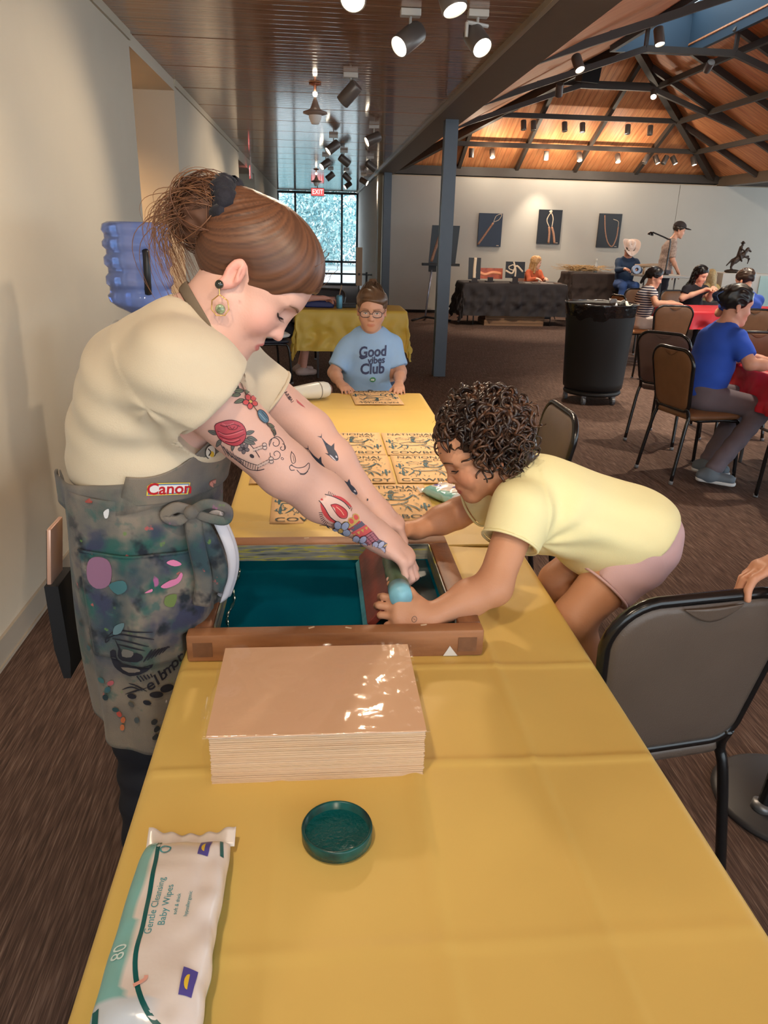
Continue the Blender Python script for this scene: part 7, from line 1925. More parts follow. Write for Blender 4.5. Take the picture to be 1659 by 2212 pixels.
for i, (x, y, c) in enumerate(((BX + .17, BY - .12, srgb(220, 214, 200)), (BX + .04, BY - .2, srgb(200, 200, 204)))):
    mb = MB(); R_ = np.array([[math.cos(.6 * i + .3), 0, math.sin(.6 * i + .3)], [0, 1, 0], [-math.sin(.6 * i + .3), 0, math.cos(.6 * i + .3)]])
    def crum(u, v, x=x, y=y, R_=R_): p = V((u - .5) * .12, (v - .5) * .1, .03 * math.sin(u * 7) * math.cos(v * 5)); return V(x, y, .955) + R_ @ p
    mb.grid(crum, 8, 8); ob('paper_scrap', mb, M(f'scrap_{i}', c, rough=.7), label=['white paper scrap sticking out of the bin at the right rim', 'greyish paper scrap at the middle of the bin rim'][i], cat='litter', smooth=True, solid=.002)

# ================================================================== BACK WALL: PICTURES, EASEL, SALES TABLES
MPK = M('photo_black', srgb(18, 17, 22), rough=.35); MPN = M('photo_navy', srgb(24, 32, 52), rough=.35)
LEA = M('photo_leather', srgb(186, 140, 112), rough=.6, col2=srgb(120, 80, 62), vscale=90); LEA2 = M('photo_leather_pale', srgb(206, 184, 160), rough=.6)
def picture(label, x0, x1, z0, z1, y, mat, marks):
    t = thing('photo_panel', label, 'picture', ((x0 + x1) / 2, y, z0), 'photographs on the partition')
    mb = MB(); mb.b2((x0, y - .03, z0), (x1, y, z1)); ob('panel', mb, mat, t)
    for nm, P, r, mt in marks:
        mb = MB(); mb.tube(catmull([(x0 + (x1 - x0) * a, y - .0305, z0 + (z1 - z0) * b) for a, b in P], 6), r, 6, flat=.12, flatdir=(0, 1, 0)); ob(nm, mb, mt, t, smooth=True)
    mb = MB(); mb.b2((x1 - .09, y - .0308, z0 + .02), (x1 - .04, y - .0302, z0 + .03)); ob('signature', mb, LEA2, t)
picture('navy photograph of a braided handle running diagonally, nearest the column', 3.24, 3.72, 1.33, 1.96, 15.895, MPN, [('braid', [(.02, .05), (.3, .36), (.62, .72)], .022, LEA), ('thong_loop', [(.62, .72), (.72, .92), (.95, .98), (.85, .82), (.64, .74)], .006, LEA2)])
picture('black photograph of two upright braided handles, the middle one on the wall', 4.46, 4.94, 1.41, 2.06, 15.895, MPK, [('braid', [(.52, .02), (.52, .3), (.48, .5)], .024, LEA), ('braid', [(.78, .02), (.7, .3), (.6, .5)], .026, LEA), ('thong_loop', [(.48, .5), (.36, .7), (.5, .9), (.62, .75), (.6, .5)], .010, LEA2), ('knot', [(.44, .93), (.52, .96), (.5, .9)], .022, LEA2)])
picture('black photograph of a hanging braided loop, nearest the cowboy', 5.72, 6.19, 1.37, 2.02, 15.895, MPK, [('braid', [(.22, .95), (.32, .5), (.5, .15), (.72, .04), (.86, .3), (.88, .62)], .014, LEA), ('thong_loop', [(.88, .62), (.85, .78), (.62, .84)], .005, LEA2)])
# easel
EA = thing('easel', 'silver-poled easel with a dark photograph half hidden by the column', 'easel', (2.12, 14.4, 0))
MCH = M('chrome_pole', srgb(170, 176, 196), rough=.25, metal=.7)
mb = MB(); mb.tube([(2.02, 14.35, .06), (2.12, 14.42, .95)], .018, 10); ob('pole', mb, MCH, EA, smooth=True)
for e in ((1.75, 14.2), (2.5, 14.25), (2.1, 14.75)):
    mb = MB(); mb.tube([(2.02, 14.35, .07), (e[0], e[1], .02)], .02, 8); ob('foot', mb, M('easel_black', srgb(24, 22, 24), rough=.5), EA, smooth=True)
mb = MB(); mb.b2((1.93, 14.33, .99), (2.62, 14.46, 1.035)); mb.b2((2.06, 14.4, .88), (2.2, 14.46, .99)); ob('ledge', mb, MATS['easel_black'], EA)
EP = thing('photo_panel', 'dark photograph of a braided handle standing on the easel', 'picture', (2.3, 14.42, 1.035), 'photographs on the partition')
mb = MB(); mb.prism([(2.05, 1.036), (2.55, 1.036), (2.60, 1.69), (2.09, 1.69)], (0, 14.44, 0), (1, 0, 0), (0, 0, 1), .03); ob('panel', mb, MPK, EP)
mb = MB(); mb.tube(catmull([(2.1, 14.408, 1.06), (2.17, 14.408, 1.3), (2.26, 14.408, 1.6)], 6), [.03] * 13, 6, flat=.1, flatdir=(0, 1, 0)); ob('braid', mb, LEA, EP, smooth=True)
# sales tables under dark cloths
MBC = M('black_cloth', srgb(40, 34, 36), rough=.8, var=.1, vscale=4); MBC2 = M('brown_black_cloth', srgb(50, 38, 34), rough=.85, var=.1, vscale=4)
folding_table(2.62, 4.50, 13.75, 14.5, .74, 'folding table under the black cloth below the first photographs')
cloth('tablecloth', 2.62, 4.50, 13.75, 14.5, .742, .58, 'black cloth on the sales table behind the column', MBC, 5.0, .04, ripple=.05, flare=.14, hang_y=.58)
folding_table(4.74, 5.62, 14.2, 14.9, .93, 'taller table under the brownish black cloth')
cloth('tablecloth', 4.74, 5.62, 14.2, 14.9, .932, .62, 'brownish black cloth on the taller table behind the trash bin', MBC2, 6.0, .04, ripple=.04, flare=.1)
for i, (x0, x1, z0, z1) in enumerate(((3.02, 4.12, .0, .10), (3.04, 4.14, .105, .19))):
    b = thing('cardboard_box', ['lower flat cardboard box under the black sales table', 'upper flat cardboard box under the black sales table'][i], 'box', ((x0 + x1) / 2, 13.95, z0)); mb = MB(); mb.b2((x0, 13.72 + .02 * i, z0), (x1, 14.3, z1)); ob('carton', mb, M('cardboard', srgb(128, 96, 70), rough=.8, var=.06), b)
    mb = MB(); mb.b2((x0 - .003, 13.717 + .02 * i, (z0 + z1) / 2 - .006), (x1 + .003, 14.3, (z0 + z1) / 2 + .002)); ob('lid_edge', mb, M('cardboard_dark', srgb(96, 70, 50), rough=.8), b)
def stand_photo(label, x0, x1, z0, z1, y, mat, marks, lean=.12):
    t = thing('framed_photo', label, 'picture', ((x0 + x1) / 2, y, .745), 'small photographs on the sales table')
    mb = MB(); mb.add([(x0, y, z0), (x1, y, z0), (x1, y + lean * (z1 - z0), z1), (x0, y + lean * (z1 - z0), z1), (x0, y + .015, z0), (x1, y + .015, z0), (x1, y + .015 + lean * (z1 - z0), z1), (x0, y + .015 + lean * (z1 - z0), z1)], [(0, 1, 2, 3), (5, 4, 7, 6), (4, 0, 3, 7), (1, 5, 6, 2), (3, 2, 6, 7), (4, 5, 1, 0)]); ob('panel', mb, mat, t)
    for P, r, mt in marks:
        mb = MB(); mb.tube(catmull([(x0 + (x1 - x0) * a, y - .002 + lean * (z1 - z0) * b, z0 + (z1 - z0) * b) for a, b in P], 6), r, 6, flat=.15, flatdir=(0, 1, -.1)); ob('printed_braid', mb, mt, t, smooth=True)
    mb = MB(); xm = (x0 + x1) / 2; mb.b2((xm - .07, y - .05, .745), (xm + .07, y + .1, .765)); mb.b2((xm - .05, y - .05, .765), (xm + .05, y - .03, z0 + .03)); ob('plate_stand', mb, M('stand_dark', srgb(34, 22, 20), rough=.4), t)
stand_photo('tall photo of a pale braided handle on the sales table, by the column', 2.70, 2.92, .79, 1.16, 13.85, MPK, [([(.5, 0), (.5, .5), (.55, 1)], .03, LEA2), ([(.6, .3), (.5, .6), (.6, .9)], .014, LEA)])
stand_photo('wide orange photo of glowing leatherwork on the sales table', 2.90, 3.36, .80, .985, 14.0, M('photo_orange', srgb(190, 92, 60), rough=.4, col2=srgb(120, 40, 34), vscale=9), [([(.05, .6), (.3, .4), (.6, .6), (.95, .5)], .03, M('photo_glow', srgb(232, 150, 110), rough=.4))])
stand_photo('photo of white braided loops in front of the blonde woman', 3.37, 3.72, .83, 1.11, 13.82, MPK, [([(.0, .45), (.35, .3), (.55, .75), (.9, .4)], .018, LEA2), ([(.5, .0), (.52, .5), (.4, 1)], .016, LEA2), ([(.15, .7), (.4, .8), (.45, .5), (.2, .55), (.15, .7)], .01, LEA2)])
for i in range(5):
    x = 3.75 + .14 * i; mb = MB(); mb.b2((x, 13.82 + .02 * (i % 2), .746), (x + .12, 13.98, .752 + .006 * (i % 3))); ob('leaflet_pile', mb, M(f'leaflet{i % 3}', [srgb(150, 140, 132), srgb(110, 90, 80), srgb(170, 150, 140)][i % 3], rough=.7), label='flat pile of leaflets on the black sales table, ' + ['first', 'second', 'third', 'fourth', 'fifth'][i] + ' from the photo stands', cat='leaflets', group='leaflets on the sales table')
# dried grass bundle and bottle on the taller table
DG = thing('grass_bundle', 'bundle of dried grass on the taller dark table', 'grass', (4.98, 14.45, .934)); cur = []; rs = np.random.RandomState(6)
for i in range(160):
    x = 4.78 + rs.rand() * .4; P = [(x, 14.45 + rs.randn() * .05, .945 + rs.rand() * .03), (x + rs.randn() * .12, 14.45 + rs.randn() * .08, .96 + rs.rand() * .09), (x + rs.randn() * .22, 14.45 + rs.randn() * .1, .95 + rs.rand() * .12)]; cur.append((catmull(P, 3), .004 * np.ones(7)))
strands('stalks', cur, M('dry_grass', srgb(168, 136, 92), rough=.8), DG, 3)
mb = MB(); mb.lathe([(0, .934), (.035, .934), (.036, 1.05), (.02, 1.09), (.014, 1.12), (.014, 1.15), (0, 1.15)], (5.25, 14.45, 0), n=18, cap=False); BT = thing('spray_bottle', 'clear plastic bottle standing on the taller dark table', 'bottle', (5.25, 14.45, .934)); ob('bottle_body', mb, M('clear_plastic', srgb(200, 206, 210), rough=.2, alpha=.7), BT, smooth=True)
mb = MB(); mb.cyl((5.25, 14.45, 1.15), (5.25, 14.45, 1.18), .016, 12); ob('cap', mb, M('white_plastic', (.7, .7, .7)), BT)
# workbench of the cowboy
folding_table(5.66, 6.42, 13.0, 13.75, .97, 'work table where the man in the cowboy hat sits')
wt = thing('tool_vise', 'wooden braiding vise lying on the cowboy\'s work table', 'tool', (5.62, 13.1, .97)); mb = MB(); mb.cyl((5.45, 13.1, 1.11), (5.85, 13.08, 1.13), .03, 12); ob('spindle', mb, M('pale_tool_wood', srgb(170, 140, 110), rough=.6), wt, smooth=True)
mb = MB(); mb.cyl((5.62, 13.1, .97), (5.62, 13.1, 1.1), .02, 10); ob('post', mb, MATS['pale_tool_wood'], wt, smooth=True)
mb = MB(); mb.lathe([(.03, -.03), (.075, -.03), (.075, .03), (.03, .03)], (5.47, 12.98 + .1, 1.02 + .03), (0, -1, 0.2), 20, cap=False); ob('tape_roll', mb, M('blue_white_tape', srgb(150, 165, 190), rough=.5), label='blue and white roll standing on the cowboy\'s work table', cat='tape', auto=40)
LP = thing('desk_lamp', 'black gooseneck desk lamp beside the cowboy hat', 'lamp', (6.05, 13.2, .97)); mb = MB(); mb.lathe([(0, .97), (.07, .97), (.06, .99), (0, .995)], (6.05, 13.2, 0), n=18, cap=False); ob('base', mb, MTUBE, LP, smooth=True)
mb = MB(); mb.tube(catmull([(6.05, 13.2, .98), (6.06, 13.2, 1.5), (6.0, 13.2, 1.56), (5.72, 13.2, 1.66)], 8), .012, 8); ob('arm', mb, MTUBE, LP, smooth=True)
mb = MB(); mb.lathe([(.015, 0), (.05, -.03), (.055, -.05)], (5.70, 13.2, 1.665), (0.3, 0, 1), 16, cap=False); ob('shade', mb, MTUBE, LP, smooth=True)
# plinth with a bronze of a rearing horse and rider
PL = thing('plinth', 'white display plinth beneath the bronze horse', 'plinth', (7.35, 13.2, 0)); mb = MB(); mb.b2((6.95, 12.9, 0), (7.9, 13.6, 1.03)); ob('block', mb, M('plinth_white', srgb(206, 200, 192), rough=.7), PL)
mb = MB(); mb.b2((7.62, 12.885, .1), (7.89, 12.898, 1.0)); ob('mint_panel', mb, M('mint_paper', srgb(180, 204, 200), rough=.7), PL)
HS = thing('bronze_sculpture', 'bronze sculpture of a rider on a rearing horse', 'sculpture', (7.30, 13.2, 1.03)); hx, hy, hz = 7.28, 13.2, 1.03
hprim = [cone((hx + .0, hy, hz + .20), (hx + .13, hy, hz + .30), .055, .05, k=.03), cone((hx + .13, hy, hz + .30), (hx + .20, hy, hz + .40), .04, .028, k=.02), cone((hx + .20, hy, hz + .40), (hx + .26, hy, hz + .36), .026, .016, k=.01), cone((hx + .14, hy - .03, hz + .28), (hx + .24, hy - .03, hz + .24), .02, .012, k=.01), cone((hx + .24, hy - .03, hz + .24), (hx + .22, hy - .03, hz + .16), .012, .01, k=.01), cone((hx + .14, hy + .03, hz + .28), (hx + .25, hy + .03, hz + .28), .02, .012, k=.01), cone((hx + .25, hy + .03, hz + .28), (hx + .26, hy + .03, hz + .2), .012, .01, k=.01),
         cone((hx - .02, hy - .03, hz + .19), (hx - .07, hy - .03, hz + .10), .032, .018, k=.01), cone((hx - .07, hy - .03, hz + .10), (hx - .04, hy - .03, hz + .02), .016, .014, k=.01), cone((hx - .02, hy + .03, hz + .19), (hx - .03, hy + .03, hz + .09), .032, .018, k=.01), cone((hx - .03, hy + .03, hz + .09), (hx + .0, hy + .03, hz + .02), .016, .014, k=.01), cone((hx - .05, hy, hz + .22), (hx - .14, hy, hz + .12), .018, .012, k=.01),
         cone((hx + .05, hy, hz + .29), (hx + .07, hy, hz + .42), .035, .032, k=.01), ell((hx + .09, hy, hz + .47), (.024, .024, .03), k=.01), ell((hx + .09, hy, hz + .495), (.045, .045, .008), k=.006), ell((hx + .09, hy, hz + .51), (.024, .024, .02), k=.006), cone((hx + .06, hy - .04, hz + .4), (hx + .14, hy - .04, hz + .36), .014, .011, k=.01), cone((hx + .05, hy - .05, hz + .3), (hx + .09, hy - .06, hz + .2), .022, .016, k=.01), ell((hx - .02, hy, hz + .025), (.14, .09, .035), k=.02)]
body('horse_and_rider', hprim, .009, M('bronze', srgb(58, 44, 36), rough=.45, metal=.4, var=.2, vscale=30), HS)

# ================================================================== RED TABLES
MRED = M('red_plastic_cloth', srgb(206, 44, 58), rough=.4, var=.04, vscale=6)
def round_tbl(x, y, r, label): 
    t = thing('folding_table', label, 'table', (x, y, 0)); mb = MB(); mb.lathe([(0, .70), (r, .70), (r + .01, .72), (r, .74), (0, .74)], (x, y, 0), n=48, cap=False); ob('tabletop', mb, MTOP, t, smooth=True)
    for k in range(4):
        a = PI / 4 + PI / 2 * k; mb = MB(); mb.cyl((x + r * .6 * math.cos(a), y + r * .6 * math.sin(a), 0), (x + r * .6 * math.cos(a), y + r * .6 * math.sin(a), .70), .0125, 8); ob('leg', mb, MLEG, t)
folding_table(4.42, 6.2, 8.85, 9.75, .74, 'far folding table under the red cloth between the seated women')
cloth('tablecloth', 4.42, 6.2, 8.85, 9.75, .742, .22, 'red plastic cloth on the far table by the striped-top woman', MRED, 7.0, .03, ripple=.03, flare=.16)
folding_table(2.88, 4.7, 4.30, 5.15, .74, 'near folding table at the right edge under the red cloth')
cloth('tablecloth', 2.88, 4.7, 4.30, 5.15, .742, .26, 'red plastic cloth on the near table in front of the blue-shirted woman', MRED, 8.0, .02, ripple=.03, flare=.14)

# ================================================================== FAR YELLOW TABLE AND ITS CLUTTER
folding_table(-.22, .95, 8.2, 8.9, .74, 'far folding table under the yellow cloth behind the boy')
cloth('tablecloth', -.22, .95, 8.2, 8.9, .742, .44, 'yellow cloth on the far table behind the boy', MYEL2, 9.0, .025, ripple=.03, flare=.1)
BB = thing('storage_tub', 'blue storage tub on the far yellow table', 'tub', (.02, 8.5, .745)); mb = MB(); mb.b2((-.14, 8.38, .747), (.18, 8.62, .82), .015); ob('tub_body', mb, M('navy_plastic', srgb(34, 44, 104), rough=.4), BB)
mb = MB(); mb.b2((-.155, 8.36, .81), (.195, 8.64, .83), .006); ob('tub_rim', mb, MATS['navy_plastic'], BB)
CN = thing('drink_can', 'slim teal can with a brush on the far yellow table', 'can', (.235, 8.35, .745)); mb = MB(); mb.lathe([(0, .746), (.03, .746), (.033, .755), (.033, .87), (.028, .885), (0, .885)], (.235, 8.35, 0), n=20, cap=False); ob('can_body', mb, M('teal_can', srgb(92, 150, 176), rough=.35, metal=.3), CN, smooth=True)
mb = MB(); mb.tube([(.235, 8.35, .88), (.26, 8.35, .99)], .006, 6); ob('brush', mb, M('brush_wood', srgb(150, 120, 90), rough=.6), CN)
mb = MB(); mb.b2((.27, 8.42, .747), (.42, 8.55, .79), .006); ob('black_case', mb, M('case_black', srgb(30, 28, 30), rough=.5), label='small black case on the far yellow table beside the can', cat='case')
mb = MB()
for k in range(3): mb.b2((-.16 + .0 * k, 8.66, .747 + .028 * k), (.26 - .03 * k, 8.86, .772 + .028 * k), .004)
ob('paper_pile', mb, M('reddish_paper', srgb(186, 130, 120), rough=.7), label='pile of reddish papers at the back of the far yellow table', cat='paper')
# folded white cushion on the dark chair
mb = MB(); mb.lathe([(0, 0), (.10, .005), (.17, .02), (.18, .035), (.15, .055), (.08, .07), (0, .075)], (-.46, 7.9, .48), n=28, cap=False); ob('seat_cushion', mb, M('white_cushion', srgb(226, 226, 222), rough=.6), label='white round cushion on the dark chair behind the apron wearer', cat='cushion', smooth=True)
# upright sign stand by the window
SS = thing('sign_stand', 'narrow wooden sign on a post by the corridor window', 'sign', (.78, 14.2, 0)); mb = MB(); mb.b2((.70, 14.18, .62), (.81, 14.22, 1.28), .005); ob('board', mb, M('sign_wood', srgb(170, 140, 112), rough=.6), SS)
mb = MB(); mb.cyl((.755, 14.2, .02), (.755, 14.2, .64), .015, 8); ob('post', mb, MSTEEL, SS); mb = MB(); mb.lathe([(0, 0), (.16, 0), (.15, .02), (0, .025)], (.755, 14.2, 0), n=24, cap=False); ob('base', mb, MSTEEL, SS, smooth=True)
mb = MB(); mb.b2((.735, 14.176, .8), (.775, 14.182, .84)); ob('emblem', mb, MSTEEL, SS)
PR = thing('rail_post', 'grey post with a rail across the corridor window', 'rail', (.95, 14.6, 0)); mb = MB(); mb.cyl((.92, 14.6, 0), (.92, 14.6, .84), .022, 10); ob('post', mb, MFRAME, PR, smooth=True)
mb = MB(); mb.cyl((-.9, 14.6, .80), (1.02, 14.6, .80), .018, 10); ob('rail', mb, MFRAME, PR, smooth=True); mb = MB(); mb.cyl((-.88, 14.6, 0), (-.88, 14.6, .82), .022, 10); ob('post', mb, MFRAME, PR, smooth=True)
# pedestal table base at the right edge
PT = thing('pedestal_table', 'black pedestal table whose round base shows at the right edge', 'table', (1.30, 1.62, 0)); mb = MB(); mb.lathe([(0, 0), (.20, 0), (.205, .012), (.19, .022), (.05, .03), (0, .03)], (1.34, 1.62, 0), n=44, cap=False); ob('base', mb, M('base_black', srgb(46, 44, 46), rough=.5), PT, smooth=True)
mb = MB(); mb.cyl((1.24, 1.58, .02), (1.36, 1.63, .74), .018, 12); ob('post', mb, MTUBE, PT, smooth=True); mb = MB(); mb.cyl((1.235, 1.578, .018), (1.242, 1.58, .04), .03, 16); ob('flange', mb, MLEG, PT, smooth=True)
mb = MB(); mb.lathe([(0, .74), (.28, .74), (.285, .755), (.28, .77), (0, .77)], (1.62, 1.68, 0), n=40, cap=False); ob('tabletop', mb, M('base_black', (.03, .03, .03)), PT, smooth=True)
# ================================================================== PEOPLE IN THE HALL
def seated(x, y, f, zseat=.47, head_z=1.22, sc=.95, reach=.36, lean=.05, hz=.80, hand_sp=.12):
    """joints of a person on a chair at x, y facing f with the hands on a table"""
    f = unit(V(f[0], f[1], 0)); l = V(-f[1], f[0], 0); b = V(x, y, 0)
    ch = b + f * lean + V(0, 0, zseat + .42 * sc); nk = b + f * (lean + .03) + V(0, 0, zseat + .54 * sc); pe = b + V(0, 0, zseat + .10)
    J = dict(neck=nk, chest=ch, pelvis=pe)
    for s, k in (('R', -1), ('L', 1)):
        J['s' + s] = nk + l * k * .155 * sc + V(0, 0, -.07 * sc); J['w' + s] = b + f * reach + l * k * hand_sp + V(0, 0, hz); m = (J['s' + s] + J['w' + s]) / 2; J['e' + s] = m + V(0, 0, -.09) + l * k * .05 - f * .02
        J['d' + s] = unit(f + l * -k * .4 + V(0, 0, -.1)); J['n' + s] = V(0, 0, 1)
        J['h' + s] = pe + l * k * .085 + V(0, 0, -.02); J['k' + s] = pe + f * .40 + l * k * .11 + V(0, 0, -.03); J['a' + s] = J['k' + s] - f * .06 + V(0, 0, -(zseat + .07) + .085)
    return J, f, l
def head_at(J, f, pitch=.3, sc=.96, turn=0.0):
    l = V(-f[1], f[0], 0); g = unit(f * math.cos(turn) + l * math.sin(turn)); fw = g * math.cos(pitch) - V(0, 0, 1) * math.sin(pitch); up = g * math.sin(pitch) + V(0, 0, 1) * math.cos(pitch)
    return Frame(J['neck'] + f * .03 + V(0, 0, .12 * sc), fw, up, sc)
# woman in the bright blue T-shirt
J, f, l = seated(2.56, 4.78, (.97, .05), .47, sc=1.0, reach=.44, hz=.78, lean=.07)
J.update(eR=V(2.72, 4.53, .80), wR=V(2.93, 4.55, .785), dR=V(1, .1, -.05), kR=V(2.93, 4.62, .50), aR=V(2.58, 4.50, .10), kL=V(2.95, 4.88, .52), aL=V(2.66, 4.72, .10))
J['toe'] = unit(V(.75, -.6, 0))
figure('person', 'woman in a bright blue T-shirt and grey trousers seated with her back to the camera', (2.56, 4.78, 0), head_at(J, f, .12, .98, -.1), J, srgb(206, 152, 128), srgb(44, 84, 190), srgb(104, 94, 102), srgb(28, 24, 24), h=.007, sc=1.0, wide=1.08, sleeve=.75, hairstyle='bun', shoes=srgb(96, 108, 120), open_=True, soles=True)
hcl = V(2.56, 4.78, 0)
HC = head_at(J, f, .12, .98, -.1); mb = MB()
for k in range(5): mb.tube(catmull([HC.p(-.115, -.03 + .015 * k, .085), HC.p(-.15, -.03 + .015 * k, .055), HC.p(-.125, -.03 + .015 * k, .02)], 4), .005, 6)
ob('hair_clip', mb, M('blue_clip', srgb(40, 60, 96), rough=.15), label='glossy blue claw clip in the dark hair of the blue-shirted woman', cat='hair clip', smooth=True)
# woman in the striped top
def stripes(name, c1, c2, sc):
    m = M(name, c1, rough=.85); nt, b = nodes_of(m); tc = nt.nodes.new('ShaderNodeTexCoord'); wv = nt.nodes.new('ShaderNodeTexWave'); wv.bands_direction = 'Z'; wv.inputs['Scale'].default_value = sc; wv.inputs['Distortion'].default_value = .4
    r = nt.nodes.new('ShaderNodeValToRGB'); r.color_ramp.interpolation = 'CONSTANT'; r.color_ramp.elements[0].color = (*c1, 1); r.color_ramp.elements[1].color = (*c2, 1); r.color_ramp.elements[1].position = .55
    nt.links.new(tc.outputs['Object'], wv.inputs['Vector']); nt.links.new(wv.outputs[0], r.inputs[0]); nt.links.new(r.outputs[0], b.inputs['Base Color']); return m
J, f, l = seated(4.06, 9.42, (1, -.1), .47, sc=.93, reach=.42, hz=.79)
J['wR'] = V(4.44, 9.22, .79); J['eR'] = V(4.13, 9.15, .80)
figure('person', 'woman with a dark ponytail in a striped top at the far red table', (4.06, 9.42, 0), head_at(J, f, .25, .93, -.25), J, srgb(222, 166, 138), srgb(40, 44, 70), srgb(214, 204, 198), srgb(26, 20, 20), h=.009, sc=.93, sleeve=.45, hairstyle='pony', smat=stripes('navy_stripes', srgb(46, 48, 72), srgb(214, 208, 206), 11), shoes=srgb(200, 196, 200), long_pants=False)
# woman in black
J, f, l = seated(5.08, 10.2, (.25, -1), .47, sc=.95, reach=.32, hz=.86, hand_sp=.08)
J['wR'] = V(5.18, 9.98, .93); J['wL'] = V(5.27, 9.98, .95); J['eR'] = V(4.90, 10.06, .80)
figure('person', 'woman with long black hair in a dark top behind the red table', (5.08, 10.2, 0), head_at(J, f, .3, .95, .2), J, srgb(226, 176, 150), srgb(26, 24, 32), srgb(40, 40, 48), srgb(18, 14, 14), h=.009, sc=.95, sleeve=.5, hairstyle='long')
ch2 = dup(cb, (5.06, 10.32, 0), face(.25, -1), 'brown chair under the long-haired woman in the dark top')
# person in blue at the right edge
J, f, l = seated(4.62, 8.0, (.15, 1), .47, sc=1.0, reach=.40, hz=.80)
figure('person', 'person in a royal blue T-shirt at the right edge, back to the camera', (4.62, 8.0, 0), head_at(J, f, .25, .97, .5), J, srgb(204, 150, 124), srgb(40, 70, 156), srgb(60, 62, 76), srgb(58, 40, 32), h=.009, sc=1.0, sleeve=.6, hairstyle='short')
dup(cb, (4.62, 8.0, 0), face(.15, 1), 'chair at the right edge under the person in the royal blue T-shirt')
# man in the cowboy hat
J, f, l = seated(5.62, 13.95, (-.1, -1), .68, sc=1.02, reach=.42, hz=1.04)
C0 = head_at(J, f, .75, 1.0, .0)
figure('person', 'man in a white cowboy hat and denim shirt bent over his work table', (5.62, 13.95, 0), C0, J, srgb(196, 140, 116), srgb(40, 58, 84), srgb(52, 78, 130), srgb(80, 70, 60), h=.011, sc=1.02, sleeve=1.5, hairstyle='short', face=True)
mb = MB(); mb.lathe([(0, 0.0), (.16, 0), (.17, .03), (.0, .04)], (5.62, 13.97, .60), n=24, cap=False); mb.cyl((5.62, 13.97, 0), (5.62, 13.97, .6), .03, 10); ob('stool', mb, MTUBE, label='round stool under the man in the cowboy hat', cat='stool', auto=40)
HT = thing('cowboy_hat', 'white cowboy hat with an upturned brim on the bent man', 'hat', tuple(C0.p(0, 0, .09))); mb = MB()
def brim(u, v):
    a = 2 * PI * u; r = .098 + .085 * v; y = r * math.sin(a) * .85; x = r * math.cos(a) * 1.12; z = .075 + .10 * v ** 1.6 * abs(math.sin(a)) ** 1.5 - .012 * v * abs(math.cos(a)); return C0.p(x, y, z)
mb.grid(brim, 48, 8); ob('brim', mb, M('white_felt', srgb(226, 206, 196), rough=.9), HT, smooth=True, solid=.004)
mb = MB()
def crown(u, v):
    a = 2 * PI * u; r = .098 * (1 - .22 * v) if v < .85 else .098 * .78 * (1 - (v - .85) / .15); z = .075 + .115 * min(v / .85, 1) - (.03 * (1 - abs(math.sin(a))) if v > .6 else 0) - (.03 if v > .95 else 0); return C0.p(r * math.cos(a) * 1.12, r * math.sin(a) * .85, z)
mb.grid(crown, 40, 12); ob('crown', mb, MATS['white_felt'], HT, smooth=True)
# standing man with a cap
fw = unit(V(.9, -.25, 0)); J = dict(neck=(6.42, 13.9, 1.56), chest=(6.38, 13.9, 1.40), pelvis=(6.34, 13.9, 1.0), sR=(6.36, 13.72, 1.49), sL=(6.46, 14.08, 1.49), eR=(6.36, 13.66, 1.22), eL=(6.44, 14.1, 1.2), wR=(6.50, 13.68, 1.02), wL=(6.55, 14.05, 1.0), hR=(6.33, 13.82, .94), hL=(6.36, 13.98, .94), kR=(6.34, 13.82, .5), kL=(6.36, 13.98, .5), aR=(6.32, 13.82, .08), aL=(6.34, 13.98, .08), toe=fw)
MFr = Frame((6.50, 13.9, 1.70), unit(V(.9, -.25, -.2)), (.2, 0, 1), 1.0)
figure('person', 'standing man in a dark cap and grey patterned shirt behind the seated women', (6.35, 13.9, 0), MFr, J, srgb(200, 148, 124), srgb(168, 150, 140), srgb(70, 70, 82), srgb(60, 48, 40), h=.011, sc=1.05, sleeve=.9, hairstyle='short', smat=M('patterned_shirt', srgb(178, 158, 146), rough=.85, col2=srgb(130, 110, 104), vscale=40))
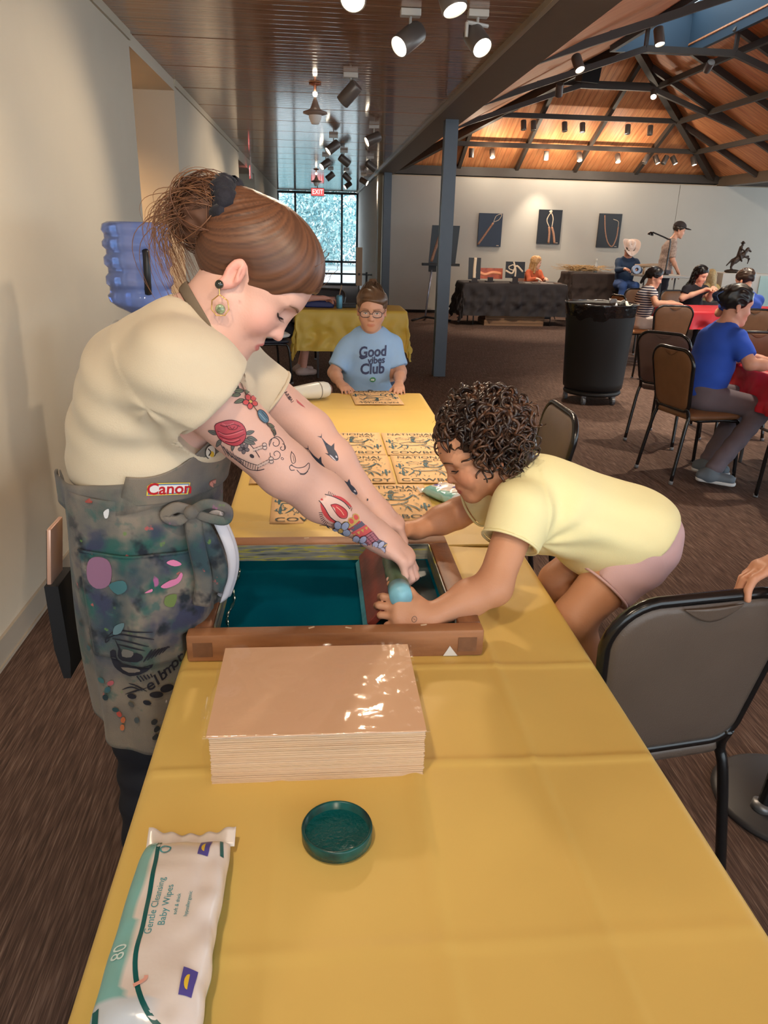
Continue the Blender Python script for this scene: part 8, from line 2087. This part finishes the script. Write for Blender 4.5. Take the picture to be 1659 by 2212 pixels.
CP = thing('baseball_cap', 'dark cap on the standing man', 'cap', tuple(MFr.p(0, 0, .08))); cp = [MFr.e((.0, 0, .075), (.118, .096, .098), k=.01), half(MFr.p(0, 0, .066), -MFr.u, .004)]; body('cap_crown', cp, .009, M('dark_cap', srgb(48, 40, 40), rough=.8), CP)
body('visor', [MFr.e((.13, 0, .070), (.085, .075, .010), k=.004)], .007, MATS['dark_cap'], CP)
# blonde child and blonde woman
J, f, l = seated(6.75, 13.0, (.3, -1), .42, sc=.8, reach=.3, hz=.8)
figure('person', 'child with long pale blonde hair near the plinth', (6.75, 13.0, 0), head_at(J, -f, .2, .9), J, srgb(222, 176, 150), srgb(206, 178, 120), srgb(110, 110, 120), srgb(214, 184, 134), h=.012, sc=.8, hairstyle='long', face=False, hands=False)
dup(cb, (6.75, 13.05, 0), face(.3, -1), 'chair under the blonde child near the plinth')
J, f, l = seated(4.18, 15.08, (.5, -1), .45, sc=.92, reach=.3, hz=.78)
figure('person', 'woman with long blonde hair in an orange top behind the sales table', (4.18, 15.08, 0), head_at(J, f, .15, .95, 1.0), J, srgb(220, 170, 146), srgb(176, 84, 52), srgb(60, 50, 50), srgb(196, 150, 100), h=.011, sc=.92, hairstyle='long', sleeve=1.5)
dup(cb, (4.18, 15.12, 0), face(.5, -1), 'chair behind the sales table under the blonde woman in orange')
# person at the far yellow table, mostly hidden behind the apron wearer
J, f, l = seated(-.40, 8.35, (1, .15), .46, sc=.96, reach=.42, hz=.82)
J['wR'] = V(.06, 8.25, .86); J['eR'] = V(-.2, 8.16, .86); J['wL'] = V(.1, 8.4, .84)
J.update(kR=V(-.12, 8.3, .44), aR=V(-.16, 8.35, .09), kL=V(-.10, 8.5, .46), aL=V(-.2, 8.55, .09))
figure('person', 'person in dark clothes seated at the far yellow table, mostly hidden', (-.40, 8.35, 0), head_at(J, f, .3, .96), J, srgb(206, 150, 132), srgb(30, 32, 44), srgb(34, 34, 42), srgb(50, 36, 30), h=.010, sc=.96, sleeve=.5, hairstyle='long', shoes=srgb(176, 156, 150), long_pants=False)
